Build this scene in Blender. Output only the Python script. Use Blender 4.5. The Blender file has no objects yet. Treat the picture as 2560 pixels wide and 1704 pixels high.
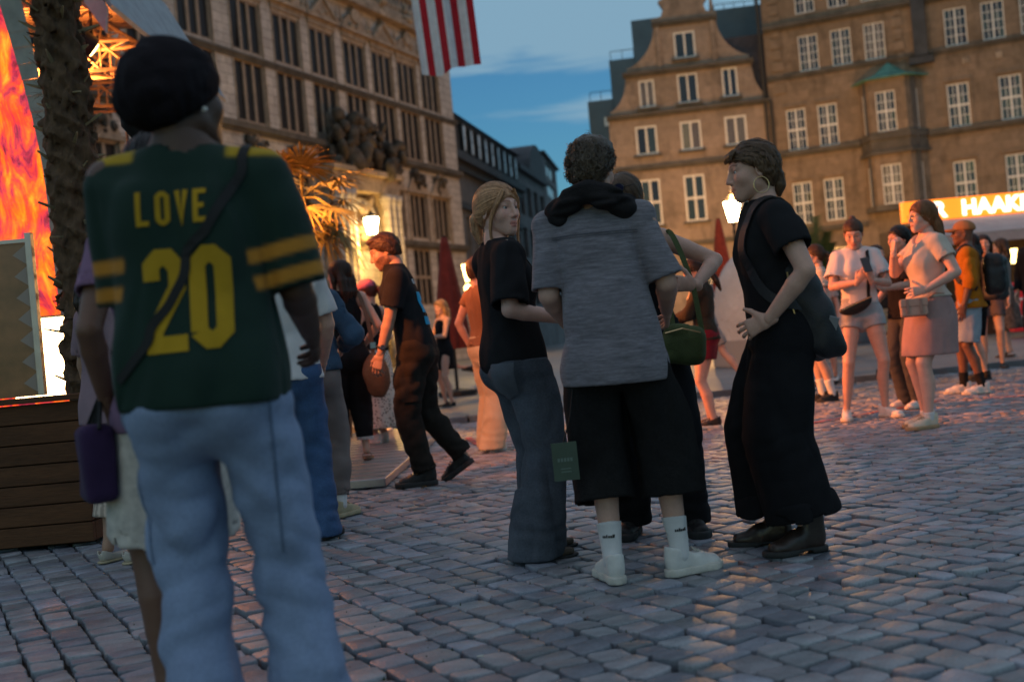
import bpy, bmesh, math, random
import numpy as np
from mathutils import Matrix, Vector, Euler

S = bpy.context.scene
COL = S.collection
R = math.radians
rng = random.Random(7)

# ------------------------------------------------------------------ camera
ROLL = R(5.1)
cam_d = bpy.data.cameras.new('camera')
cam_d.lens = 40.0
cam_d.sensor_width = 36.0
cam_d.clip_start = 0.05
cam_d.clip_end = 3000
cam_d.dof.use_dof = True
cam_d.dof.focus_distance = 5.6
cam_d.dof.aperture_fstop = 2.0
cam_o = bpy.data.objects.new('camera', cam_d)
COL.objects.link(cam_o)
_c, _s = math.cos(ROLL), math.sin(ROLL)
_m = Matrix(((_c, _s, 0), (0, 0, -1), (-_s, _c, 0)))      # columns: right, up, back
_m = _m @ Matrix.Rotation(R(-0.14), 3, 'X')
cam_o.matrix_world = Matrix.Translation((0, 0, 1.0)) @ _m.to_4x4()
S.camera = cam_o

# ------------------------------------------------------------------ sky
W = bpy.data.worlds.new('World')
S.world = W
W.use_nodes = True
wt = W.node_tree
wn, wl = wt.nodes, wt.links
wn.clear()
w_out = wn.new('ShaderNodeOutputWorld')
w_bg = wn.new('ShaderNodeBackground')
w_bg.inputs['Strength'].default_value = 0.122
sky = wn.new('ShaderNodeTexSky')
sky.sky_type = 'NISHITA'
sky.sun_disc = False
sky.sun_elevation = R(5.0)
sky.sun_rotation = R(200)
sky.air_density = 1.0
sky.dust_density = 0.4
sky.ozone_density = 3.0
w_tc = wn.new('ShaderNodeTexCoord')
w_map = wn.new('ShaderNodeMapping')
w_map.inputs['Scale'].default_value = (1.0, 1.0, 7.5)
w_map.inputs['Location'].default_value = (1.3, 0.2, 0.38)
w_n1 = wn.new('ShaderNodeTexNoise')
w_n1.inputs['Scale'].default_value = 4.2
w_n1.inputs['Detail'].default_value = 7
w_n1.inputs['Roughness'].default_value = 0.55
w_n1.inputs['Distortion'].default_value = 0.35
w_sep = wn.new('ShaderNodeSeparateXYZ')
w_el = wn.new('ShaderNodeMapRange')          # thin veil of cloud above the clear band near the roofs
w_el.interpolation_type = 'SMOOTHERSTEP'
w_el.inputs['From Min'].default_value = 0.195
w_el.inputs['From Max'].default_value = 0.275
w_el.inputs['To Min'].default_value = -0.03
w_el.inputs['To Max'].default_value = 0.36
w_add = wn.new('ShaderNodeMath'); w_add.operation = 'ADD'
w_cr = wn.new('ShaderNodeMapRange')
w_cr.interpolation_type = 'SMOOTHSTEP'
w_cr.inputs['From Min'].default_value = 0.50
w_cr.inputs['From Max'].default_value = 0.68
w_tint = wn.new('ShaderNodeMixRGB'); w_tint.blend_type = 'MULTIPLY'
w_tint.inputs['Fac'].default_value = 1.0
w_tint.inputs['Color2'].default_value = (0.60, 0.95, 1.12, 1)
w_mix = wn.new('ShaderNodeMixRGB')
w_mix.inputs['Color2'].default_value = (1.85, 3.1, 4.05, 1)
w_hi = wn.new('ShaderNodeMapRange')            # the veil pales from cyan near the roofs to a neutral dusk grey overhead
w_hi.interpolation_type = 'SMOOTHSTEP'
w_hi.inputs['From Min'].default_value = 0.28
w_hi.inputs['From Max'].default_value = 0.85
w_veil = wn.new('ShaderNodeMixRGB')
w_veil.inputs['Color1'].default_value = (1.8, 3.1, 4.15, 1)
w_veil.inputs['Color2'].default_value = (2.75, 3.2, 3.95, 1)
wl.new(w_sep.outputs['Z'], w_hi.inputs['Value'])
wl.new(w_hi.outputs['Result'], w_veil.inputs['Fac'])
wl.new(w_veil.outputs['Color'], w_mix.inputs['Color2'])
wl.new(w_tc.outputs['Generated'], w_map.inputs['Vector'])
wl.new(w_map.outputs['Vector'], w_n1.inputs['Vector'])
wl.new(w_tc.outputs['Generated'], w_sep.inputs['Vector'])
wl.new(w_sep.outputs['Z'], w_el.inputs['Value'])
wl.new(w_n1.outputs['Fac'], w_add.inputs[0])
wl.new(w_el.outputs['Result'], w_add.inputs[1])
wl.new(w_add.outputs[0], w_cr.inputs['Value'])
wl.new(sky.outputs['Color'], w_tint.inputs['Color1'])
wl.new(w_tint.outputs['Color'], w_mix.inputs['Color1'])
wl.new(w_cr.outputs['Result'], w_mix.inputs['Fac'])
wl.new(w_mix.outputs['Color'], w_bg.inputs['Color'])
wl.new(w_bg.outputs['Background'], w_out.inputs['Surface'])

# ------------------------------------------------------------------ picture settings
S.view_settings.view_transform = 'Standard'
S.view_settings.look = 'None'
S.view_settings.exposure = 0.0
S.view_settings.gamma = 1.0
S.render.engine = 'CYCLES'
try:
    S.cycles.use_denoising = True
    S.cycles.denoiser = 'OPENIMAGEDENOISE'
except Exception:
    pass
S.cycles.max_bounces = 6
S.cycles.diffuse_bounces = 3
S.cycles.glossy_bounces = 3
S.cycles.transmission_bounces = 4
S.cycles.sample_clamp_indirect = 4.0
S.cycles.caustics_reflective = False
S.cycles.caustics_refractive = False

# ------------------------------------------------------------------ object helpers
def tag(o, label=None, cat=None, group=None, kind=None):
    if label: o['label'] = label
    if cat: o['category'] = cat
    if group: o['group'] = group
    if kind: o['kind'] = kind
    return o

def empty(name, loc=(0, 0, 0), rz=0.0, parent=None):
    o = bpy.data.objects.new(name, None)
    COL.objects.link(o)
    o.location = loc
    o.rotation_euler = (0, 0, rz)
    o.empty_display_size = 0.2
    if parent: o.parent = parent
    return o

def mesh_obj(name, me, m, parent=None, loc=None, rot=None, scale=None):
    o = bpy.data.objects.new(name, me)
    COL.objects.link(o)
    if parent: o.parent = parent
    if loc is not None: o.location = loc
    if rot is not None: o.rotation_euler = rot
    if scale is not None: o.scale = scale
    if m is not None:
        if len(me.materials) == 0:
            me.materials.append(m)
        elif me.materials[0] is not m:
            o.material_slots[0].link = 'OBJECT'
            o.material_slots[0].material = m
    return o

def np_mesh(name, verts, faces, smooth=True, col=None):
    """verts (N,3), faces (M,3|4) arrays -> mesh"""
    me = bpy.data.meshes.new(name)
    verts = np.asarray(verts, dtype=np.float32)
    faces = np.asarray(faces, dtype=np.int32)
    k = faces.shape[1]
    me.vertices.add(len(verts)); me.vertices.foreach_set('co', verts.ravel())
    me.loops.add(faces.size); me.loops.foreach_set('vertex_index', faces.ravel())
    me.polygons.add(len(faces))
    me.polygons.foreach_set('loop_start', np.arange(0, faces.size, k, dtype=np.int32))
    me.polygons.foreach_set('loop_total', np.full(len(faces), k, dtype=np.int32))
    if smooth:
        me.polygons.foreach_set('use_smooth', np.ones(len(faces), dtype=bool))
    me.update(calc_edges=True)
    if col is not None:
        a = me.color_attributes.new('Col', 'FLOAT_COLOR', 'POINT')
        c = np.ones((len(verts), 4), dtype=np.float32); c[:, :3] = col
        a.data.foreach_set('color', c.ravel())
    me.validate()
    return me

class MB:
    """collects simple solids into one mesh"""
    def __init__(s): s.v = []; s.f = []
    def poly(s, pts):
        b = len(s.v); s.v += [tuple(p) for p in pts]; s.f.append(tuple(range(b, b + len(pts)))); return s
    def box(s, x0, x1, y0, y1, z0, z1):
        b = len(s.v)
        s.v += [(x0, y0, z0), (x1, y0, z0), (x1, y1, z0), (x0, y1, z0), (x0, y0, z1), (x1, y0, z1), (x1, y1, z1), (x0, y1, z1)]
        for q in ((0, 3, 2, 1), (4, 5, 6, 7), (0, 1, 5, 4), (1, 2, 6, 5), (2, 3, 7, 6), (3, 0, 4, 7)):
            s.f.append(tuple(b + i for i in q))
        return s
    def prism(s, pts, y0, y1):
        """polygon in x,z (counter-clockwise seen from -y) extruded y0..y1"""
        n = len(pts); b = len(s.v)
        s.v += [(x, y0, z) for x, z in pts] + [(x, y1, z) for x, z in pts]
        s.f.append(tuple(b + i for i in range(n)))
        s.f.append(tuple(b + n + i for i in reversed(range(n))))
        for i in range(n):
            j = (i + 1) % n
            s.f.append((b + i, b + n + i, b + n + j, b + j))
        return s
    def plan(s, pts, z0, z1):
        """polygon in x,y (counter-clockwise from above) extruded upward"""
        n = len(pts); b = len(s.v)
        s.v += [(x, y, z0) for x, y in pts] + [(x, y, z1) for x, y in pts]
        s.f.append(tuple(b + i for i in reversed(range(n))))
        s.f.append(tuple(b + n + i for i in range(n)))
        for i in range(n):
            j = (i + 1) % n
            s.f.append((b + i, b + j, b + n + j, b + n + i))
        return s
    def tube(s, pts, rad, n=8, cap=True):
        pts = [Vector(p) for p in pts]
        if not isinstance(rad, (list, tuple)): rad = [rad] * len(pts)
        b0 = len(s.v); up = Vector((0, 0, 1)); prev = None
        for i, p in enumerate(pts):
            t = (pts[min(i + 1, len(pts) - 1)] - pts[max(i - 1, 0)]).normalized()
            if prev is None:
                a = t.cross(up if abs(t.z) < 0.9 else Vector((1, 0, 0))).normalized()
            else:
                a = (prev - t * prev.dot(t)).normalized()
            prev = a; c = t.cross(a)
            for k in range(n):
                an = 2 * math.pi * k / n
                s.v.append(tuple(p + (a * math.cos(an) + c * math.sin(an)) * rad[i]))
        for i in range(len(pts) - 1):
            for k in range(n):
                k2 = (k + 1) % n
                s.f.append((b0 + i * n + k, b0 + i * n + k2, b0 + (i + 1) * n + k2, b0 + (i + 1) * n + k))
        if cap:
            s.f.append(tuple(b0 + k for k in reversed(range(n))))
            s.f.append(tuple(b0 + (len(pts) - 1) * n + k for k in range(n)))
        return s
    def lathe(s, prof, c=(0, 0, 0), n=16):
        b = len(s.v)
        for r, z in prof:
            for k in range(n):
                a = 2 * math.pi * k / n
                s.v.append((c[0] + r * math.cos(a), c[1] + r * math.sin(a), c[2] + z))
        for i in range(len(prof) - 1):
            for k in range(n):
                k2 = (k + 1) % n
                s.f.append((b + i * n + k, b + i * n + k2, b + (i + 1) * n + k2, b + (i + 1) * n + k))
        s.f.append(tuple(b + k for k in reversed(range(n))))
        s.f.append(tuple(b + (len(prof) - 1) * n + k for k in range(n)))
        return s
    def mesh(s, name='mesh', smooth=False):
        me = bpy.data.meshes.new(name)
        me.from_pydata(s.v, [], s.f)
        if smooth:
            for p in me.polygons: p.use_smooth = True
        me.update()
        return me
    def build(s, name, m, parent=None, loc=None, rot=None, scale=None, smooth=False, bevel=0.0):
        o = mesh_obj(name, s.mesh(name, smooth), m, parent, loc, rot, scale)
        if bevel:
            b = o.modifiers.new('bevel', 'BEVEL'); b.width = bevel; b.segments = 2; b.limit_method = 'ANGLE'
        return o

# ------------------------------------------------------------------ material helper
MATS = {}
def mat(name, color=(0.5, 0.5, 0.5), rough=0.8, noise=None, bump=None, spec=0.3, metal=0.0, attr=False, emit=None,
        coat=0.0, sheen=0.0, stretch=None, sss=0.0, alpha=None, noise2=None, wrinkle=None):
    """noise = (scale, amount) multiplies the colour; bump = (scale, strength); stretch = coordinate scale"""
    if name in MATS: return MATS[name]
    m = bpy.data.materials.new(name); m.use_nodes = True
    nt = m.node_tree; N, L = nt.nodes, nt.links
    b = N['Principled BSDF']
    b.inputs['Roughness'].default_value = rough
    b.inputs['Specular IOR Level'].default_value = spec
    b.inputs['Metallic'].default_value = metal
    if coat: b.inputs['Coat Weight'].default_value = coat
    if sheen:
        b.inputs['Sheen Weight'].default_value = sheen
        b.inputs['Sheen Roughness'].default_value = 0.5
    if sss:
        b.inputs['Subsurface Weight'].default_value = sss
        b.inputs['Subsurface Radius'].default_value = (0.012, 0.005, 0.003)
        b.inputs['Subsurface Scale'].default_value = 1.0
    tc = N.new('ShaderNodeTexCoord')
    vec = tc.outputs['Object']
    if stretch:
        mp = N.new('ShaderNodeMapping'); mp.inputs['Scale'].default_value = stretch
        L.new(vec, mp.inputs['Vector']); vec = mp.outputs['Vector']
    src = None
    if attr:
        a = N.new('ShaderNodeAttribute'); a.attribute_name = 'Col'
        mx = N.new('ShaderNodeMixRGB'); mx.blend_type = 'MULTIPLY'; mx.inputs['Fac'].default_value = 1
        mx.inputs['Color1'].default_value = (*color, 1)
        L.new(a.outputs['Color'], mx.inputs['Color2']); src = mx.outputs['Color']
    for nz in (noise, noise2):
        if not nz: continue
        n = N.new('ShaderNodeTexNoise'); n.inputs['Scale'].default_value = nz[0]; n.inputs['Detail'].default_value = 6
        n.inputs['Roughness'].default_value = 0.6
        L.new(vec, n.inputs['Vector'])
        mr = N.new('ShaderNodeMapRange')
        mr.inputs['From Min'].default_value = 0.28; mr.inputs['From Max'].default_value = 0.72
        mr.inputs['To Min'].default_value = 1 - nz[1]; mr.inputs['To Max'].default_value = 1 + nz[1]
        L.new(n.outputs['Fac'], mr.inputs['Value'])
        mx = N.new('ShaderNodeMixRGB'); mx.blend_type = 'MULTIPLY'; mx.inputs['Fac'].default_value = 1
        if src is None: mx.inputs['Color1'].default_value = (*color, 1)
        else: L.new(src, mx.inputs['Color1'])
        L.new(mr.outputs['Result'], mx.inputs['Color2']); src = mx.outputs['Color']
    if src is None: b.inputs['Base Color'].default_value = (*color, 1)
    else: L.new(src, b.inputs['Base Color'])
    if bump:
        n = N.new('ShaderNodeTexNoise'); n.inputs['Scale'].default_value = bump[0]; n.inputs['Detail'].default_value = 5
        L.new(vec, n.inputs['Vector'])
        bp = N.new('ShaderNodeBump'); bp.inputs['Strength'].default_value = bump[1]; bp.inputs['Distance'].default_value = 0.01
        L.new(n.outputs['Fac'], bp.inputs['Height']); L.new(bp.outputs['Normal'], b.inputs['Normal'])
        if wrinkle:
            rn = N.new('ShaderNodeTexNoise'); rn.noise_type = 'RIDGED_MULTIFRACTAL'; rn.inputs['Scale'].default_value = wrinkle[0]; rn.inputs['Detail'].default_value = 2.5
            rn.inputs['Distortion'].default_value = 0.7; rn.inputs['Roughness'].default_value = 0.45
            mp2 = N.new('ShaderNodeMapping'); mp2.inputs['Scale'].default_value = (1, 1, 0.62); mp2.inputs['Rotation'].default_value = (0.5, 0.35, 0)
            L.new(tc.outputs['Object'], mp2.inputs['Vector']); L.new(mp2.outputs['Vector'], rn.inputs['Vector'])
            b2 = N.new('ShaderNodeBump'); b2.inputs['Strength'].default_value = wrinkle[1]; b2.inputs['Distance'].default_value = 0.03
            L.new(rn.outputs['Fac'], b2.inputs['Height']); L.new(b2.outputs['Normal'], bp.inputs['Normal'])
    if emit:
        b.inputs['Emission Color'].default_value = (*emit[0], 1); b.inputs['Emission Strength'].default_value = emit[1]
    if alpha is not None:
        b.inputs['Alpha'].default_value = alpha
    MATS[name] = m
    return m

def stone_mat(name, color, color2, bw=0.9, bh=0.45, mortar=(0.1, 0.085, 0.07), stain=0.5, rough=0.85, soot=(0.05, 0.045, 0.04)):
    """ashlar: brick courses in the wall plane (object x, z) with weather stains"""
    m = bpy.data.materials.new(name); m.use_nodes = True
    nt = m.node_tree; N, L = nt.nodes, nt.links
    b = N['Principled BSDF']; b.inputs['Roughness'].default_value = rough; b.inputs['Specular IOR Level'].default_value = 0.15
    tc = N.new('ShaderNodeTexCoord')
    sp = N.new('ShaderNodeSeparateXYZ'); cb = N.new('ShaderNodeCombineXYZ')
    L.new(tc.outputs['Object'], sp.inputs[0])
    ad = N.new('ShaderNodeMath'); ad.operation = 'ADD'
    L.new(sp.outputs['X'], ad.inputs[0]); L.new(sp.outputs['Y'], ad.inputs[1])
    L.new(ad.outputs[0], cb.inputs['X']); L.new(sp.outputs['Z'], cb.inputs['Y'])
    br = N.new('ShaderNodeTexBrick')
    br.inputs['Color1'].default_value = (*color, 1); br.inputs['Color2'].default_value = (*color2, 1)
    br.inputs['Mortar'].default_value = (*mortar, 1)
    br.inputs['Scale'].default_value = 1.0; br.inputs['Mortar Size'].default_value = 0.012
    br.inputs['Brick Width'].default_value = bw; br.inputs['Row Height'].default_value = bh
    L.new(cb.outputs[0], br.inputs['Vector'])
    n = N.new('ShaderNodeTexNoise'); n.inputs['Scale'].default_value = 0.55; n.inputs['Detail'].default_value = 9
    n.inputs['Roughness'].default_value = 0.68
    mp = N.new('ShaderNodeMapping'); mp.inputs['Scale'].default_value = (1.6, 1.6, 0.7)
    L.new(tc.outputs['Object'], mp.inputs['Vector']); L.new(mp.outputs['Vector'], n.inputs['Vector'])
    mr = N.new('ShaderNodeMapRange'); mr.inputs['From Min'].default_value = 0.5; mr.inputs['From Max'].default_value = 0.72
    mr.inputs['To Max'].default_value = stain
    L.new(n.outputs['Fac'], mr.inputs['Value'])
    mx = N.new('ShaderNodeMixRGB'); mx.inputs['Color2'].default_value = (*soot, 1)
    L.new(mr.outputs['Result'], mx.inputs['Fac']); L.new(br.outputs['Color'], mx.inputs['Color1'])
    n2 = N.new('ShaderNodeTexNoise'); n2.inputs['Scale'].default_value = 3.0; n2.inputs['Detail'].default_value = 8
    L.new(tc.outputs['Object'], n2.inputs['Vector'])
    m2 = N.new('ShaderNodeMapRange'); m2.inputs['To Min'].default_value = 0.65; m2.inputs['To Max'].default_value = 1.35
    L.new(n2.outputs['Fac'], m2.inputs['Value'])
    mu = N.new('ShaderNodeMixRGB'); mu.blend_type = 'MULTIPLY'; mu.inputs['Fac'].default_value = 1
    L.new(mx.outputs['Color'], mu.inputs['Color1']); L.new(m2.outputs['Result'], mu.inputs['Color2'])
    L.new(mu.outputs['Color'], b.inputs['Base Color'])
    bp = N.new('ShaderNodeBump'); bp.inputs['Strength'].default_value = 0.5; bp.inputs['Distance'].default_value = 0.05
    L.new(n2.outputs['Fac'], bp.inputs['Height']); L.new(bp.outputs['Normal'], b.inputs['Normal'])
    MATS[name] = m
    return m
# ================================================================== GROUND
M_joint = mat('joint_earth', (0.018, 0.016, 0.013), 0.95, noise=(30, 0.5), bump=(60, 0.6))
M_sett = mat('granite_sett', (0.25, 0.262, 0.285), 0.44, noise=(9, 0.3), noise2=(130, 0.22), bump=(80, 0.4), spec=0.5, attr=True)
M_pave = mat('smooth_paving', (0.15, 0.15, 0.155), 0.5, noise=(0.6, 0.25), noise2=(20, 0.2), bump=(40, 0.25), spec=0.5)
M_kerb = mat('kerb_granite', (0.16, 0.16, 0.17), 0.55, noise=(6, 0.3), bump=(50, 0.3), spec=0.4)
M_moss = mat('moss', (0.035, 0.06, 0.015), 0.95, noise=(20, 0.4))
M_line = mat('painted_line', (0.50, 0.10, 0.09), 0.7, noise=(6, 0.35))

KD = Vector((8.43, 1.55)).normalized()            # direction of the kerb line
KP = Vector((-1.62, 14.15))                       # a point on it (near face)
KN = Vector((-KD.y, KD.x))                        # away from the camera
KH = 0.075
def kerb_dist(x, y): return (x - KP.x) * KN.x + (y - KP.y) * KN.y

ground = MB().poly([(-60, -40, -0.03), (60, -40, -0.03), (60, 60, -0.03), (-60, 60, -0.03)]).build('ground', M_joint)
tag(ground, kind='structure')
a = KP - KD * 200 + KN * 0.22; b_ = KP + KD * 200 + KN * 0.22
c_ = b_ + KN * 900; d_ = a + KN * 900
pv = MB().poly([(a.x, a.y, KH - 0.012), (b_.x, b_.y, KH - 0.012), (c_.x, c_.y, KH - 0.012), (d_.x, d_.y, KH - 0.012)]).build('pavement', M_pave)
tag(pv, kind='structure')
# kerb: one stone after the other
kerb = MB().box(-14, 14, 0.03, 0.2, -0.05, KH - 0.03).build('kerb', M_joint, loc=(KP.x + KD.x * 6, KP.y + KD.y * 6, 0),
                                                        rot=(0, 0, math.atan2(KD.y, KD.x)))
tag(kerb, kind='structure')
ks = MB().box(-0.485, 0.485, 0, 0.23, -0.06, KH)
ks_me = ks.mesh('kerb_stone')
bmk = bmesh.new(); bmk.from_mesh(ks_me)
bmesh.ops.bevel(bmk, geom=list(bmk.edges), offset=0.012, segments=2, affect='EDGES'); bmk.to_mesh(ks_me); bmk.free()
for i in range(28):
    mesh_obj('kerb_stone', ks_me, M_kerb, kerb, loc=(-13.5 + i, rng.uniform(-0.008, 0.008), rng.uniform(-0.006, 0.004)), rot=(0, 0, rng.uniform(-0.006, 0.006)))

# setts: rows along RD, stones laid side by side
RA = math.atan(0.543)
RD = Vector((-math.sin(RA), math.cos(RA)))        # along a row
RQ = Vector((math.cos(RA), math.sin(RA)))         # across rows
def sett_profile(rs, w, l, far):
    """rounded, slightly crooked stone: outline rings (x across, y along)"""
    pts = []
    hx, hy = w / 2, l / 2
    cr = [rs.uniform(0.006, 0.02) for _ in range(4)]
    sk = [(rs.uniform(-0.007, 0.007), rs.uniform(-0.006, 0.006)) for _ in range(4)]
    for k, (sx, sy) in enumerate(((1, -1), (1, 1), (-1, 1), (-1, -1))):
        x, y = sx * hx + sk[k][0], sy * hy + sk[k][1]
        r = min(cr[k], hx * 0.6, hy * 0.6)
        p1 = (x, y - sy * r) if k in (0, 2) else (x - sx * r, y)
        p2 = (x - sx * r, y) if k in (0, 2) else (x, y - sy * r)
        # counter-clockwise walk
        if k == 0: pts += [(x - r, y), (x, y + r)]
        elif k == 1: pts += [(x, y - r), (x - r, y)]
        elif k == 2: pts += [(x + r, y), (x, y - r)]
        else: pts += [(x, y + r), (x + r, y)]
    return pts
def sett_geo(rs, w, l, far=False):
    p = sett_profile(rs, w, l, far); n = len(p)
    v, f = [], []
    tx, ty = rs.gauss(0, 0.03), rs.gauss(0, 0.03)
    levels = ((1.0, -0.035), (0.985, -0.006), (0.955, -0.0016), (0.90, -0.0003)) if not far else ((1.0, -0.03), (0.97, -0.004), (0.92, 0.0))
    for sc, z in levels:
        for (x, y) in p:
            v.append((x * sc, y * sc, z + (x * tx + y * ty if z > -0.02 else 0)))
    for i in range(len(levels) - 1):
        for k in range(n):
            k2 = (k + 1) % n
            f.append((i * n + k, i * n + k2, (i + 1) * n + k2, (i + 1) * n + k))
    top = (len(levels) - 1) * n
    v.append((rs.uniform(-.01, .01), rs.uniform(-.01, .01), rs.uniform(-0.0015, 0.0015))); ci = len(v) - 1
    for k in range(n): f.append((top + k, top + (k + 1) % n, ci))
    return v, f

bulk_v, bulk_f3, bulk_f4, bulk_c, stones = [], [], [], [], []
q = -12.0
while q < 16.0:
    w = rng.uniform(0.116, 0.146)
    t = -4.0 + rng.uniform(0, 0.1)
    wob = q * 0.7
    while t < 22.0:
        l = rng.choice((0.09, 0.1, 0.105, 0.115, 0.125, 0.15)) * rng.uniform(0.92, 1.1)
        qq = q + w / 2 + 0.006 * math.sin(t * 1.3 + wob)
        tt = t + l / 2
        x, y = RQ.x * qq + RD.x * tt, RQ.y * qq + RD.y * tt
        if 2.0 < y and kerb_dist(x, y) < -0.07 and -0.53 * y - 0.6 < x < 0.53 * y + 0.6:
            stones.append((y, x, w - rng.uniform(0.006, 0.016), l - rng.uniform(0.005, 0.014)))
        t += l
    q += w
stones.sort()
near = set()
_cand = [i for i, s_ in enumerate(stones) if s_[0] > 3.12 and abs(s_[1]) < 0.46 * s_[0]]
near = set(_cand[:300])
rotz = math.atan2(RQ.y, RQ.x)
def sett_tint(rs):
    g = rs.uniform(0.62, 1.2)
    h = rs.random()
    return (g * (1.05 if h < .3 else 0.98), g * 0.99, g * (1.06 if h > .55 else 0.97))
setts_root = empty('sett_paving'); tag(setts_root, kind='structure')
variants = []
for k in range(24):
    v, f = sett_geo(rng, 0.115, 0.09)
    me = bpy.data.meshes.new('sett'); me.from_pydata(v, [], f)
    for p in me.polygons: p.use_smooth = True
    ca = me.color_attributes.new('Col', 'FLOAT_COLOR', 'POINT'); tcol = sett_tint(rng)
    for d in ca.data: d.color = (*tcol, 1)
    variants.append(me)
base = 0
for i, (y, x, w, l) in enumerate(stones):
    z = rng.gauss(0, 0.0035)
    if i in near:
        mesh_obj('sett', variants[rng.randrange(24)], M_sett, setts_root, loc=(x, y, z), rot=(0, 0, rotz + rng.gauss(0, 0.03) + (math.pi if rng.random() < .5 else 0)),
                 scale=(w / 0.115, l / 0.09, 1))
        continue
    v, f = sett_geo(rng, w, l, far=y > 9)
    ca, sa = math.cos(rotz + rng.gauss(0, 0.025)), math.sin(rotz)
    tcol = sett_tint(rng)
    for (px, py, pz) in v:
        bulk_v.append((x + px * ca - py * sa, y + px * sa + py * ca, z + pz)); bulk_c.append(tcol)
    for q_ in f:
        (bulk_f3 if len(q_) == 3 else bulk_f4).append(tuple(base + k for k in q_))
    base += len(v)
me = bpy.data.meshes.new('setts')
me.from_pydata(bulk_v, [], bulk_f4 + bulk_f3)
me.polygons.foreach_set('use_smooth', np.ones(len(me.polygons), dtype=bool))
ca = me.color_attributes.new('Col', 'FLOAT_COLOR', 'POINT')
cc = np.ones((len(bulk_v), 4), dtype=np.float32); cc[:, :3] = np.array(bulk_c); ca.data.foreach_set('color', cc.ravel())
o = mesh_obj('sett_field', me, M_sett, setts_root); o['kind'] = 'stuff'

# moss and grit tufts in the joints
mv, mf = [], []
for i in range(2600):
    y = 3.0 + 8 * rng.random() ** 1.6; x = rng.uniform(-0.5, 0.5) * y
    if math.sin(x * 2.1 + 3) + math.sin(y * 1.7 + x) + rng.gauss(0, .6) < 0.35: continue
    b0 = len(mv); s_ = rng.uniform(0.003, 0.009)
    for k in range(3):
        an = rng.uniform(0, 6.28); mv.append((x + math.cos(an) * s_, y + math.sin(an) * s_, rng.uniform(-0.026, -0.006)))
    mv.append((x, y, rng.uniform(-0.004, 0.006)))
    mf += [(b0, b0 + 1, b0 + 3), (b0 + 1, b0 + 2, b0 + 3), (b0 + 2, b0, b0 + 3)]
me = bpy.data.meshes.new('moss'); me.from_pydata(mv, [], mf)
o = mesh_obj('joint_moss', me, M_moss); tag(o, 'green moss tufts growing in the joints between the setts', 'moss', kind='stuff')

# painted pink lines on the setts
def paint_line(p0, p1, w):
    p0, p1 = Vector(p0), Vector(p1); d = (p1 - p0).normalized(); n = Vector((-d.y, d.x)) * w / 2
    m = MB(); k = 24
    for i in range(k):
        if rng.random() < 0.12: continue
        a0 = p0.lerp(p1, i / k); a1 = p0.lerp(p1, (i + 0.96) / k)
        m.poly([(a0.x - n.x, a0.y - n.y, 0.009), (a1.x - n.x, a1.y - n.y, 0.009), (a1.x + n.x, a1.y + n.y, 0.009), (a0.x + n.x, a0.y + n.y, 0.009)])
    o = m.build('painted_line', M_line, setts_root)
paint_line((2.2, 9.9), (4.1, 11.2), 0.05)
paint_line((4.1, 11.3), (6.2, 10.4), 0.05)
paint_line((-0.55, 11.9), (-0.42, 11.0), 0.07)
# ================================================================== BUILDINGS
M_sch = stone_mat('pale_sandstone', (0.54, 0.495, 0.465), (0.44, 0.40, 0.375), 0.95, 0.42, stain=0.45, soot=(0.09, 0.085, 0.085))
M_schd = mat('brown_carved_stone', (0.32, 0.255, 0.20), 0.9, noise=(2.2, 0.45), bump=(6, 0.9))
M_soot = mat('sooty_sculpture', (0.075, 0.062, 0.05), 0.8, noise=(2.5, 0.7), bump=(8, 1.0))
M_ledge = mat('dark_ledge', (0.10, 0.09, 0.08), 0.85, noise=(1.5, 0.4), bump=(8, 0.4))
M_gab = stone_mat('gable_render', (0.33, 0.255, 0.21), (0.27, 0.21, 0.17), 1.6, 0.7, mortar=(0.26, 0.2, 0.15), stain=0.85, soot=(0.075, 0.065, 0.055))
M_rt = stone_mat('ochre_sandstone', (0.27, 0.20, 0.15), (0.205, 0.155, 0.115), 0.85, 0.42, mortar=(0.2, 0.15, 0.1), stain=0.85, soot=(0.06, 0.048, 0.036))
M_white = mat('white_window_paint', (0.72, 0.70, 0.68), 0.5, noise=(3, 0.08))
M_brownframe = mat('brown_window_frame', (0.29, 0.225, 0.175), 0.7, noise=(3, 0.2))
M_glass = mat('window_glass', (0.016, 0.017, 0.02), 0.08, spec=0.6)
M_glassd = mat('leaded_glass', (0.018, 0.015, 0.015), 0.4, noise=(8, 0.4), spec=0.25, bump=(5, 0.5))
M_glassb = mat('window_glass_wavy', (0.02, 0.024, 0.03), 0.16, spec=0.7, bump=(2.0, 0.25))
M_curt = mat('window_glass_curtained', (0.12, 0.10, 0.085), 0.14, spec=0.6, noise=(5, 0.6), stretch=(6, 1, 0.4))
M_patina = mat('green_copper', (0.10, 0.25, 0.21), 0.55, noise=(2.5, 0.4), bump=(7, 0.4))
M_slate = mat('slate_roof', (0.045, 0.042, 0.055), 0.6, noise=(4, 0.4), bump=(10, 0.6))
M_modern = mat('blue_grey_cladding', (0.10, 0.145, 0.18), 0.5, noise=(0.7, 0.15))
M_street = mat('street_house_stone', (0.14, 0.145, 0.155), 0.8, noise=(1.0, 0.3), bump=(6, 0.3))
M_streetd = mat('street_house_dark', (0.055, 0.06, 0.07), 0.7, noise=(2.0, 0.3))
M_skypane = mat('sky_painted_window', (0.7, 0.72, 0.72), 0.25, spec=0.6, noise=(1.2, 0.15))  # pale pane colour stands in for reflected sky
M_pipe = mat('drain_pipe', (0.05, 0.045, 0.04), 0.6)
M_iron = mat('dark_iron', (0.03, 0.03, 0.032), 0.5, metal=0.6)

PANE = MB().box(-0.5, 0.5, -0.5, 0.5, -0.5, 0.5).mesh('pane')

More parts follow.
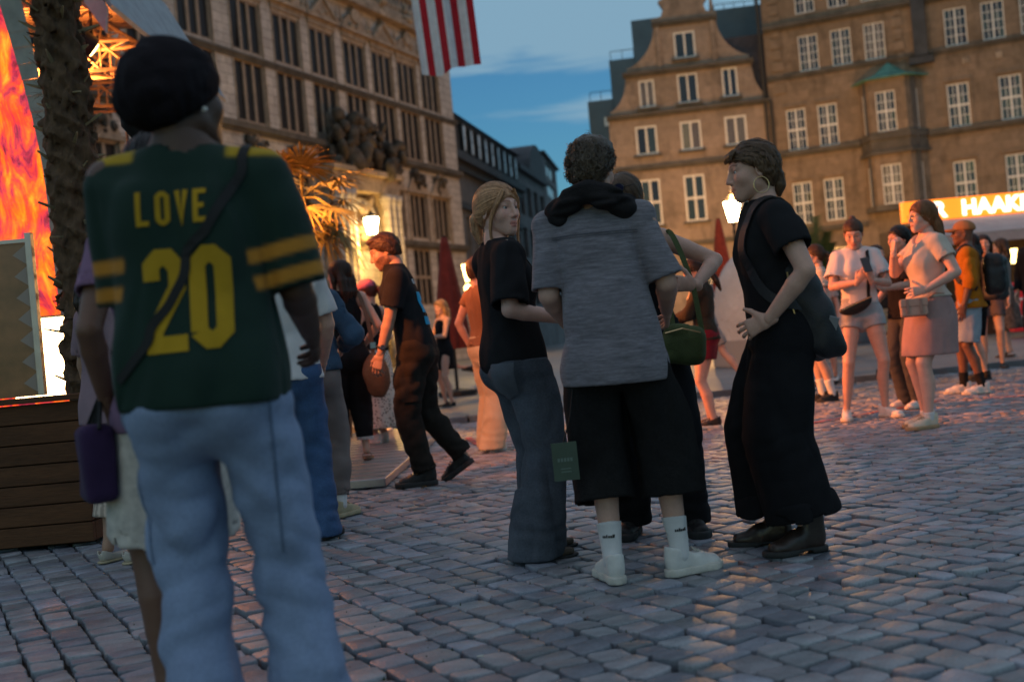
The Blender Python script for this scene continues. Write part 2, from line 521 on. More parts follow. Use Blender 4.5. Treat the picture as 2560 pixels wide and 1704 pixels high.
def wall_holes(mb, u0, u1, z0, z1, holes, depth=0.35, y=0.0):
    us = sorted({u0, u1, *[h[0] for h in holes], *[h[1] for h in holes]})
    zs = sorted({z0, z1, *[h[2] for h in holes], *[h[3] for h in holes]})
    for i in range(len(us) - 1):
        for j in range(len(zs) - 1):
            cu, cz = (us[i] + us[i + 1]) / 2, (zs[j] + zs[j + 1]) / 2
            if any(h[0] < cu < h[1] and h[2] < cz < h[3] for h in holes): continue
            mb.poly([(us[i], y, zs[j]), (us[i + 1], y, zs[j]), (us[i + 1], y, zs[j + 1]), (us[i], y, zs[j + 1])])
    for a, b, c, d in holes:
        e = y + depth
        mb.poly([(a, y, c), (a, y, d), (a, e, d), (a, e, c)])
        mb.poly([(b, y, d), (b, y, c), (b, e, c), (b, e, d)])
        mb.poly([(b, y, c), (a, y, c), (a, e, c), (b, e, c)])
        mb.poly([(a, y, d), (b, y, d), (b, e, d), (a, e, d)])
    return mb

def window(parent, u0, u1, z0, z1, y, cols, rows, fr=0.07, mun=0.03, thick_c=(), thick_r=(), m=None, g=None, tk=0.09, name='window', glass_y=0.05):
    """frame + glazing bars in one mesh, each pane a child"""
    m = m or M_white
    if g is None: g = rng.choice((M_glass, M_glass, M_glassb, M_curt))
    w, h = u1 - u0, z1 - z0
    mb = MB()
    mb.box(u0, u0 + fr, y, y + 0.08, z0, z1); mb.box(u1 - fr, u1, y, y + 0.08, z0, z1)
    mb.box(u0 + fr, u1 - fr, y + 0.001, y + 0.079, z1 - fr, z1); mb.box(u0 + fr, u1 - fr, y + 0.001, y + 0.079, z0, z0 + fr)
    iw, ih = w - 2 * fr, h - 2 * fr
    ux = [u0 + fr + iw * c / cols for c in range(cols + 1)]
    zz = [z0 + fr + ih * r / rows for r in range(rows + 1)]
    for c in range(1, cols):
        t = tk if c in thick_c else mun
        mb.box(ux[c] - t / 2, ux[c] + t / 2, y + (0.0 if c in thick_c else 0.02), y + 0.07, z0 + fr, z1 - fr)
    for r in range(1, rows):
        t = tk if r in thick_r else mun
        mb.box(u0 + fr, u1 - fr, y + (0.004 if r in thick_r else 0.024), y + 0.066, zz[r] - t / 2, zz[r] + t / 2)
    o = mb.build(name, m, parent)
    for c in range(cols):
        for r in range(rows):
            mesh_obj('pane', PANE, g, o, loc=((ux[c] + ux[c + 1]) / 2, y + glass_y, (zz[r] + zz[r + 1]) / 2),
                     scale=((ux[c + 1] - ux[c]) * 0.99, 0.012, (zz[r + 1] - zz[r]) * 0.99),
                     rot=(rng.gauss(0, 0.02), 0, rng.gauss(0, 0.02)))
    return o

def blob_mesh(rs, u0, u1, z0, z1, dep, n, smin_=0.12, smax_=0.4):
    """cluster of carved lumps (figures, scrolls, shields)"""
    bm = bmesh.new()
    for i in range(n):
        u, z = rs.uniform(u0, u1), rs.uniform(z0, z1)
        s_ = rs.uniform(smin_, smax_)
        mt = Matrix.Translation((u, -rs.uniform(0.05, dep), z)) @ Euler((rs.uniform(-.6, .6), rs.uniform(-.9, .9), rs.uniform(-1, 1))).to_matrix().to_4x4() @ Matrix.Diagonal((s_ * rs.uniform(.5, 1), s_ * rs.uniform(.5, .9), s_ * rs.uniform(.7, 1.5), 1))
        bmesh.ops.create_icosphere(bm, subdivisions=2, radius=1.0, matrix=mt)
    bmesh.ops.create_cube(bm, size=1.0, matrix=Matrix.Translation(((u0 + u1) / 2, -0.03, (z0 + z1) / 2)) @ Matrix.Diagonal((u1 - u0 + 0.1, 0.08, z1 - z0 + 0.1, 1)))
    for v in bm.verts:
        n_ = math.sin(v.co.x * 17) * math.sin(v.co.z * 19 + v.co.y * 11)
        v.co += v.normal * 0.04 * n_
    me = bpy.data.meshes.new('carving'); bm.to_mesh(me); bm.free()
    for p in me.polygons: p.use_smooth = True
    return me

# ---------------------------------------------------------------- guild hall (left, long facade running away from the camera)
GD = (0.394, 0.919)
gh = empty('guild_hall', (-2.42, 67.0, 0), math.atan2(GD[1], GD[0]))
tag(gh, 'long pale sandstone guild hall with tall mullioned windows and a sculpted portal', 'building')
bays = [-2.45, -5.2, -7.9, -10.7, -13.7, -16.65, -19.75, -23.2, -26.2, -29.2]
U0, U1 = -31.5, 0.35
holes = []
for i, c in enumerate(bays):
    holes += [(c - 1.08, c + 1.08, 11.15, 13.85), (c - 1.08, c + 1.08, 14.2, 16.5)]
    if i in (3, 4): continue
    holes += [(c - 1.0, c + 1.0, 6.85, 9.3), (c - 1.0, c + 1.0, 3.2, 6.3)]
wall_holes(MB(), U0, U1, 0, 18.3, holes, 0.4).poly([(U1, 0, 0), (U1, 14, 0), (U1, 14, 18.3), (U1, 0, 18.3)]).build('wall', M_sch, gh)
MB().box(U0, U1, 0.42, 0.5, 0, 18.2).build('wall_core', M_streetd, gh)
for z0, z1, out in ((10.78, 11.05, 0.28), (13.94, 14.08, 0.14), (6.42, 6.66, 0.25), (1.0, 1.25, 0.15)):
    MB().box(U0, U1 + 0.12, -out, 0.02, z0, z1).box(U0, U1 + 0.06, -out * 0.5, 0.02, z0 - 0.14, z0 - 0.001).build('ledge', M_ledge, gh)
for i, c in enumerate(bays):
    for (z0, z1, rows) in ((11.15, 13.85, 1), (14.2, 16.5, 1)) + (() if i in (3, 4) else ((6.85, 9.3, 1), (3.2, 6.3, 2))):
        hw = 1.08 if z0 > 10 else 1.0
        window(gh, c - hw, c + hw, z0, z1, 0.05, 3, rows, fr=0.10, thick_c=(1, 2), tk=0.17, glass_y=0.075, thick_r=(1,), m=M_brownframe, g=M_glassd)
    # stone surround of the bay
    fr = MB()
    for z0, z1 in ((11.06, 13.9), (14.13, 16.6)):
        fr.box(c - 1.16, c - 1.08, -0.04, 0.05, z0, z1).box(c + 1.08, c + 1.16, -0.04, 0.05, z0, z1)
    fr.box(c - 1.2, c + 1.2, -0.10, 0.05, 16.601, 16.9)
    fr.build('window_surround', M_schd, gh)
    # pediment with obelisks and carved field
    pd = MB()
    pd.box(c - 1.4, c + 1.4, -0.3, 0.0, 16.901, 17.05)
    if i % 2 == 0:
        pd.prism([(c - 1.15, 17.051), (c + 1.15, 17.051), (c, 18.05)], -0.22, 0.0)
        for sgn in (-1, 1):
            pd.prism([(c + sgn * 1.2, 17.052), (c + sgn * 1.02, 17.052), (c, 17.92), (c, 18.12)][::1 if sgn < 0 else -1], -0.34, -0.02)
    else:
        arc = [(c + 1.1 * math.cos(a), 17.052 + 0.78 * math.sin(a)) for a in [math.pi * k / 12 for k in range(13)]]
        pd.prism(arc, -0.2, 0.0)
        pd.prism([(c + 0.45 * math.cos(a), 17.75 + 0.35 * math.sin(a)) for a in [math.pi * 2 * k / 10 for k in range(10)]], -0.3, -0.201)
    for sgn in (-1, 1):
        pd.lathe([(0.13, 0), (0.13, 0.1), (0.07, 0.14), (0.12, 0.3), (0.05, 0.42), (0.015, 0.85)], (c + sgn * 1.28, -0.16, 17.05), 6)
    pd.lathe([(0.1, 0), (0.13, 0.14), (0.04, 0.25), (0.015, 0.6)], (c, -0.16, 18.0), 6)
    p_o = pd.build('pediment', M_schd, gh)
    mesh_obj('relief', blob_mesh(rng, c - 0.55, c + 0.55, 17.1, 17.45, 0.26, 7, 0.08, 0.2), M_schd, p_o)
    if i not in (3, 4):
        lw = MB()
        lw.box(c - 1.22, c - 1.0, -0.08, 0.04, 6.67, 9.31).box(c + 1.0, c + 1.22, -0.08, 0.04, 6.67, 9.31).box(c - 1.3, c + 1.3, -0.2, 0.03, 9.311, 9.5)
        lp = lw.build('lower_surround', M_schd, gh)
        lm = MB().prism([(c - 1.1, 9.501), (c + 1.1, 9.501), (c + 0.75, 10.0), (c + 0.3, 10.35), (c, 10.75), (c - 0.3, 10.35), (c - 0.75, 10.0)], -0.14, 0.0)
        lpo = lm.build('lower_pediment', M_schd, gh)
        mesh_obj('relief', blob_mesh(rng, c - 0.7, c + 0.7, 9.55, 10.4, 0.25, 12, 0.1, 0.26), M_soot, lpo)
# cornice, balustrade, roof
MB().box(U0, U1 + 0.3, -0.55, 0.03, 18.301, 18.6).box(U0, U1 + 0.15, -0.3, 0.03, 18.6, 18.95).build('cornice', M_schd, gh)
bal = MB().box(U0, U1, -0.25, 0.15, 20.0, 20.25).box(U0, U1, -0.2, 0.1, 18.951, 19.1)
u = U0
while u < U1:
    bal.lathe([(0.09, 0), (0.15, 0.25), (0.07, 0.55), (0.1, 0.9)], (u, -0.05, 19.1), 6); u += 0.45
bal.build('balustrade', M_schd, gh)
for i, c in enumerate(bays):
    mesh_obj('cornice_mask', blob_mesh(rng, c - 0.35, c + 0.35, 18.75, 19.5, 0.5, 6, 0.12, 0.3), M_schd, gh)
MB().prism([(U0, 19.0), (U1 + 0.2, 19.0), (U1 + 0.2, 19.3), (U0, 19.3)], 0.35, 1.0).build('gutter', M_slate, gh)
rf = MB(); rf.poly([(U0, 0.6, 19.2), (U1, 0.6, 19.2), (U1 - 4, 7, 29), (U0, 7, 29)]); rf.poly([(U1, 0.6, 19.2), (U1, 14, 19.2), (U1 - 4, 7, 29)])
rf.build('roof', M_slate, gh)
# portal: columns, arch, entablature and the sculpted balcony group
pb = MB()
pb.box(-15.2, -8.9, -0.9, -0.02, 8.75, 9.55).box(-15.4, -8.7, -1.15, -0.02, 9.551, 9.8)
pb.box(-15.1, -14.0, -0.55, -0.02, 0, 8.749).box(-10.0, -9.0, -0.55, -0.02, 0, 8.749)
pb.build('portal', M_schd, gh)
pa = MB()
arch_o, arch_i = [], []
for k in range(15):
    a_ = math.pi * k / 14
    arch_o.append((-12.0 + 2.0 * math.cos(a_), 6.2 + 2.3 * math.sin(a_))); arch_i.append((-12.0 + 1.55 * math.cos(a_), 6.2 + 1.75 * math.sin(a_)))
for k in range(14):
    pa.prism([arch_i[k], arch_o[k], arch_o[k + 1], arch_i[k + 1]], -0.4, 0.0)
pa.build('portal_arch', M_sch, gh)
MB().box(-13.5, -10.5, 0.03, 0.1, 0, 6.2).build('portal_door', M_soot, gh)
for u_ in (-14.9, -14.25, -13.75, -10.3, -9.75, -9.2):
    MB().lathe([(0.36, 0), (0.36, 1.6), (0.26, 1.7), (0.25, 3), (0.21, 7.6), (0.3, 7.9), (0.34, 8.2)], (u_, -0.85, 0.5), 14).build('column', M_sch, gh, smooth=True)
mesh_obj('sculpture_group', blob_mesh(rng, -14.8, -9.4, 9.9, 11.4, 1.2, 70, 0.16, 0.5), M_soot, gh)
mesh_obj('sculpture_crest', blob_mesh(rng, -13.9, -11.6, 11.2, 12.5, 1.0, 30, 0.15, 0.42), M_soot, gh)
mesh_obj('sculpture_crest', blob_mesh(rng, -10.6, -9.6, 11.2, 12.2, 0.9, 14, 0.15, 0.36), M_soot, gh)
mesh_obj('lion_sculpture', blob_mesh(rng, -8.9, -7.9, 9.9, 11.5, 0.9, 16, 0.2, 0.5), M_soot, gh)
mesh_obj('portal_relief', blob_mesh(rng, -15.0, -9.2, 6.0, 8.6, 0.45, 40, 0.12, 0.35), M_schd, gh)

# ---------------------------------------------------------------- lamps
M_lamp = mat('lit_lamp_glass', (1, 0.9, 0.7), 0.4, emit=((1.0, 0.72, 0.36), 40))
M_lamp2 = mat('lit_lamp_glass_small', (1, 0.9, 0.6), 0.4, emit=((1.0, 0.66, 0.2), 9))
def lamp_light(parent, loc, power, color=(1.0, 0.46, 0.13), r=0.12, name='lamp_light'):
    l = bpy.data.lights.new(name, 'POINT'); l.energy = power; l.color = color; l.shadow_soft_size = r
    o = bpy.data.objects.new(name, l); COL.objects.link(o); o.parent = parent; o.location = loc
    return o
def street_lamp(loc, h, label, power, s=1.0):
    e = empty('street_lamp', loc)
    tag(e, label, 'street lamp', 'lit lanterns of the square')
    MB().lathe([(0.16, 0), (0.16, 0.25), (0.09, 0.35), (0.07, 0.8), (0.045, 1.0), (0.038, h - 0.35), (0.06, h - 0.3), (0.03, h - 0.22), (0.05, h - 0.04)], n=10).build('post', M_iron, e, smooth=True)
    MB().lathe([(0.10 * s, 0), (0.20 * s, 0.46 * s)], (0, 0, h), 6).build('lantern_glass', M_lamp, e)
    cap = MB().lathe([(0.225 * s, 0.46 * s + .002), (0.1 * s, 0.58 * s), (0.05 * s, 0.62 * s), (0.02 * s, 0.72 * s)], (0, 0, h), 6)
    cap.lathe([(0.05, -0.06), (0.115 * s, -0.002)], (0, 0, h), 6)
    cap.build('lantern_cap', M_iron, e)
    lamp_light(e, (0, 0, h + 0.9 * s), power)
    return e
street_lamp((6.70, 33.0, KH), 3.72, 'bright hexagonal lantern on its post behind the person with the hoop earring', 900, s=1.25)
street_lamp((11.4, 51.0, KH), 3.9, 'added lantern in front of the ochre house, hidden behind the person in black', 1700)  # unseen lantern, added to warm the ochre facade
street_lamp((9.6, 56.5, KH), 3.9, 'added lantern in front of the gabled house, hidden behind the standing group', 1000)  # added out of sight to light the gabled house
street_lamp((17.5, 47.0, KH), 2.9, 'added low lantern before the ochre house, hidden behind the woman in the pink skirt', 1700)  # extra hidden lamp put in for warm light on the lower facade
# wall lantern of the guild hall portal
wlr = empty('wall_lantern', (0, 0, 0)); wlr.parent = None
_gm = Matrix.Translation((-2.42, 67.0, 0)) @ Matrix.Rotation(math.atan2(GD[1], GD[0]), 4, 'Z')
wl_pos = _gm @ Vector((-13.2, -1.55, 6.55))
wlr.location = wl_pos
tag(wlr, 'glowing wall lantern beside the guild hall portal', 'lantern')
MB().lathe([(0.22, 0), (0.36, 0.75)], n=6).build('lantern_glass', M_lamp, wlr)
MB().lathe([(0.4, 0.752), (0.15, 0.95), (0.04, 1.1)], n=6).tube([(0, 0, 0), (0, 0, -0.3), (-0.55, 0.45, -0.5), (-0.9, 0.75, -0.35)], 0.05).build('bracket', M_iron, wlr)
lamp_light(wlr, (0, 0, -0.75), 1100, (1.0, 0.56, 0.12), 0.3)
# the two small lights down the street
for (x, y, z, w_, lb) in ((-1.22, 35.0, 3.2, 0.14, 'pale yellow angular street light in front of the guild hall corner'), (-1.2, 34.6, 2.63, 0.11, 'small round yellow light below the angular street light')):
    e = empty('street_light', (x, y, KH)); tag(e, lb, 'street light')
    MB().lathe([(0.07, 0), (0.05, 0.3), (0.03, 0.5), (0.025, z - 0.2)], n=8).build('post', M_iron, e)
    if w_ > 0.12:
        MB().prism([(-0.04, -0.35), (0.06, -0.35), (0.08, -0.02), (0.3, 0.1), (0.3, 0.18), (-0.12, 0.18)], -0.08, 0.08).build('lamp_head', M_lamp2, e, loc=(0, 0, z - KH))
    else:
        MB().lathe([(0.03, -0.12), (0.1, -0.07), (0.12, 0.0), (0.1, 0.07), (0.03, 0.12)], (0, 0, z - KH), 12).build('lamp_head', M_lamp2, e, smooth=True)
    lamp_light(e, (0.0, -0.3, z - KH), 40, (1.0, 0.6, 0.2), 0.1)

# ---------------------------------------------------------------- street behind: three houses running away
def street_house(name, label, A, B_, h, build):
    ang = math.atan2(B_[1] - A[1], B_[0] - A[0]); L_ = math.hypot(B_[0] - A[0], B_[1] - A[1])
    e = empty(name, (A[0], A[1], 0), ang); tag(e, label, 'building'); build(e, L_, h); return e
def build_a(e, L_, h):
    n = 9; st = L_ / n
    hs = [(i * st + 0.5, (i + 1) * st - 0.55, 12.85, 14.6) for i in range(n)] + [(i * st + 0.5, (i + 1) * st - 0.5, 3.6, 8.8) for i in range(n)]
    wall_holes(MB(), -3, L_, 0, 14.85, hs, 0.5).build('wall', M_street, e)
    MB().box(-3, L_, 0.55, 0.6, 0, 14.8).build('wall_core', M_streetd, e)
    MB().box(-3, L_ + 0.2, -0.7, 0.02, 12.0, 12.5).box(-3, L_ + 0.1, -0.35, 0.02, 11.5, 11.99).build('cornice', M_streetd, e)
    MB().box(-3, L_ + 0.1, -0.25, 0.02, 9.2, 9.6).build('ledge', M_streetd, e)
    for i in range(n):
        window(e, i * st + 0.5, (i + 1) * st - 0.55, 12.85, 14.6, -0.30, 1, 2, fr=0.07, m=M_streetd, g=M_skypane)
        window(e, i * st + 0.5, (i + 1) * st - 0.5, 3.6, 8.8, 0.25, 2, 2, fr=0.12, mun=0.12, m=M_streetd, g=M_glassd)
        MB().lathe([(0.14, 0), (0.11, 0.1), (0.11, 2.0), (0.14, 2.1)], (i * st + 0.0, 0.0, 12.501), 8).build('pilaster', M_streetd, e)
    rf = MB(); rf.poly([(-3, -0.4, 14.86), (L_ + 0.3, -0.4, 14.86), (L_ - 1, 6, 18.6), (-3, 6, 18.6)]); rf.poly([(L_ + 0.3, -0.4, 14.86), (L_ + 0.3, 10, 14.86), (L_ - 1, 6, 18.6)])
    rf.build('roof', M_slate, e)
def build_b(e, L_, h):
    n = 4; st = L_ / n
    hs = [(i * st + 0.5, (i + 1) * st - 0.5, z, z + 2.4) for i in range(n) for z in (3.5, 7.2, 10.6)]
    wall_holes(MB(), 0, L_, 0, 14.0, hs, 0.4).build('wall', M_street, e)
    MB().box(0, L_, 0.45, 0.5, 0, 14).build('wall_core', M_streetd, e)
    for i in range(n):
        for z in (3.5, 7.2, 10.6): window(e, i * st + 0.5, (i + 1) * st - 0.5, z, z + 2.4, 0.2, 2, 2, fr=0.1, mun=0.08, m=M_streetd, g=M_glassd)
    MB().box(-0.1, L_ + 0.1, -0.4, 0.02, 14.001, 14.4).build('cornice', M_streetd, e)
    arc = [(L_ * 0.68 + L_ * 0.3 * math.cos(math.pi * k / 14), 14.401 + 2.6 * math.sin(math.pi * k / 14)) for k in range(15)]
    MB().prism(arc, -0.3, 9).build('arched_gable', M_streetd, e)
    MB().poly([(0, -0.2, 14.41), (L_ * 0.75, -0.2, 14.41), (L_ * 0.75, 4, 17.0), (0, 4, 17.0)]).build('roof', M_patina, e)
def build_c(e, L_, h):
    hs = [(L_ * 0.22, L_ * 0.8, z, z + 1.25) for z in (9.6, 11.7, 13.6, 15.4)]
    wall_holes(MB(), 0, L_, 0, 17.0, hs, 0.3).poly([(L_, 0, 0), (L_, 10, 0), (L_, 10, 17.0), (L_, 0, 17.0)]).build('wall', M_street, e)
    MB().box(0, L_, 0.45, 0.5, 0, 16.1).build('wall_core', M_streetd, e)
    for z in (9.6, 11.7, 13.6, 15.4): window(e, L_ * 0.22, L_ * 0.8, z, z + 1.25, 0.1, 2, 1, fr=0.15, m=M_streetd, g=M_skypane)
    MB().box(-0.1, L_ + 0.3, -0.3, 11, 17.001, 17.2).build('flat_roof', M_streetd, e)
street_house('street_house', 'dark street house beside the guild hall with a row of pale attic windows', (-2.3, 70.4), (1.4, 87.2), 15, build_a)
street_house('street_house', 'small street house with an arched gable and bluish roof down the street', (1.46, 88.0), (3.96, 100.0), 14, build_b)
street_house('street_house', 'farthest grey street house with two large pale windows', (4.01, 100.2), (5.76, 112.0), 16, build_c)

# ---------------------------------------------------------------- gabled house
gb = empty('gabled_house', (6.49, 64.0, 0), math.atan(-0.15))
tag(gb, 'brown gabled town house with stepped scroll gable and white casement windows', 'building')
r1 = [(1.42, 2.55), (3.85, 5.0), (6.35, 7.5)]
holes1 = [(a, b, 6.57, 9.16) for a, b in r1] + [(a, b, 10.53, 12.15) for a, b in ((1.43, 2.62), (3.91, 5.06), (6.36, 7.55))] + [(a, b, 1.2, 4.6) for a, b in r1]
wall_holes(MB(), 0, 8.86, 0, 12.8, holes1, 0.3).poly([(0, 10, 0), (0, 0, 0), (0, 0, 12.8), (0, 10, 12.8)]).build('wall', M_gab, gb)
holes2 = [(1.83, 2.7, 13.15, 14.7), (3.98, 5.1, 13.15, 14.8), (6.43, 7.28, 13.22, 14.85)]
wall_holes(MB(), 1.2, 8.05, 12.8, 15.1, holes2, 0.3, y=0.02).build('gable_tier', M_gab, gb)
holes3 = [(3.98, 5.16, 15.64, 17.15)]
wall_holes(MB(), 3.0, 6.3, 15.1, 17.75, holes3, 0.3, y=0.04).build('gable_tier', M_gab, gb)
MB().box(0, 8.8, 0.35, 0.4, 0, 12.7).box(1.3, 8, 0.36, 0.41, 12.7, 15.0).box(3.1, 6.2, 0.37, 0.42, 15.0, 17.7).build('wall_core', M_streetd, gb)
def scroll(u_in, z0, u_out, z1, y0, y1, k=10, power=1.0):
    """concave volute between a tier and the step below"""
    pts = [(u_in, z0)]
    s_ = 1 if u_out > u_in else -1
    pts.append((u_out, z0)); pts.append((u_out, z0 + 0.35))
    for i in range(1, k + 1):
        a_ = (math.pi / 2) * i / k
        pts.append((u_out + (u_in - u_out) * math.sin(a_) ** 1.3 * 0.96, z0 + 0.35 + (z1 - z0 - 0.35) * (1 - math.cos(a_))))
    pts.append((u_in, z1))
    if s_ < 0: pts = pts[::-1]
    return MB().prism(pts, y0, y1)
scroll(1.2, 12.801, 0.15, 15.05, 0.03, 0.5).build('gable_scroll', M_gab, gb)
scroll(8.05, 12.801, 8.75, 15.05, 0.03, 0.5).build('gable_scroll', M_gab, gb)
scroll(3.0, 15.101, 1.25, 17.7, 0.05, 0.5).build('gable_scroll', M_gab, gb)
scroll(6.3, 15.101, 8.0, 17.7, 0.05, 0.5).build('gable_scroll', M_gab, gb)
MB().prism([(2.85, 17.751), (6.45, 17.751), (6.45, 18.0), (5.9, 18.1), (5.75, 18.5), (6.0, 18.85), (5.6, 19.1), (5.2, 19.6), (4.6, 20.0), (4.0, 19.6), (3.65, 19.1), (3.3, 18.95), (3.55, 18.5), (3.4, 18.1), (2.85, 18.0)], -0.05, 0.5).build('gable_crown', M_gab, gb)
MB().lathe([(0.14, 0), (0.12, 0.3), (0.02, 1.3)], (6.2, 0.2, 18.0), 6).build('finial', M_gab, gb)
for z, a, b, out in ((9.75, -0.05, 8.86, 0.2), (12.72, -0.1, 8.86, 0.3), (15.02, 1.0, 8.2, 0.28), (17.65, 2.85, 6.45, 0.2), (5.35, -0.05, 8.86, 0.25)):
    MB().box(a, b, -out, -0.001, z, z + 0.16).box(a, b, -out * 0.55, -0.002, z - 0.12, z - 0.001).build('ledge', M_ledge, gb)
for a, b in r1:
    window(gb, a, b, 6.57, 9.16, 0.02, 2, 2, fr=0.11, thick_c=(1,), thick_r=(1,), tk=0.13)
    window(gb, a, b, 1.2, 4.6, 0.02, 2, 2, fr=0.11, thick_c=(1,), thick_r=(1,), tk=0.13)
for a, b, c, d in holes1[3:6]: window(gb, a, b, c, d, 0.02, 2, 1, fr=0.11, thick_c=(1,), tk=0.12)
for a, b, c, d in holes2: window(gb, a, b, c, d, 0.05, 2, 1, fr=0.1, thick_c=(1,), tk=0.1)
for a, b, c, d in holes3: window(gb, a, b, c, d, 0.07, 2, 1, fr=0.11, thick_c=(1,), tk=0.11)
for a, b, c, d in holes1[:6] + holes2 + holes3:
    MB().box(a - 0.18, b + 0.18, -0.16, 0.0, c - 0.13, c - 0.003).build('sill', M_ledge, gb)
for u_ in (3.02, 6.05):
    MB().box(u_, u_ + 0.22, -0.1, 0.03, 15.2, 17.6).build('pilaster', M_gab, gb)
rf = MB(); rf.poly([(6.2, 0.6, 16.6), (9.2, 0.6, 16.6), (9.2, 0.55, 12.9), (7.6, 0.55, 12.9)]); rf.poly([(6.0, 1.0, 16.6), (9.2, 1.0, 16.6), (9.2, 5, 17.2), (6.0, 5, 17.2)])
rf.build('roof', M_slate, gb)
MB().tube([(8.93, -0.12, 0), (8.93, -0.12, 12.7)], 0.1, 8).build('drain_pipe', M_pipe, gb)

# modern stepped block behind the gable
mo = empty('modern_block', (6.49, 72.0, 0), math.atan(-0.15)); tag(mo, 'blue-grey clad modern block stepping up behind the gabled house', 'building')
k_ = 72 / 64.0
for (a, b, z, nm) in ((-1.1, 0.35, 13.85, 'low_step'), (0.3, 1.75, 16.0, 'middle_step'), (1.7, 12, 18.05, 'top_step')):
    MB().box(a * k_ + 0.83, b * k_ + 0.83, 0, 12, 0, 1 + (z - 1) * k_).build(nm, M_modern, mo)
rl = MB()
for (a, b, z) in ((-0.95, 0.3, 13.85), (0.4, 1.7, 16.0), (6.3, 9.6, 17.85)):
    zt = 1 + (z - 1) * k_
    rl.box(a * k_ + .83, b * k_ + .83, 0.1, 0.13, zt + 0.55, zt + 0.59)
    n = max(2, int((b - a) * 2))
    for i in range(n + 1):
        uu = (a + (b - a) * i / n) * k_ + .83; rl.box(uu - 0.02, uu + 0.02, 0.1, 0.13, zt, zt + 0.55)
rl.build('railing', M_iron, mo)
MB().box(0.55, 1.0, -0.05, 0.0, 12.7 * k_ - 0.5, 13.2 * k_ - 0.5).build('window', M_skypane, mo)

# ---------------------------------------------------------------- ochre house on the right
rh = empty('ochre_house', (15.28, 62.7, 0), math.atan(-0.43))
tag(rh, 'ochre sandstone house with many-paned white windows and a copper-roofed oriel', 'building')
w1 = [(1.79, 2.83), (3.51, 4.55), (5.22, 6.27), (9.23, 10.31), (11.02, 12.1), (12.82, 13.9), (15.2, 16.3)]
w2 = [(0.83, 1.85), (2.5, 3.52), (9.08, 10.14), (11.57, 12.62), (14.0, 15.1), (16.2, 17.3)]
H_ = [(a, b, 14.02, 15.95) for a, b in w1] + [(a, b, 9.82, 12.08) for a, b in w2] + [(a, b, 5.8, 8.06) for a, b in w2] + [(a, b, 1.4, 4.4) for a, b in w2] + [(a, b, 17.15, 18.4) for a, b in w1]
wall_holes(MB(), -0.03, 22, 0, 19.5, H_, 0.32).build('wall', M_rt, rh)
MB().box(0, 22, 0.36, 0.4, 0, 19.4).build('wall_core', M_streetd, rh)
for i, (a, b) in enumerate(w1):
    window(rh, a, b, 14.02, 15.95, 0.03, 4, 4, fr=0.06, mun=0.032, thick_c=(2,), tk=0.09)
    window(rh, a, b, 17.15, 18.4, 0.03, 4, 2, fr=0.06, mun=0.032, thick_c=(2,), tk=0.09)
for a, b in w2:
    for z0, z1 in ((9.82, 12.08), (5.8, 8.06)):
        window(rh, a, b, z0, z1, 0.03, 4, 4, fr=0.07, mun=0.035, thick_c=(2,), thick_r=(2,), tk=0.11)
        MB().box(a - 0.12, b + 0.12, -0.1, -0.002, z1 + 0.12, z1 + 0.24).box(a - 0.16, a - 0.04, -0.04, -0.002, z0, z1 + 0.119).box(b + 0.04, b + 0.16, -0.04, -0.002, z0, z1 + 0.119).build('window_surround', M_rt, rh)
    window(rh, a, b, 1.4, 4.4, 0.05, 2, 2, fr=0.07, mun=0.05, m=M_brownframe)
for z, out, th in ((9.6, 0.28, 0.2), (13.82, 0.16, 0.14), (16.55, 0.3, 0.2), (5.35, 0.25, 0.2), (19.3, 0.5, 0.4)):
    for a, b in ((-0.02, 4.6), (8.05, 22)) if z in (9.6, 5.35) else ((-0.02, 22),):
        MB().box(a, b, -out, -0.001, z, z + th).box(a, b, -out * 0.5, -0.002, z - 0.12, z - 0.001).build('ledge', M_ledge, rh)
qn = [(0.3, 0.95), (6.65, 7.2)]
for a, b in qn:
    for k in range(9):
        z = 13.0 + k * 0.62; e_ = 0.12 if k % 2 else 0
        MB().box(a + e_, b - e_ * 0.5, -0.07, -0.002, z, z + 0.52).build('quoin', M_rt, rh)
MB().box(7.68, 8.36, -0.35, -0.002, 13.75, 19.3).box(7.4, 8.6, -0.4, -0.003, 13.35, 13.7).build('chimney_shaft', M_streetd, rh)
for u_ in (10.1, 11.7, 13.3):
    MB().box(u_ - 0.16, u_ + 0.16, -0.06, -0.002, 13.0, 13.32).build('carved_boss', M_schd, rh)
MB().poly([(-0.2, 0.2, 19.71), (22, 0.2, 19.71), (22, 7, 26), (-0.2, 7, 26)]).build('roof', M_slate, rh)
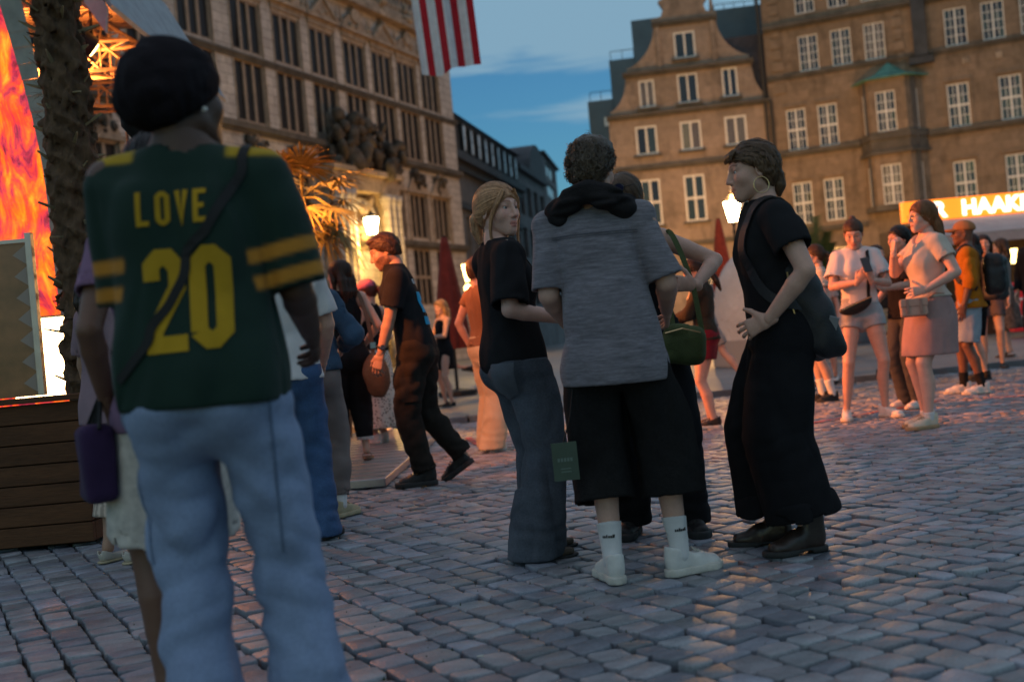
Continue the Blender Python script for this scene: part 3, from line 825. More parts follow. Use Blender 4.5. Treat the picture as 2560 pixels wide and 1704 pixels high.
# oriel
od = 1.0
plan = [(4.72, -0.002), (5.28, -od), (7.12, -od), (7.9, -0.002)]
def side_wall(name, p, q, z0, z1, hole=None, m=None):
    d = Vector((q[0] - p[0], q[1] - p[1])); L_ = d.length
    hs = [hole] if hole else []
    mb = wall_holes(MB(), 0, L_, z0, z1, hs, 0.15)
    o = mb.build(name, m or M_rt, rh, loc=(p[0], p[1], 0), rot=(0, 0, math.atan2(d.y, d.x)))
    if hole:
        w = window(o, hole[0], hole[1], hole[2], hole[3], 0.03, 2 if hole[1] - hole[0] < 0.8 else 4, 4, fr=0.06, mun=0.035, thick_c=(2,) if hole[1] - hole[0] > 0.8 else (), thick_r=(2,), tk=0.1)
    return o
for z0, z1, zb, zt in ((9.95, 12.75, 10.0, 12.1), (6.2, 9.0, 6.2, 8.28)):
    for (p, q, hw) in ((plan[0], plan[1], 0.5), (plan[1], plan[2], 0.98), (plan[2], plan[3], 0.5)):
        L_ = math.hypot(q[0] - p[0], q[1] - p[1])
        side_wall('oriel_wall', p, q, z0, z1, (L_ / 2 - hw / 2 - (0.1 if hw > .8 else 0), L_ / 2 + hw / 2 - (0.1 if hw > .8 else 0), zb + 0.02, zt))
MB().plan([(4.55, -0.01), (5.2, -od - 0.16), (7.2, -od - 0.16), (8.07, -0.01)], 9.62, 9.949).plan([(4.62, -0.01), (5.24, -od - 0.06), (7.16, -od - 0.06), (8.0, -0.01)], 9.0, 9.619).plan([(4.5, -0.01), (5.18, -od - 0.22), (7.22, -od - 0.22), (8.12, -0.01)], 8.82, 8.999).build('oriel_band', M_ledge, rh)
MB().plan([(4.6, -0.01), (5.22, -od - 0.1), (7.18, -od - 0.1), (8.02, -0.01)], 5.9, 6.199).build('oriel_foot', M_ledge, rh)
MB().box(5.0, 7.6, -0.7, 0.3, 5.95, 12.7).build('oriel_core', M_streetd, rh)
ro = MB(); pr = [(4.35, 0.0), (5.1, -od - 0.3), (7.3, -od - 0.3), (8.3, 0.0)]; tip = (6.3, -0.05, 13.75)
mid = [(4.35 + (6.3 - 4.35) * .55, -0.03), (5.1 + 1.2 * .55, (-od - .3) * .45), (7.3 - 1.0 * .55, (-od - .3) * .45), (8.3 - 2.0 * .55, -0.03)]
for i in range(3):
    ro.poly([(*pr[i], 12.8), (*pr[i + 1], 12.8), (*mid[i + 1], 13.12), (*mid[i], 13.12)]); ro.poly([(*mid[i], 13.12), (*mid[i + 1], 13.12), tip])
ro.plan([(x, y) for x, y in pr], 12.752, 12.8)
ro.build('oriel_roof', M_patina, rh)
MB().tube([(-0.2, -0.2, 0), (-0.2, -0.2, 19)], 0.09, 8).build('drain_pipe', M_pipe, rh)
# ================================================================== FIGURE MODELLING (distance fields meshed to smooth surfaces)
f32 = np.float32
def vec(*a): return np.array(a, dtype=f32)
def nrm(v): v = np.asarray(v, dtype=f32); return v / (np.linalg.norm(v) + 1e-9)
def smin(a, b, k):
    h = np.clip(0.5 + 0.5 * (b - a) / k, 0, 1)
    return b + (a - b) * h - k * h * (1 - h)
def smax(a, b, k): return -smin(-a, -b, k)
def sphere(P, c, r): return np.linalg.norm(P - np.asarray(c, dtype=f32), axis=1) - r
def ellip(P, c, r, Rm=None):
    Q = P - np.asarray(c, dtype=f32)
    if Rm is not None: Q = Q @ Rm
    r = np.asarray(r, dtype=f32)
    k0 = np.linalg.norm(Q / r, axis=1); k1 = np.linalg.norm(Q / (r * r), axis=1)
    return k0 * (k0 - 1) / (k1 + 1e-6)
def cap(P, A, B, ra, rb):
    A, B = np.asarray(A, dtype=f32), np.asarray(B, dtype=f32)
    ab = B - A; t = np.clip(((P - A) @ ab) / (ab @ ab + 1e-12), 0, 1)
    return np.linalg.norm(P - A - t[:, None] * ab, axis=1) - (ra + (rb - ra) * t)
def ecap(P, A, B, ra, rb, side):
    """tapered capsule with elliptic section; u radius along `side`"""
    A, B = np.asarray(A, dtype=f32), np.asarray(B, dtype=f32)
    ab = B - A; L = np.linalg.norm(ab) + 1e-9; d = ab / L
    s_ = np.asarray(side, dtype=f32); s_ = nrm(s_ - d * (s_ @ d)); n = np.cross(d, s_)
    Q0 = P - A; t = np.clip((Q0 @ d) / L, 0, 1); Q = Q0 - (t * L)[:, None] * d
    ru = ra[0] + (rb[0] - ra[0]) * t; rv = ra[1] + (rb[1] - ra[1]) * t; rw = np.minimum(ru, rv)
    u, v, w = Q @ s_, Q @ n, Q @ d
    k0 = np.sqrt((u / ru) ** 2 + (v / rv) ** 2 + (w / rw) ** 2)
    k1 = np.sqrt((u / ru ** 2) ** 2 + (v / rv ** 2) ** 2 + (w / rw ** 2) ** 2)
    return k0 * (k0 - 1) / (k1 + 1e-6)
def dens(r, m=72):
    r = np.asarray(r, dtype=np.float64); r = r[np.argsort(r[:, 0])]
    z = r[:, 0]
    if len(z) < 3: return np.array([r[0] + (r[-1] - r[0]) * t for t in np.linspace(0, 1, m)])
    g = np.gradient(r, z, axis=0, edge_order=1)
    out = []
    for zz in np.linspace(z[0], z[-1], m):
        i = min(max(np.searchsorted(z, zz) - 1, 0), len(z) - 2); h = z[i + 1] - z[i]; t = (zz - z[i]) / h
        out.append((2 * t ** 3 - 3 * t * t + 1) * r[i] + (t ** 3 - 2 * t * t + t) * h * g[i] + (-2 * t ** 3 + 3 * t * t) * r[i + 1] + (t ** 3 - t * t) * h * g[i + 1])
    return np.array(out)
def stack(P, D, n=2.0, k=0.012, cut=True):
    """vertical loft; D rows z,cx,cy,rx,ryf,ryb,yaw (dens)"""
    z = P[:, 2]; zz = np.clip(z, D[0, 0], D[-1, 0])
    I = lambda c: np.interp(zz, D[:, 0], D[:, c]).astype(f32)
    x = P[:, 0] - I(1); y = P[:, 1] - I(2); yw = I(6); c, s_ = np.cos(yw), np.sin(yw)
    X = x * c + y * s_; Y = -x * s_ + y * c
    rx = I(3); ry = np.where(Y > 0, I(4), I(5))
    if n == 2.0: kk = np.sqrt((X / rx) ** 2 + (Y / ry) ** 2)
    else: kk = (np.abs(X / rx) ** n + np.abs(Y / ry) ** n) ** (1.0 / n)
    d = (kk - 1) * np.minimum(rx, ry)
    if cut: d = smax(d, np.maximum(z - D[-1, 0], D[0, 0] - z).astype(f32), k)
    else: d = np.hypot(np.maximum(d, 0), z - zz) + np.minimum(d, 0)
    return d.astype(f32)
_nt = np.random.RandomState(3).rand(32, 32, 32).astype(f32) * 2 - 1
def noise3(Q):
    i = np.floor(Q).astype(np.int32); f = (Q - i).astype(f32); f = f * f * (3 - 2 * f)
    i0 = i & 31; i1 = (i + 1) & 31
    x0, y0, z0 = i0.T; x1, y1, z1 = i1.T; fx, fy, fz = f.T
    a = _nt[x0, y0, z0] * (1 - fx) + _nt[x1, y0, z0] * fx; b = _nt[x0, y1, z0] * (1 - fx) + _nt[x1, y1, z0] * fx
    c = _nt[x0, y0, z1] * (1 - fx) + _nt[x1, y0, z1] * fx; d = _nt[x0, y1, z1] * (1 - fx) + _nt[x1, y1, z1] * fx
    return (a * (1 - fy) + b * fy) * (1 - fz) + (c * (1 - fy) + d * fy) * fz
def folds(P, scale, seed=0.0, warp=0.6, ridge=True):
    Q = P * np.asarray(scale, dtype=f32) + f32(seed)
    Q = Q + warp * noise3(Q * 0.5 + 7.1)[:, None]
    n = noise3(Q)
    if ridge: n = (1 - np.abs(n) * 2.2) * 0.8
    return n + 0.4 * noise3(Q * 2.1 + 3.3)

def smesh(sdf, lo, hi, h):
    """sparse sampling + surface nets -> verts, quads"""
    lo = np.asarray(lo, dtype=np.float64); hi = np.asarray(hi, dtype=np.float64)
    B = 4
    nb = np.ceil((hi - lo) / (h * B)).astype(int) + 1
    n = nb * B
    bx = [lo[a] + (np.arange(nb[a]) * B + (B - 1) / 2) * h for a in range(3)]
    C = np.stack(np.meshgrid(*bx, indexing='ij'), -1).reshape(-1, 3).astype(f32)
    cd = sdf(C)
    act = np.abs(cd) < h * B * 1.9 + 0.012
    vals = np.repeat(np.repeat(np.repeat(cd.reshape(nb), B, 0), B, 1), B, 2).astype(f32)
    ai = np.argwhere(act.reshape(nb))
    off = np.stack(np.meshgrid(*[np.arange(B)] * 3, indexing='ij'), -1).reshape(-1, 3)
    gi = (ai[:, None, :] * B + off[None]).reshape(-1, 3)
    P = (lo + gi * h).astype(f32)
    out = np.empty(len(P), dtype=f32)
    for s_ in range(0, len(P), 200000): out[s_:s_ + 200000] = sdf(P[s_:s_ + 200000])
    vals[gi[:, 0], gi[:, 1], gi[:, 2]] = out
    for a in range(3):
        sl = [slice(None)] * 3; sl[a] = 0; vals[tuple(sl)] = np.maximum(vals[tuple(sl)], 1e-3); sl[a] = -1; vals[tuple(sl)] = np.maximum(vals[tuple(sl)], 1e-3)
    ins = vals < 0
    c8 = [ins[i:n[0] - 1 + i, j:n[1] - 1 + j, k:n[2] - 1 + k] for i in (0, 1) for j in (0, 1) for k in (0, 1)]
    sm = sum(c.astype(np.int8) for c in c8)
    cells = np.argwhere((sm > 0) & (sm < 8))
    if len(cells) == 0: return np.zeros((0, 3), f32), np.zeros((0, 4), np.int32)
    idx = -np.ones(tuple(n - 1), dtype=np.int32); idx[cells[:, 0], cells[:, 1], cells[:, 2]] = np.arange(len(cells))
    acc = np.zeros((len(cells), 3)); cnt = np.zeros(len(cells))
    corners = [(i, j, k) for i in (0, 1) for j in (0, 1) for k in (0, 1)]
    cv = {c: vals[cells[:, 0] + c[0], cells[:, 1] + c[1], cells[:, 2] + c[2]] for c in corners}
    for c in corners:
        for a in range(3):
            if c[a]: continue
            d = list(c); d[a] = 1; d = tuple(d)
            va, vb = cv[c], cv[d]; m = (va < 0) != (vb < 0)
            t = np.where(m, va / (va - vb + 1e-20), 0)
            p = np.tile(np.array(c, dtype=np.float64), (len(cells), 1)); p[:, a] += t
            acc += p * m[:, None]; cnt += m
    verts = lo + (cells + acc / cnt[:, None]) * h
    quads = []
    for a in range(3):
        b, c = (a + 1) % 3, (a + 2) % 3
        s0 = [slice(0, n[0] - 1), slice(0, n[1] - 1), slice(0, n[2] - 1)]
        s1 = list(s0); s1[a] = slice(1, n[a])
        i0, i1 = ins[tuple(s0)], ins[tuple(s1)]
        e = np.argwhere(i0 != i1); e = e[(e[:, b] > 0) & (e[:, c] > 0)]
        if len(e) == 0: continue
        fl = i0[e[:, 0], e[:, 1], e[:, 2]]
        def cell(db, dc):
            q = e.copy(); q[:, b] -= db; q[:, c] -= dc; return idx[q[:, 0], q[:, 1], q[:, 2]]
        q = np.stack([cell(1, 1), cell(0, 1), cell(0, 0), cell(1, 0)], 1)
        q[~fl] = q[~fl][:, ::-1]
        quads.append(q)
    quads = np.concatenate(quads); quads = quads[(quads >= 0).all(1)]
    e = np.concatenate([quads[:, [0, 1]], quads[:, [1, 2]], quads[:, [2, 3]], quads[:, [3, 0]]]); e = np.concatenate([e, e[:, ::-1]])
    cn = np.bincount(e[:, 0], minlength=len(verts)).astype(np.float64); cn[cn == 0] = 1
    for lam in (0.6, -0.63, 0.6, -0.63):                 # Taubin smoothing takes out the grid steps
        av = np.stack([np.bincount(e[:, 0], weights=verts[e[:, 1], a], minlength=len(verts)) for a in range(3)], 1) / cn[:, None]
        verts = verts + lam * (av - verts)
    return verts.astype(f32), quads.astype(np.int32)
def grad(sdf, P, e=0.003):
    g = np.stack([sdf(P + vec(e, 0, 0)) - sdf(P - vec(e, 0, 0)), sdf(P + vec(0, e, 0)) - sdf(P - vec(0, e, 0)), sdf(P + vec(0, 0, e)) - sdf(P - vec(0, 0, e))], 1)
    return g / (np.linalg.norm(g, axis=1)[:, None] + 1e-9)
def rotz(a): c, s_ = math.cos(a), math.sin(a); return np.array([[c, -s_, 0], [s_, c, 0], [0, 0, 1]], dtype=f32)
def rot3(yaw=0, pitch=0, roll=0):
    """yaw about z (left turn +), pitch about x (nod up +), roll about y"""
    return np.array(Euler((pitch, roll, 0)).to_matrix(), dtype=f32).__matmul__(np.eye(3, dtype=f32)) if yaw == 0 else rotz(yaw) @ np.array(Euler((pitch, roll, 0)).to_matrix(), dtype=f32)

# ---------------------------------------------------------------- head template (y forward, origin between the ears at eye level)
def head_sdf(P, m=0.0):
    """m: 0 female .. 1 male"""
    Q = P.copy(); Q[:, 0] = np.abs(Q[:, 0])
    d = ellip(Q, (0, -0.013, 0.036), (0.0735, 0.093, 0.082))
    d = smin(d, ellip(Q, (0, 0.028, -0.03), (0.057 + .003 * m, 0.060, 0.072)), 0.03)
    d = smin(d, ecap(Q, (0, 0.03, -0.04), (0, 0.062, -0.094), (0.050 + .003 * m, 0.042), (0.023 + .005 * m, 0.022), (1, 0, 0)), 0.025)
    d = smin(d, cap(Q, (0.050, -0.004, -0.055), (0.012, 0.062, -0.098), 0.015 + .004 * m, 0.015), 0.03)
    d = smin(d, sphere(Q, (0.039, 0.053, -0.020), 0.026), 0.03)
    d = smin(d, cap(Q, (0.012, 0.079, 0.031), (0.045, 0.064, 0.03), 0.0125 + .002 * m, 0.011), 0.02)
    d = smax(d, -sphere(Q, (0.033, 0.099, 0.008), 0.0165), 0.018)
    d = smin(d, ellip(Q, (0, 0.066, -0.064), (0.030, 0.026, 0.03)), 0.02)
    d = smin(d, ecap(Q, (0, 0.084, 0.022), (0, 0.1065, -0.028), (0.0065, 0.009), (0.0105, 0.0105), (1, 0, 0)), 0.013)
    d = smin(d, sphere(Q, (0.0115, 0.0945, -0.033), 0.0085), 0.008)
    d = smax(d, -sphere(Q, (0.0075, 0.0965, -0.0425), 0.0042), 0.004)
    d = smin(d, cap(Q, (0, 0.0925, -0.0605), (0.020, 0.081, -0.064), 0.0062, 0.003), 0.006)
    d = smin(d, cap(Q, (0, 0.0905, -0.0735), (0.018, 0.081, -0.070), 0.0075, 0.003), 0.007)
    d = smax(d, -cap(Q, (0, 0.1, -0.0668), (0.023, 0.0875, -0.0665), 0.0035, 0.003), 0.004)
    d = smax(d, -sphere(Q, (0, 0.104, -0.0865), 0.012), 0.012)
    # lids
    d = smin(d, ellip(Q, (0.033, 0.0735, 0.0168), (0.0165, 0.0105, 0.0055)), 0.004)
    d = smin(d, ellip(Q, (0.033, 0.0725, -0.0025), (0.0155, 0.0095, 0.0045)), 0.005)
    # ears
    er = np.array(Euler((R(-12), R(0), R(-22))).to_matrix(), dtype=f32)
    e = ellip(Q, (0.0765, -0.016, -0.004), (0.0095, 0.0185, 0.031), er)
    e = smax(e, -ellip(Q, (0.0865, -0.010, -0.002), (0.008, 0.0115, 0.020), er), 0.006)
    d = smin(d, e, 0.007)
    d = smin(d, cap(Q, (0, -0.035, -0.04), (0, -0.03, -0.10), 0.054 + .004 * m, 0.05 + .004 * m), 0.03)
    return d
HEADS = {}
def head_template(m, h):
    key = (m, h)
    if key not in HEADS:
        HEADS[key] = smesh(lambda P: head_sdf(P, m), (-0.105, -0.125, -0.17), (0.105, 0.14, 0.135), h)
    return HEADS[key]
def head_colors(V, brow=(0.35, 0.3, 0.28), lip=(0.95, 0.6, 0.6), beard=None, closed=False):
    n = len(V); C = np.ones((n, 3), dtype=f32)
    x = np.abs(V[:, 0]); y = V[:, 1]; z = V[:, 2]
    def blend(w, c):
        w = np.clip(w, 0, 1)[:, None]; C[:] = C * (1 - w) + np.array(c, dtype=f32) * C * w
    blend(np.exp(-(((x - 0.045) / 0.025) ** 2 + ((z + 0.02) / 0.025) ** 2)) * (y > 0.03) * 0.35, (1.12, 0.82, 0.8))
    blend(np.exp(-((z + 0.03) / 0.018) ** 2) * (x < 0.02) * (y > 0.095) * 0.3, (1.1, 0.82, 0.8))
    blend(((np.abs(z + 0.0665) < 0.0135) & (x < 0.024 - np.abs(z + 0.0665) * 0.6) & (y > 0.076)) * 0.85, lip)
    blend((np.abs(z + 0.0668) < 0.0022) * (x < 0.023) * (y > 0.07) * 0.8, (0.35, 0.25, 0.25))
    bz = 0.0335 + 0.004 * np.sin(np.clip((x - 0.012) / 0.04, 0, 1) * 3.1)
    blend(np.exp(-((z - bz) / 0.0042) ** 2) * (x > 0.011) * (x < 0.056) * (y > 0.045), brow)
    blend(np.exp(-(((x - 0.033) / 0.017) ** 2 + ((z - 0.0095) / 0.0045) ** 2)) * (y > 0.06) * 0.75, (0.35, 0.28, 0.27))
    blend(np.exp(-(((x - 0.033) / 0.02) ** 2 + ((z - 0.008) / 0.014) ** 2)) * (y > 0.04) * 0.35, (0.75, 0.66, 0.66))
    if beard:
        bw = ((z < -0.028 - 0.02 * np.clip((y - 0.05) / 0.05, 0, 1)) & (y > -0.02) & (z > -0.118)) * 1.0
        bw = bw * ~((np.abs(z + 0.0668) < 0.0115) & (x < 0.02))
        bw = np.where((z > -0.06) & (x < 0.03) & (y > 0.07), np.where((z < -0.046), 0.8, 0.0), bw)
        bw = bw * (0.7 + 0.3 * noise3(V * 160))
        blend(bw * beard[1], beard[0])
    return C
_ub = bmesh.new(); bmesh.ops.create_uvsphere(_ub, u_segments=14, v_segments=10, radius=1.0)
bmesh.ops.triangulate(_ub, faces=_ub.faces[:]); _ub.verts.ensure_lookup_table()
UNIT_V = np.array([v.co[:] for v in _ub.verts], dtype=f32); UNIT_F = np.array([[v.index for v in f.verts] for f in _ub.faces], dtype=np.int32); _ub.free()

# ---------------------------------------------------------------- hand templates (right hand: fingers +y, palm faces -z, thumb -x)
HANDS = {}
def hand_template(pose):
    if pose in HANDS: return HANDS[pose]
    curl = {'relaxed': (0.35, 0.45, 0.3), 'grip': (0.95, 1.15, 0.6), 'flat': (0.12, 0.15, 0.1), 'hip': (0.3, 0.5, 0.35), 'pinch': (0.75, 0.9, 0.5), 'phone': (0.6, 0.75, 0.5)}[pose]
    spread = {'flat': 0.12, 'hip': 0.10}.get(pose, 0.04)
    prims = []
    for i, (bx_, L, r, y0) in enumerate(((-0.029, 0.071, 0.0088, 0.083), (-0.0095, 0.079, 0.009, 0.087), (0.0105, 0.073, 0.0086, 0.084), (0.028, 0.057, 0.0076, 0.077))):
        p = np.array((bx_, y0 - 0.012, 0.0)); a = 0.0; sp = (i - 1.3) * spread
        cmul = 1.0 + 0.12 * i if pose in ('relaxed', 'hip') else 1.0
        for j, fl in enumerate((0.48, 0.30, 0.24)):
            a += curl[j] * cmul
            q = p + L * fl * (1.12 if j == 0 else 1) * np.array((math.sin(sp) * math.cos(a), math.cos(sp) * math.cos(a), -math.sin(a)))
            prims.append((p.copy(), q.copy(), r * (1 - 0.08 * j), r * (0.92 - 0.08 * j), i)); p = q
    th = {'grip': ((-0.03, 0.02, -0.006), (-0.047, 0.05, -0.03), (-0.03, 0.068, -0.052)), 'phone': ((-0.03, 0.02, -0.004), (-0.052, 0.052, -0.022), (-0.036, 0.08, -0.034)),
          'pinch': ((-0.03, 0.02, -0.004), (-0.050, 0.052, -0.026), (-0.035, 0.078, -0.048)), 'hip': ((-0.028, 0.02, 0), (-0.062, 0.045, -0.008), (-0.083, 0.068, -0.018))}.get(pose, ((-0.028, 0.02, 0), (-0.052, 0.05, -0.012), (-0.058, 0.08, -0.022)))
    def sdf(P):
        d = ecap(P, (0, -0.03, 0), (0, 0.012, 0), (0.027, 0.020), (0.031, 0.018), (1, 0, 0))
        d = smin(d, ecap(P, (0.0, 0.015, 0), (-0.001, 0.078, 0), (0.031, 0.016), (0.0385, 0.0125), (1, 0, 0)), 0.012)
        d = smin(d, cap(P, th[0], th[1], 0.015, 0.0105), 0.012); d = smin(d, cap(P, th[1], th[2], 0.0105, 0.0085), 0.006)
        g = [None] * 4
        for a, b, ra, rb, i in prims:
            c = cap(P, a, b, ra, rb); g[i] = c if g[i] is None else smin(g[i], c, 0.004)
        for c in g: d = smin(d, c, 0.0045)
        return d
    HANDS[pose] = smesh(sdf, (-0.12, -0.06, -0.12), (0.075, 0.2, 0.04), 0.0042)
    return HANDS[pose]

def ik(root, target, l1, l2, pole):
    root, target = np.asarray(root, dtype=np.float64), np.asarray(target, dtype=np.float64)
    d = target - root; L = np.linalg.norm(d); mx = (l1 + l2) * 0.999
    if L > mx: target = root + d / L * mx; L = mx; d = target - root
    u = d / L; a = (l1 * l1 - l2 * l2 + L * L) / (2 * L); hh = math.sqrt(max(l1 * l1 - a * a, 0))
    p = np.asarray(pole, dtype=np.float64); p = p - u * (p @ u); p = p / (np.linalg.norm(p) + 1e-9)
    return (root + u * a + p * hh).astype(f32), target.astype(f32)

SKIN = {'fair': (0.64, 0.39, 0.31), 'light': (0.56, 0.33, 0.25), 'tan': (0.40, 0.23, 0.155), 'brown': (0.17, 0.085, 0.055), 'dark': (0.10, 0.052, 0.035)}
def skin_mat(t): return mat('skin_' + t, SKIN[t], 0.5, noise=(22, 0.07), noise2=(160, 0.05), bump=(170, 0.12), spec=0.4, attr=True, sss=0.12)
def cloth(name, color, rough=0.9, noise=(6, 0.10), bump=(260, 0.35), attr=False, sheen=0.06, stretch=None, noise2=None, spec=0.12, wrinkle=(7.0, 0.8)):
    return mat('cloth_' + name, color, rough, noise=noise, bump=bump, attr=attr, sheen=0.0 if max(color) < 0.03 else sheen, stretch=stretch, noise2=noise2, spec=spec, wrinkle=wrinkle)

class Person:
    def __init__(s, loc, yaw, H, label, sex=0.0, group=None, vox=0.009, pelvis=(0, 0), lean=(0, 0), hipyaw=0, shyaw=0, feet=None, hands=None,
                 head=(0, 0, 0), build=1.0, skin='light', headvox=0.0052, neck_fwd=0.12, shtilt=0.0, sw=None, legs=1.0, z0=0.0, beard=None, brow=(0.35, 0.3, 0.28), drop=0.0, hsc=1.0, closed=False, lip=(0.95, 0.6, 0.6), neck_len=0.068):
        s.k = k = H / 1.75; s.sex = sex; s.vox = vox; s.b = build; s.skin = skin; s.headvox = headvox; s.lip = lip
        s.beard, s.brow, s.closed = beard, brow, closed
        s.root = empty('person', (loc[0], loc[1], z0), yaw)
        tag(s.root, label, 'person', group)
        s.hy, s.sy = hipyaw, shyaw
        feet = feet or {'R': (0.10, 0, -0.1), 'L': (-0.10, 0, 0.1)}
        s.feet = {}
        J = s.J = {}
        for sd, sg in (('R', 1), ('L', -1)):
            f = list(feet[sd]) + [0.0] * (5 - len(feet[sd]))
            s.feet[sd] = f
            fw = vec(-math.sin(f[2]), math.cos(f[2]), 0)
            lift, pit = f[3], f[4]
            J['ank' + sd] = vec(f[0], f[1], 0.078 * k + lift) + fw * 0.0
            J['ffw' + sd] = fw
        s.tl = 0.43 * k
        hz = 0.925 * k
        for sd, sg in (('R', 1), ('L', -1)):
            hx = pelvis[0] + sg * 0.088 * k * math.cos(hipyaw); hyy = pelvis[1] + sg * 0.088 * k * math.sin(hipyaw)
            a = J['ank' + sd]; dd = (a[0] - hx) ** 2 + (a[1] - hyy) ** 2
            hz = min(hz, a[2] + math.sqrt(max((s.tl * 2 * 0.995) ** 2 - dd, 0.05)) + 0.01)
        hz -= drop
        J['pel'] = vec(pelvis[0], pelvis[1], hz)
        hr = rotz(hipyaw); sr = rotz(shyaw)
        s.hr, s.sr = hr, sr
        for sd, sg in (('R', 1), ('L', -1)):
            J['hip' + sd] = J['pel'] + hr @ vec(sg * 0.088 * k, 0, -0.005)
            pole = nrm(J['ffw' + sd] * 0.6 + hr @ vec(sg * 0.06, 0.6, 0))
            J['kne' + sd], J['ank' + sd] = ik(J['hip' + sd], J['ank' + sd], s.tl, s.tl, pole)
        J['sc'] = J['pel'] + vec(lean[0], lean[1], 0.508 * k)
        s.sw = sw or (0.160 + 0.025 * sex)
        for sd, sg in (('R', 1), ('L', -1)):
            J['sho' + sd] = J['sc'] + sr @ vec(sg * s.sw * k * build ** 0.4, -0.012 * k, sg * shtilt - 0.010 * k)
        J['nb'] = J['sc'] + sr @ vec(0, -0.012 * k, 0.048 * k)
        s.hR = rot3(*head) if head[0] or head[1] or head[2] else np.eye(3, dtype=f32)
        s.hs = k ** 0.55 * hsc
        nd = nrm(sr @ vec(0, neck_fwd, 1.0) + vec(lean[0] * 0.4, lean[1] * 0.4, 0))
        J['hc'] = J['nb'] + nd * neck_len * k + s.hR @ vec(0, 0.018, 0.075) * s.hs
        hands = hands or {}
        s.hand = {}
        for sd, sg in (('R', 1), ('L', -1)):
            h = dict(pose='relaxed'); h.update(hands.get(sd, {}))
            tgt = h.get('at', None)
            if tgt is None: tgt = J['sho' + sd] + s.sr @ vec(sg * 0.075, 0.06, -0.515 * k)
            pole = np.asarray(h.get('pole', (sg * 0.5, -0.8, -0.15)), dtype=np.float64)
            J['elb' + sd], J['wri' + sd] = ik(J['sho' + sd], tgt, 0.285 * k, 0.248 * k, pole)
            fd = nrm(J['wri' + sd] - J['elb' + sd])
            h['f'] = nrm(h.get('f', fd)); h['n'] = nrm(h.get('n', s.sr @ vec(-sg, 0, 0)))
            s.hand[sd] = h
        s.sdfs = {}; s.objs = {}
        s.seed = (hash(label) % 97) * 0.37 if False else (sum(map(ord, label)) % 97) * 0.37
    # ---- mapping of ring lists
    def rings(s, L):
        k = s.k; J = s.J; out = []
        for r in L:
            z, rx, rf, rb = r[:4]; dx = r[4] if len(r) > 4 else 0; dy = r[5] if len(r) > 5 else 0
            t = (z - 0.925) / 0.508; tc = min(max(t, 0), 1.15); sm = tc * tc * (3 - 2 * min(tc, 1)) if tc < 1 else tc
            c = J['pel'] + (J['sc'] - J['pel']) * (vec(sm, sm, 0)) + vec(dx, dy, 0)
            zz = J['pel'][2] + (z - 0.925) * k
            yw = s.hy + (s.sy - s.hy) * min(max(t, 0), 1)
            out.append((zz, c[0], c[1], rx * k * s.b, rf * k * s.b, rb * k * s.b, yw))
        return dens(out)
    def zz(s, z): return s.J['pel'][2] + (z - 0.925) * s.k
    def torso_rings(s, e=0.0):
        m = s.sex
        def r(z, rx, rf, rb): return (z, rx + e, rf + e, rb + e)
        if m > 0.5:
            return [r(0.83, .135, .08, .09), r(0.93, .160, .095, .112), r(1.02, .145, .096, .095), r(1.10, .142, .096, .088), r(1.22, .155, .108, .098), r(1.34, .166, .112, .108), r(1.42, .150, .085, .095), r(1.475, .085, .06, .07), r(1.5, .06, .055, .06)]
        return [r(0.83, .145, .085, .10), r(0.92, .170, .095, .120), r(1.02, .140, .09, .095), r(1.09, .122, .085, .08), r(1.20, .130, .096, .085), r(1.32, .142, .10, .092), r(1.41, .128, .075, .085), r(1.47, .072, .052, .06), r(1.5, .052, .047, .052)]
    def leg(s, P, sd, prof, hem=None, hemz=None, kk=0.005):
        J = s.J; side = s.hr @ vec(1, 0, 0)
        def pos(t):
            if t <= 0.5: return J['hip' + sd] + (J['kne' + sd] - J['hip' + sd]) * (t / 0.5)
            return J['kne' + sd] + (J['ank' + sd] - J['kne' + sd]) * ((t - 0.5) / 0.5)
        d = None
        prof = [(p[0], p[1] * s.k * s.b ** 0.8, p[2] * s.k * s.b ** 0.8, p[3] if len(p) > 3 else 0.0) for p in prof]
        pts = [pos(p[0]) - J['ffw' + sd] * p[3] * s.k for p in prof]
        for i in range(len(prof) - 1):
            c = ecap(P, pts[i], pts[i + 1], prof[i][1:3], prof[i + 1][1:3], side)
            d = c if d is None else smin(d, c, kk)
        if hem is not None:
            hp = pos(hem); ax = nrm((J['kne' + sd] - J['hip' + sd]) if hem <= 0.5 else (J['ank' + sd] - J['kne' + sd]))
            d = smax(d, (P - hp) @ ax, 0.006)
        if hemz is not None: d = smax(d, hemz - P[:, 2], 0.006)
        return d
    BODY_LEG = [(0.0, .062, .074), (0.13, .078, .084), (0.22, .077, .082), (0.42, .057, .060), (0.5, .052, .055, -.004), (0.57, .048, .050), (0.68, .050, .056, .014), (0.8, .042, .044, .008), (0.93, .031, .034), (1.0, .031, .036)]
    def arm(s, P, sd, ra=0.046, rb=0.037, rc=0.025):
        J = s.J; k = s.k * s.b ** 0.7
        S_, E_, W_ = J['sho' + sd], J['elb' + sd], J['wri' + sd]
        m = S_ + (E_ - S_) * 0.45; fm = E_ + (W_ - E_) * 0.28
        d = cap(P, S_, m, ra * 1.05 * k, ra * k); d = smin(d, cap(P, m, E_, ra * k, rb * k), 0.006)
        d = smin(d, cap(P, E_, fm, rb * k, rb * 1.05 * k), 0.008)
        d = smin(d, cap(P, fm, W_, rb * 1.05 * k, rc * k), 0.006)
        return d
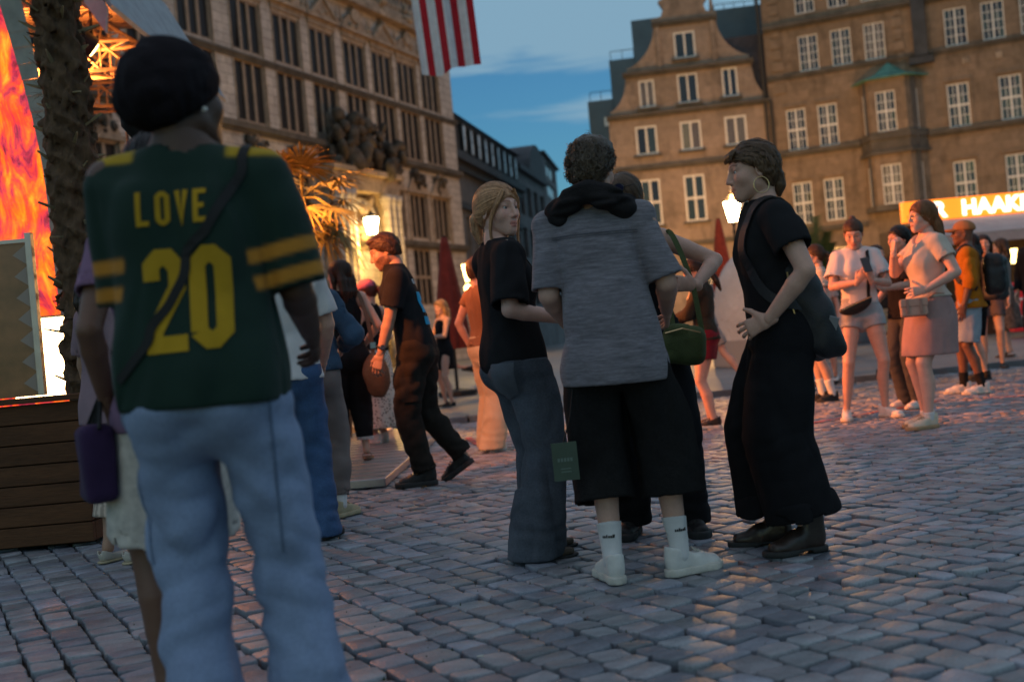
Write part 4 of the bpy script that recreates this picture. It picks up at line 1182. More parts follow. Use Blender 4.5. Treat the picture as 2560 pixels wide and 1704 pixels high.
    def body_sdf(s, P, e=-0.010):
        J = s.J; k = s.k
        d = stack(P, s._tr, cut=False)
        for sd in 'RL':
            d = smin(d, s.leg(P, sd, s.BODY_LEG), 0.03)
            d = smin(d, cap(P, J['sc'] + (J['sho' + sd] - J['sc']) * 0.45, J['sho' + sd], 0.05 * k, 0.048 * k), 0.04)
            d = smin(d, s.arm(P, sd, 0.044 + .004 * s.sex, 0.036 + .003 * s.sex, 0.0245 + .002 * s.sex), 0.025)
        for sd in 'RL': d = smin(d, cap(P, J['nb'] + vec(0, 0, 0.03 * k), J['sc'] + (J['sho' + sd] - J['sc']) * 0.6 + vec(0, -0.01, 0.012), 0.034 * k, 0.036 * k), 0.03)
        d = smin(d, cap(P, J['nb'] - vec(0, 0, 0.03), J['hc'] + s.hR @ vec(0, -0.03, -0.07) * s.hs, (0.050 + .006 * s.sex) * k, (0.047 + .006 * s.sex) * k), 0.035)
        return d
    def bounds(s, pad=0.2, zlo=None, zhi=None):
        A = np.array([v for k_, v in s.J.items() if not k_.startswith('ffw')])
        lo, hi = A.min(0) - pad, A.max(0) + pad
        lo[2] = max(lo[2], 0.0) if zlo is None else zlo
        if zhi is not None: hi[2] = zhi
        return lo, hi
    def make_body(s, shoes_h=0.03):
        s._tr = s.rings(s.torso_rings(-0.012))
        lo, hi = s.bounds(0.13); lo[2] = 0.02; hi[2] = s.J['hc'][2]
        V, F = smesh(s.body_sdf, lo, hi, s.vox)
        vs, fs, cs = [V], [F], [np.ones((len(V), 3), f32)]; base = len(V)
        hv, hf = head_template(float(s.sex), s.headvox)
        hc = head_colors(hv, s.brow, s.lip, s.beard, s.closed)
        vs.append((hv * s.hs) @ s.hR.T + s.J['hc']); fs.append(hf + base); cs.append(hc); base += len(hv)
        for sd, sg in (('R', 1), ('L', -1)):
            h = s.hand[sd]
            if h['pose'] is None: continue
            tv, tf = hand_template(h['pose'])
            Y = h['f']; Z = -h['n']; Z = nrm(Z - Y * (Z @ Y)); X = np.cross(Y, Z)
            v = tv * s.k * (1.0 + .05 * s.sex)
            if sg < 0: v = v * vec(-1, 1, 1); tf = tf[:, ::-1]
            vs.append(v @ np.stack([X, Y, Z]) + s.J['wri' + sd] + Y * 0.012); fs.append(tf + base); cs.append(np.ones((len(v), 3), f32)); base += len(v)
        V, F, C = np.concatenate(vs), np.concatenate(fs), np.concatenate(cs)
        me = np_mesh('body', V, F, True, C)
        o = mesh_obj('body', me, skin_mat(s.skin), s.root); s.objs['body'] = o
        if not s.closed:
            ev, ec, ef = [], [], []; b = 0
            for sg in (-1, 1):
                v = UNIT_V * vec(0.0118, 0.0118, 0.0118)
                iris = v[:, 1] > 0.0092; pup = v[:, 1] > 0.0112
                c = np.where(iris[:, None], np.array((0.16, 0.13, 0.11)), np.array((0.62, 0.6, 0.58))); c[pup] = 0.01
                v = v + vec(sg * 0.033, 0.0708, 0.007)
                ev.append((v * s.hs) @ s.hR.T + s.J['hc']); ec.append(c); ef.append(UNIT_F + b); b += len(v)
            mesh_obj('eyes', np_mesh('eyes', np.concatenate(ev), np.concatenate(ef), True, np.concatenate(ec)), mat('eye', (1, 1, 1), 0.15, attr=True, spec=0.5), o)
        return o
    def garment(s, name, sdf, m, lo, hi, vox=None, col=None, parent=None):
        V, F = smesh(sdf, lo, hi, vox or s.vox)
        C = col(V) if col is not None else None
        o = mesh_obj(name, np_mesh(name, V, F, True, C), m, parent or s.root)
        s.sdfs[name] = sdf; s.objs[name] = o
        return o
    # ---- garments
    def top(s, m, hem=0.88, rings=None, sleeve=0.55, sl_r=(0.078, 0.072), ease=0.022, hem_r=None, neck=0.066, fold=(0.010, (9, 9, 3.2)), vox=None, col=None, name='shirt', bust=0.0, neckline=None, sl_end=None, long=False, strap=False, hollow=True, n=2.3, belly=0.0):
        """shirt: torso loft + sleeves; sleeve = fraction of the upper arm (1..2 goes down the forearm)"""
        J, k = s.J, s.k
        if rings is None:
            base = [r for r in s.torso_rings(ease) if r[0] >= hem - 0.001 and r[0] < 1.46]
            hr_ = hem_r or (0.165 + ease, 0.115 + ease, 0.13 + ease)
            base = [(hem, *hr_)] + [r for r in base if r[0] > hem + 0.06] + [(1.475, 0.095, 0.07, 0.08), (1.50, 0.072, 0.062, 0.068)]
            if s.sex > 0.5 or True:
                base = [(z, max(rx, hr_[0] * 0.93) if z < 1.2 and ease > 0.03 else rx, rf, rb) for z, rx, rf, rb in base]
            rings = base
        D = s.rings(rings)
        ztop = D[-1, 0]; zb = D[0, 0]
        amp, sc = fold
        def sleeve_d(P, sd, fw):
            S_, E_, W_ = J['sho' + sd], J['elb' + sd], J['wri' + sd]
            ins = nrm(J['sc'] - S_); r0 = sl_r[0] * k * s.b ** .5
            S2 = S_ + ins * (r0 - 0.055 * k) * 0.7 - vec(0, 0, max(r0 - 0.056 * k, 0))
            if sleeve <= 1.0:
                B_ = S_ + (E_ - S_) * sleeve
                d = cap(P, S2, B_ + nrm(E_ - S_) * 0.03, r0, sl_r[1] * k * s.b ** .5)
                ax = nrm(E_ - S_); pl = (P - B_) @ ax
            else:
                B_ = E_ + (W_ - E_) * (sleeve - 1.0)
                d = smin(cap(P, S2, E_, r0, (sl_r[0] + sl_r[1]) / 2 * k), cap(P, E_, B_ + nrm(W_ - E_) * 0.02, (sl_r[0] + sl_r[1]) / 2 * k, sl_r[1] * k), 0.03)
                ax = nrm(W_ - E_); pl = (P - B_) @ ax
                far = np.linalg.norm(P - B_, axis=1) > np.linalg.norm(W_ - E_) * 1.2
                pl = np.where(far, -0.05, pl)
            d0 = d + fw
            d = smax(d0, pl, 0.005)
            if hollow: d = smax(d, -np.maximum(d0 + 0.015, -pl - 0.05), 0.003)
            return d
        def sdf(P):
            d = stack(P, D, n, cut=False)
            near = np.abs(d) < 0.22
            fw = np.zeros(len(P), f32)
            if amp and near.any(): fw[near] = amp * 0.5 * folds(P[near] - J['pel'], sc, s.seed)
            if bust:
                for sg in (-1, 1):
                    c = J['sc'] + s.sr @ vec(sg * 0.072 * k, 0.075 * k * s.b, -0.155 * k)
                    d = smin(d, sphere(P, c, bust * k), 0.06)
            d0 = d + fw
            d = smax(d0, zb - P[:, 2], 0.006)
            if hollow: d = smax(d, -np.maximum(d0 + 0.016, P[:, 2] - zb - 0.04), 0.003)
            if not strap:
                for sd in 'RL':
                    d = smin(d, cap(P, J['sc'] + (J['sho' + sd] - J['sc']) * 0.3 + vec(0, 0, 0.008), J['sho' + sd] - vec(0, 0, 0.004), 0.058 * k + ease * 0.4, 0.054 * k + ease * 0.3) + fw * 0.5, 0.045)
                    if sleeve > 0: d = smin(d, sleeve_d(P, sd, fw), 0.012)
            d = smax(d, P[:, 2] - ztop, 0.006)
            d = smax(d, -(cap(P, J['nb'] - vec(0, 0, 0.02), J['hc'], neck * k, neck * k)), 0.006)
            if neckline is not None: d = smax(d, -(sphere(P, J['nb'] + s.sr @ vec(*neckline[0]), neckline[1])), 0.008)
            if strap:
                for sg in (-1, 1): d = smax(d, -ellip(P, J['sc'] + s.sr @ vec(sg * (s.sw + 0.015) * k, 0, 0.0), (0.085 * k, 0.2, 0.13 * k)), 0.01)
            return d
        lo, hi = s.bounds(0.16, zlo=zb - 0.03, zhi=ztop + 0.03)
        lo[:2] = np.minimum(lo[:2], D[:, 1:3].min(0) - D[:, 3].max() - 0.04); hi[:2] = np.maximum(hi[:2], D[:, 1:3].max(0) + D[:, 3].max() + 0.04)
        if sleeve > 0:
            for sd in 'RL':
                lo[2] = min(lo[2], min(J['elb' + sd][2], J['wri' + sd][2] if sleeve > 1 else 9) - 0.12)
                hi[2] = max(hi[2], J['elb' + sd][2] + 0.12 if J['elb' + sd][2] > ztop else hi[2])
        lo[2] = max(lo[2], 0.1)
        return s.garment(name, sdf, m, lo, hi, vox, col)
    def pants(s, m, prof, waist=1.04, wr=None, hem=None, hemz=None, fold=(0.012, (9, 9, 6)), vox=None, col=None, name='trousers', ease=0.016, seat=0.0, kk=0.005, hollow=True, crotch=0.86, knee=0.010):
        J, k = s.J, s.k
        if hemz is not None: prof = list(prof) + [(1.3, prof[-1][1], prof[-1][2])]
        base = [r for r in s.torso_rings(ease) if 0.9 < r[0] < waist - 0.01]
        D = s.rings([(crotch - 0.03, 0.13, 0.07, 0.08), (crotch, 0.15 + ease, 0.09 + ease, 0.10 + ease)] + base + [(waist, *(wr or (0.145 + ease, 0.095 + ease, 0.1 + ease)))])
        amp, sc = fold
        def sdf(P):
            d = stack(P, D, 2.2)
            near = np.abs(d) < 0.3 if hem is not None and hem < 0.4 else np.ones(len(P), bool)
            fw = np.zeros(len(P), f32)
            if amp:
                Q = P[near]; zf = np.clip((Q[:, 2] - J['pel'][2] + 0.12) / 0.2, 0, 1)
                fw[near] = amp * 0.5 * folds(Q, sc, s.seed + 5) * (1 - 0.6 * zf)
            if knee and (hem is None or hem > 0.6):
                for sd, sg in (('R', 1), ('L', -1)):
                    K = J['kne' + sd] - vec(0, 0, 0.03); Q = P - K; w = np.exp(-((Q / vec(0.15, 0.15, 0.13)) ** 2).sum(1))
                    t = Q[:, 2] + 0.5 * sg * Q[:, 0] + 0.25 * Q[:, 1] + 0.02 * noise3(P * 9)
                    fw = fw + knee * 0.8 * w * (0.45 - np.abs(np.sin(t * 38)))
                    if hemz is not None or hem > 0.9:
                        A_ = J['ank' + sd] + vec(0, 0, 0.07); Q = P - A_; w = np.exp(-((Q / vec(0.16, 0.16, 0.09)) ** 2).sum(1))
                        fw = fw + knee * 0.5 * w * np.sin((Q[:, 2] + 0.25 * sg * Q[:, 0] + 0.02 * noise3(P * 11 + 3)) * 85)
            d = d + fw
            if seat:
                for sg in (-1, 1): d = smin(d, sphere(P, J['pel'] + s.hr @ vec(sg * 0.075 * k, -0.05 * k * s.b, -0.045 * k), seat * 0.95 * k * s.b), 0.05)
            d = smin(d, ellip(P, J['pel'] + s.hr @ vec(0, -0.015 * k, -0.085 * k), (0.085 * k, 0.085 * k * s.b, 0.075 * k)), 0.04)
            legs = None
            for sd in 'RL':
                L0 = s.leg(P, sd, prof, None, None, kk) + fw; L = L0
                if hemz is not None: L = smax(L, hemz - P[:, 2], 0.006)
                if hem is not None:
                    hp = J['hip' + sd] + (J['kne' + sd] - J['hip' + sd]) * (hem / 0.5) if hem <= 0.5 else J['kne' + sd] + (J['ank' + sd] - J['kne' + sd]) * ((hem - 0.5) / 0.5)
                    ax = nrm((J['kne' + sd] - J['hip' + sd]) if hem <= 0.5 else (J['ank' + sd] - J['kne' + sd])); pl = (P - hp) @ ax
                    L = smax(L, pl, 0.006)
                    if hollow: L = smax(L, -np.maximum(L0 + 0.016, -pl - 0.05), 0.003)
                legs = L if legs is None else smin(legs, L, 0.010)
            d = smin(d, legs, 0.045)
            return smax(d, P[:, 2] - D[-1, 0], 0.006)
        zlo = 0.0 if hemz is None else hemz - 0.02
        if hem is not None:
            zlo = min(J['hip' + sd][2] + (J['kne' + sd][2] - J['hip' + sd][2]) * (hem / .5) if hem <= .5 else J['kne' + sd][2] + (J['ank' + sd][2] - J['kne' + sd][2]) * ((hem - .5) / .5) for sd in 'RL') - 0.06
        A = np.array([J[a + b] for a in ('hip', 'kne', 'ank') for b in 'RL'])
        mr = max(max(p[1], p[2]) for p in prof) * k * s.b + 0.05
        lo = A.min(0) - mr; hi = A.max(0) + mr
        lo[:2] = np.minimum(lo[:2], D[:, 1:3].min(0) - 0.24 * s.b); hi[:2] = np.maximum(hi[:2], D[:, 1:3].max(0) + 0.24 * s.b)
        lo[2] = max(zlo, 0.0); hi[2] = D[-1, 0] + 0.03
        return s.garment(name, sdf, m, lo, hi, vox, col)
    def skirt(s, m, rings, fold=(0.012, (9, 9, 1.2)), vox=None, col=None, name='skirt', n=2.2):
        D = s.rings(rings); amp, sc = fold; zb = D[0, 0]
        def sdf(P):
            d = stack(P, D, n, cut=False)
            if amp:
                w = np.clip((D[-1, 0] - P[:, 2]) / (D[-1, 0] - zb), 0.1, 1)
                d = d + amp * 0.5 * w * folds(P, sc, s.seed + 2)
            d0 = d
            d = smax(smax(d, zb - P[:, 2], 0.006), P[:, 2] - D[-1, 0], 0.006)
            d = smax(d, -np.maximum(d0 + 0.016, P[:, 2] - zb - 0.05), 0.003)
            return d
        mx = D[:, 3:6].max() + 0.05
        lo = vec(D[:, 1].min() - mx, D[:, 2].min() - mx, zb - 0.03); hi = vec(D[:, 1].max() + mx, D[:, 2].max() + mx, D[-1, 0] + 0.03)
        return s.garment(name, sdf, m, lo, hi, vox, col)
    def sock(s, m, t0=0.8, t1=1.0, r=0.008, col=None):
        for sd in 'RL':
            prof = [(a, b + r, c + r, *x) for a, b, c, *x in s.BODY_LEG if a > 0.5]
            def sdf(P):
                hp = s.J['kne' + sd] + (s.J['ank' + sd] - s.J['kne' + sd]) * ((t0 - 0.5) / 0.5)
                d = smax(s.leg(P, sd, prof), -((P - hp) @ nrm(s.J['ank' + sd] - s.J['kne' + sd])), 0.004)
                return d + 0.0012 * np.sin(P[:, 0] * 900) 
            a = s.J['ank' + sd]; kz = s.J['kne' + sd]; hp = kz + (a - kz) * ((t0 - 0.5) / 0.5)
            lo = np.minimum(a, hp) - 0.09; hi = np.maximum(a, hp) + 0.09; lo[2] = max(lo[2], 0.02)
            s.garment('sock', sdf, m, lo, hi, min(s.vox, 0.007), col)
    def shoes(s, kind, m, m_sole=None, scale=1.0):
        for sd, sg in (('R', 1), ('L', -1)):
            f = s.feet[sd]; k = s.k * scale
            o = mesh_obj('shoe', shoe_mesh(kind, 0), m, s.root, loc=(s.J['ank' + sd][0], s.J['ank' + sd][1], f[3]), rot=Euler((-f[4], 0, f[2]), 'XYZ'), scale=(k * sg, k, k))
            if shoe_mesh(kind, 1) is not None: mesh_obj('sole', shoe_mesh(kind, 1), m_sole or m, o)
            if shoe_mesh(kind, 2) is not None: mesh_obj('laces', shoe_mesh(kind, 2), m_sole or m, o)

SHOES = {}
def shoe_mesh(kind, part):
    if kind in SHOES: return SHOES[kind][part]
    def outline(P, grow=0.0):
        Q = P.copy(); Q[:, 2] = 0
        d = cap(Q, (0.0, -0.035, 0), (0.0, 0.05, 0), 0.033 + grow, 0.034 + grow)
        d = smin(d, cap(Q, (0.004, 0.06, 0), (0.006, 0.125, 0), 0.036 + grow, 0.044 + grow), 0.03)
        return smin(d, cap(Q, (0.006, 0.125, 0), (-0.002, 0.158, 0), 0.044 + grow, 0.034 + grow), 0.02)
    th = {'sneaker': 0.030, 'runner': 0.034, 'boot': 0.024, 'flat': 0.014, 'sandal': 0.022, 'pump': 0.012}[kind]
    def sole(P):
        d = smax(outline(P, 0.004), P[:, 2] - th, 0.006)
        d = smax(d, -(P[:, 2]), 0.004)
        if kind == 'boot': d = smax(d, -np.maximum(np.abs(P[:, 1] - 0.035) - 0.03, P[:, 2] - 0.012), 0.004)
        return d
    def upper(P):
        if kind == 'sandal':
            d = smax(outline(P, 0.004), np.abs(P[:, 2] - 0.055) - 0.05, 0.01)
            a = ecap(P, (0, 0.06, 0.03), (0, 0.13, 0.03), (0.045, 0.035), (0.045, 0.026), (1, 0, 0))
            sh = np.maximum(a, -(a + 0.006))
            st = np.minimum(np.abs(P[:, 1] - 0.07) - 0.014, np.abs(P[:, 1] - 0.115) - 0.014)
            return np.maximum(np.maximum(sh, st), 0.01 - P[:, 2])
        d = ecap(P, (0, -0.028, 0.055), (0, 0.06, 0.05), (0.036, 0.05), (0.037, 0.045), (1, 0, 0))
        d = smin(d, ecap(P, (0.004, 0.07, 0.034), (0.004, 0.145, 0.03), (0.039, 0.042), (0.040, 0.028), (1, 0, 0)), 0.03)
        top = {'sneaker': 0.095, 'runner': 0.098, 'boot': 0.16, 'flat': 0.06, 'pump': 0.05}[kind]
        d = smin(d, ecap(P, (0, -0.012, 0.07), (0, -0.014, top + 0.03), (0.040, 0.052), (0.042, 0.05), (1, 0, 0)), 0.02)
        d = smax(d, P[:, 2] - top - (0.02 * np.clip(-P[:, 1] / 0.06, -1, 1)), 0.006)
        d = smax(d, 0.008 - P[:, 2], 0.004)
        d = smax(d, outline(P, 0.001), 0.008)
        if kind in ('flat', 'pump'): d = smax(d, -ellip(P, (0, 0.02, 0.08), (0.03, 0.09, 0.06)), 0.006)
        return d
    lo, hi = (-0.075, -0.1, -0.02), (0.075, 0.22, 0.2)
    r = []
    for f in (upper, sole):
        V, F = smesh(f, lo, hi, 0.006); r.append(np_mesh('shoe', V, F, True))
    la = None
    if kind in ('sneaker', 'runner'):
        mb = MB()
        for i in range(5):
            y = 0.055 + i * 0.016; z = 0.093 - i * 0.0075
            mb.tube([(-0.022, y, z - 0.008), (0, y + 0.004, z + 0.002), (0.022, y, z - 0.008)], 0.0032, 5)
        la = mb.mesh('laces', True)
    if kind == 'pump':
        mb = MB(); mb.lathe([(0.009, -0.0), (0.012, 0.05)], (0, -0.04, 0.0), 8); la = None
    r.append(la); SHOES[kind] = r
    return r[part]
# ---------------------------------------------------------------- hair, straps, prints, bags
def hair_mat(c): return mat('hair_%.2f_%.2f_%.2f' % c, c, 0.45, noise=(40, 0.25), bump=(120, 0.5), attr=True, spec=0.35, stretch=(1, 1, 0.3))
def skull_cap(Q, vol=0.008, low=((-0.11, -0.088), (-0.05, -0.062), (-0.005, -0.012), (0.03, 0.012), (0.06, 0.04)), face=(0.115, -0.037, 0.069, 0.084, 0.103), bump=0.0, seed=0.0, back=0.0):
    X = Q.copy(); X[:, 0] = np.abs(X[:, 0])
    d = ellip(X, (0, -0.018 - back * 0.5, 0.038), (0.0765 + vol, 0.096 + vol + back * 0.5, 0.084 + vol))
    d = smin(d, ellip(X, (0, -0.045, -0.01), (0.064 + vol, 0.060 + vol, 0.075)), 0.03)
    if bump: d = d + bump * noise3(Q * 55 + seed) + bump * 0.6 * noise3(Q * 110 + seed)
    d = smax(d, -ellip(X, (0, face[0], face[1]), (face[2], face[3], face[4])), 0.01)
    l = np.array(low); zc = np.interp(Q[:, 1], l[:, 0], l[:, 1]).astype(f32)
    d = smax(d, zc - Q[:, 2], 0.012)
    return d
def ribbons(paths, normals, w, seed):
    """paths (S,N,3) -> ribbon verts/faces and strand tints"""
    S_, N_, _ = paths.shape
    t = np.gradient(paths, axis=0); t /= np.linalg.norm(t, axis=2, keepdims=True) + 1e-9
    side = np.cross(normals, t); side /= np.linalg.norm(side, axis=2, keepdims=True) + 1e-9
    ww = (w * np.linspace(1.0, 0.25, S_) ** 0.7)[:, None, None]
    V = np.stack([paths - side * ww, paths + side * ww], 2).reshape(-1, 3)
    i = np.arange(S_ - 1)[:, None] * N_ * 2 + np.arange(N_)[None] * 2
    F = np.stack([i, i + 1, i + 1 + 2 * N_, i + 2 * N_], -1).reshape(-1, 4)
    rs = np.random.RandomState(seed); tint = rs.uniform(0.65, 1.35, N_)
    C = np.repeat(np.tile(tint[None, :, None], (S_, 1, 2)).reshape(-1, 1), 3, 1)
    return V.astype(f32), F.astype(np.int32), C.astype(f32)
def surf_strands(sdf, seedpts, flow, steps, step, off, seed):
    P = seedpts.astype(f32)
    for _ in range(4): P = P - grad(sdf, P) * sdf(P)[:, None]
    rs = np.random.RandomState(seed)
    o = rs.uniform(0.2, 1.0, len(P)).astype(f32)[:, None] * off
    paths, nor = [], []
    for i in range(steps):
        n = grad(sdf, P); paths.append(P + n * o); nor.append(n)
        d = flow(P, i); d = d - n * (d * n).sum(1)[:, None]; d = d / (np.linalg.norm(d, axis=1)[:, None] + 1e-6)
        P = P + d * step; P = P - grad(sdf, P) * sdf(P)[:, None]
    return np.stack(paths), np.stack(nor)
def lock_strands(pts, rad, N, seed, steps=14, wave=0.0, flat=1.0):
    pts = np.asarray(pts, dtype=np.float64); rad = np.asarray(rad, dtype=np.float64)
    s_ = np.linspace(0, len(pts) - 1, steps); i = np.minimum(s_.astype(int), len(pts) - 2); f = (s_ - i)[:, None]
    g = np.gradient(pts, axis=0)
    c = (2 * f ** 3 - 3 * f ** 2 + 1) * pts[i] + (f ** 3 - 2 * f ** 2 + f) * g[i] + (-2 * f ** 3 + 3 * f ** 2) * pts[i + 1] + (f ** 3 - f ** 2) * g[i + 1]
    r = np.interp(s_, np.arange(len(rad)), rad)
    rs = np.random.RandomState(seed)
    u = rs.normal(size=(N, 3)); u /= np.linalg.norm(u, axis=1)[:, None]; q = rs.uniform(0.75, 1.05, N)
    t = np.gradient(c, axis=0); t /= np.linalg.norm(t, axis=1)[:, None]
    off = u[None] - t[:, None] * (u[None] * t[:, None]).sum(-1, keepdims=True); off /= np.linalg.norm(off, axis=2, keepdims=True) + 1e-9
    ph = rs.uniform(0, 6.28, N)
    p = c[:, None] + off * (r[:, None] * q[None])[..., None] + wave * np.sin(s_[:, None] * 2.2 + ph[None])[..., None] * u[None]
    return p, off
def lock_sdf(pts, rad):
    def f(P):
        d = None
        for i in range(len(pts) - 1):
            c = cap(P, pts[i], pts[i + 1], rad[i], rad[i + 1]); d = c if d is None else smin(d, c, 0.015)
        return d
    return f
def hair(p, color, style='short', vol=0.008, n=420, tie=None, tail=None, tail_r=None, h=None, locks=(), low=None, face=None, bump=0.0, w=0.0015, seed=1, wave=0.002, back=0.0, strand_len=9, extra=None):
    """style: short / tied / down / curly"""
    h = h or max(p.headvox, 0.0055)
    if style == 'short' and not bump: bump = 0.0045
    if style == 'short': vol = max(vol, 0.010)
    kw = dict(vol=vol, bump=bump, back=back)
    if low: kw['low'] = low
    if face: kw['face'] = face
    base = lambda Q: skull_cap(Q, **kw)
    allk = [(tail, tail_r)] if tail else []
    allk += list(locks)
    lf = [lock_sdf([np.array(a, dtype=f32) for a in t], [x * 0.9 for x in r]) for t, r in allk]
    def full(Q):
        d = base(Q)
        for f in lf: d = smin(d, f(Q), 0.012)
        if extra: d = smin(d, extra(Q), 0.01)
        return d
    mx = np.array([[-0.12, -0.16, -0.14], [0.12, 0.14, 0.16]])
    for t, r in allk:
        a = np.array(t); mx[0] = np.minimum(mx[0], a.min(0) - max(r) - 0.02); mx[1] = np.maximum(mx[1], a.max(0) + max(r) + 0.02)
    V, F = smesh(full, mx[0], mx[1], h)
    rs = np.random.RandomState(seed)
    vs, fs, cs = [V], [F], [np.repeat(rs.uniform(0.75, 1.05, (len(V), 1)), 3, 1).astype(f32)]; b = len(V)
    def add(t):
        nonlocal b
        v, f, c = t; vs.append(v); fs.append(f + b); cs.append(c); b += len(v)
    n = int(n * 2.6)
    if n:
        bV = V[base(V) < 0.004] if len(V) else V
        sp = bV[rs.randint(0, len(bV), n)]
        if style == 'tied':
            T = np.array(tie, dtype=f32); flow = lambda P, i: T - P + vec(0, 0, 0.0)
            steps = 10; st = 0.014
        elif style == 'down':
            flow = lambda P, i: np.stack([P[:, 0] * 1.2, -0.3 - P[:, 1] * 1.5, -1.0 + 0 * P[:, 0]], 1).astype(f32) * 1.0; steps = 9; st = 0.014
        elif style == 'curly':
            flow = None
        else:
            flow = lambda P, i: np.stack([P[:, 0] * 2 + 0.5 * noise3(P * 30), -0.6 + 0.4 * noise3(P * 25 + 9), -0.25 - (P[:, 2] < 0.05) * 1.2], 1).astype(f32); steps = strand_len; st = 0.007
        if style != 'curly':
            pa, no = surf_strands(base, sp, flow, steps, st, 0.009, seed); add(ribbons(pa, no, w, seed))
        else:
            nn = grad(base, sp); t = np.cross(nn, rs.normal(size=sp.shape)); t /= np.linalg.norm(t, axis=1)[:, None]; q = np.cross(nn, t)
            a = np.linspace(0, 8.5, 15)[:, None]; rr = rs.uniform(0.006, 0.0125, len(sp))[None]
            pa = sp[None] + (np.cos(a) * rr)[..., None] * t[None] + (np.sin(a) * rr)[..., None] * q[None] + (np.linspace(-0.002, 0.016, 15)[:, None] * rs.uniform(0.4, 1.2, len(sp))[None])[..., None] * nn[None]
            add(ribbons(pa, np.repeat(nn[None], 15, 0), 0.0024, seed))
    for i, (t, r) in enumerate(allk):
        pa, no = lock_strands(t, r, 90 if len(t) > 2 else 30, seed + i + 5, wave=wave); add(ribbons(pa, no, w * 1.4, seed + 9 + i))
    V, F, C = np.concatenate(vs), np.concatenate(fs), np.concatenate(cs)
    V = (V * p.hs) @ p.hR.T + p.J['hc']
    o = mesh_obj('hair', np_mesh('hair', V, F, True, C), hair_mat(color), p.root); p.objs['hair'] = o
    return o
def hat(p, name, sdf, m, lo, hi, h=0.006, col=None):
    V, F = smesh(sdf, lo, hi, h); C = col(V) if col else None
    V = (V * p.hs) @ p.hR.T + p.J['hc']
    return mesh_obj(name, np_mesh(name, V, F, True, C), m, p.root)
def glasses(p, m, r=0.021, sun=False, up=0.0):
    mb = MB()
    for sg in (-1, 1):
        c = (sg * 0.032, 0.098, 0.004 + up)
        mb.tube([(c[0] + r * math.cos(a) * 1.1, c[1] - abs(c[0] + r * math.cos(a)) * 0.12, c[2] + r * 0.85 * math.sin(a)) for a in [2 * math.pi * i / 14 for i in range(15)]], 0.0018, 5)
        mb.tube([(sg * 0.055, 0.092, 0.006 + up), (sg * 0.078, 0.03, 0.006 + up), (sg * 0.08, -0.02, 0.0 + up)], 0.0016, 5)
    mb.tube([(-0.011, 0.104, 0.008 + up), (0, 0.107, 0.01 + up), (0.011, 0.104, 0.008 + up)], 0.0016, 5)
    o = mb.build('glasses', m, p.root, smooth=True)
    M = np.eye(4); M[:3, :3] = p.hR * p.hs; M[:3, 3] = p.J['hc']; o.matrix_basis = Matrix(M.tolist())
    if sun:
        ln = MB()
        for sg in (-1, 1): ln.prism([(sg * 0.032 + 0.023 * math.cos(a), 0.004 + up + 0.018 * math.sin(a)) for a in [2 * math.pi * i / 14 for i in range(14)]], 0.092, 0.095)
        ln.build('lens', mat('dark_lens', (0.02, 0.02, 0.05), 0.1, spec=0.6), o)
    return o
def head_obj(p, mb, name, m, smooth=True):
    o = mb.build(name, m, p.root, smooth=smooth)
    M = np.eye(4); M[:3, :3] = p.hR * p.hs; M[:3, 3] = p.J['hc']; o.matrix_basis = Matrix(M.tolist())
    return o
def band(pts, w, th, sdf=None, off=0.004, n=40, face=None):
    """flat strap along a smooth path, laid on a surface when sdf is given -> MB"""
    pts = np.asarray(pts, dtype=np.float64); s_ = np.linspace(0, len(pts) - 1, n); i = np.minimum(s_.astype(int), len(pts) - 2); f = (s_ - i)[:, None]
    g = np.gradient(pts, axis=0)
    c = ((2 * f ** 3 - 3 * f ** 2 + 1) * pts[i] + (f ** 3 - 2 * f ** 2 + f) * g[i] + (-2 * f ** 3 + 3 * f ** 2) * pts[i + 1] + (f ** 3 - f ** 2) * g[i + 1]).astype(f32)
    if sdf is not None:
        for _ in range(5): c = c - grad(sdf, c, 0.006) * (sdf(c) - off)[:, None]
        nn = grad(sdf, c, 0.012)
    else:
        nn = np.tile(nrm(face if face is not None else (0, -1, 0)), (n, 1))
    t = np.gradient(c, axis=0); t /= np.linalg.norm(t, axis=1)[:, None] + 1e-9
    sd = np.cross(nn, t); sd /= np.linalg.norm(sd, axis=1)[:, None] + 1e-9
    mb = MB()
    for k in range(n):
        a, b = c[k] - sd[k] * w / 2, c[k] + sd[k] * w / 2
        mb.v += [tuple(a), tuple(b), tuple(b + nn[k] * th), tuple(a + nn[k] * th)]
    for k in range(n - 1):
        q = k * 4
        for e in range(4): mb.f.append((q + e, q + (e + 1) % 4, q + 4 + (e + 1) % 4, q + 4 + e))
    return mb
def rbox(P, c, half, r, Rm=None):
    Q = P - np.asarray(c, dtype=f32)
    if Rm is not None: Q = Q @ Rm
    q = np.abs(Q) - (np.asarray(half, dtype=f32) - r)
    return np.linalg.norm(np.maximum(q, 0), axis=1) + np.minimum(q.max(1), 0) - r
def sdf_obj(name, sdf, lo, hi, h, m, parent=None, col=None):
    V, F = smesh(sdf, lo, hi, h); return mesh_obj(name, np_mesh(name, V, F, True, col(V) if col else None), m, parent)
def quad_grid(q, cell):
    a, b, c, d = [np.array(x, dtype=np.float64) for x in q]
    nu = max(1, int(math.ceil(max(np.linalg.norm(b - a), np.linalg.norm(c - d)) / cell))); nv = max(1, int(math.ceil(max(np.linalg.norm(d - a), np.linalg.norm(c - b)) / cell)))
    V = [((a * (1 - u) + b * u) * (1 - v) + (d * (1 - u) + c * u) * v) for v in np.linspace(0, 1, nv + 1) for u in np.linspace(0, 1, nu + 1)]
    F = [(j * (nu + 1) + i, j * (nu + 1) + i + 1, (j + 1) * (nu + 1) + i + 1, (j + 1) * (nu + 1) + i) for j in range(nv) for i in range(nu)]
    return V, F
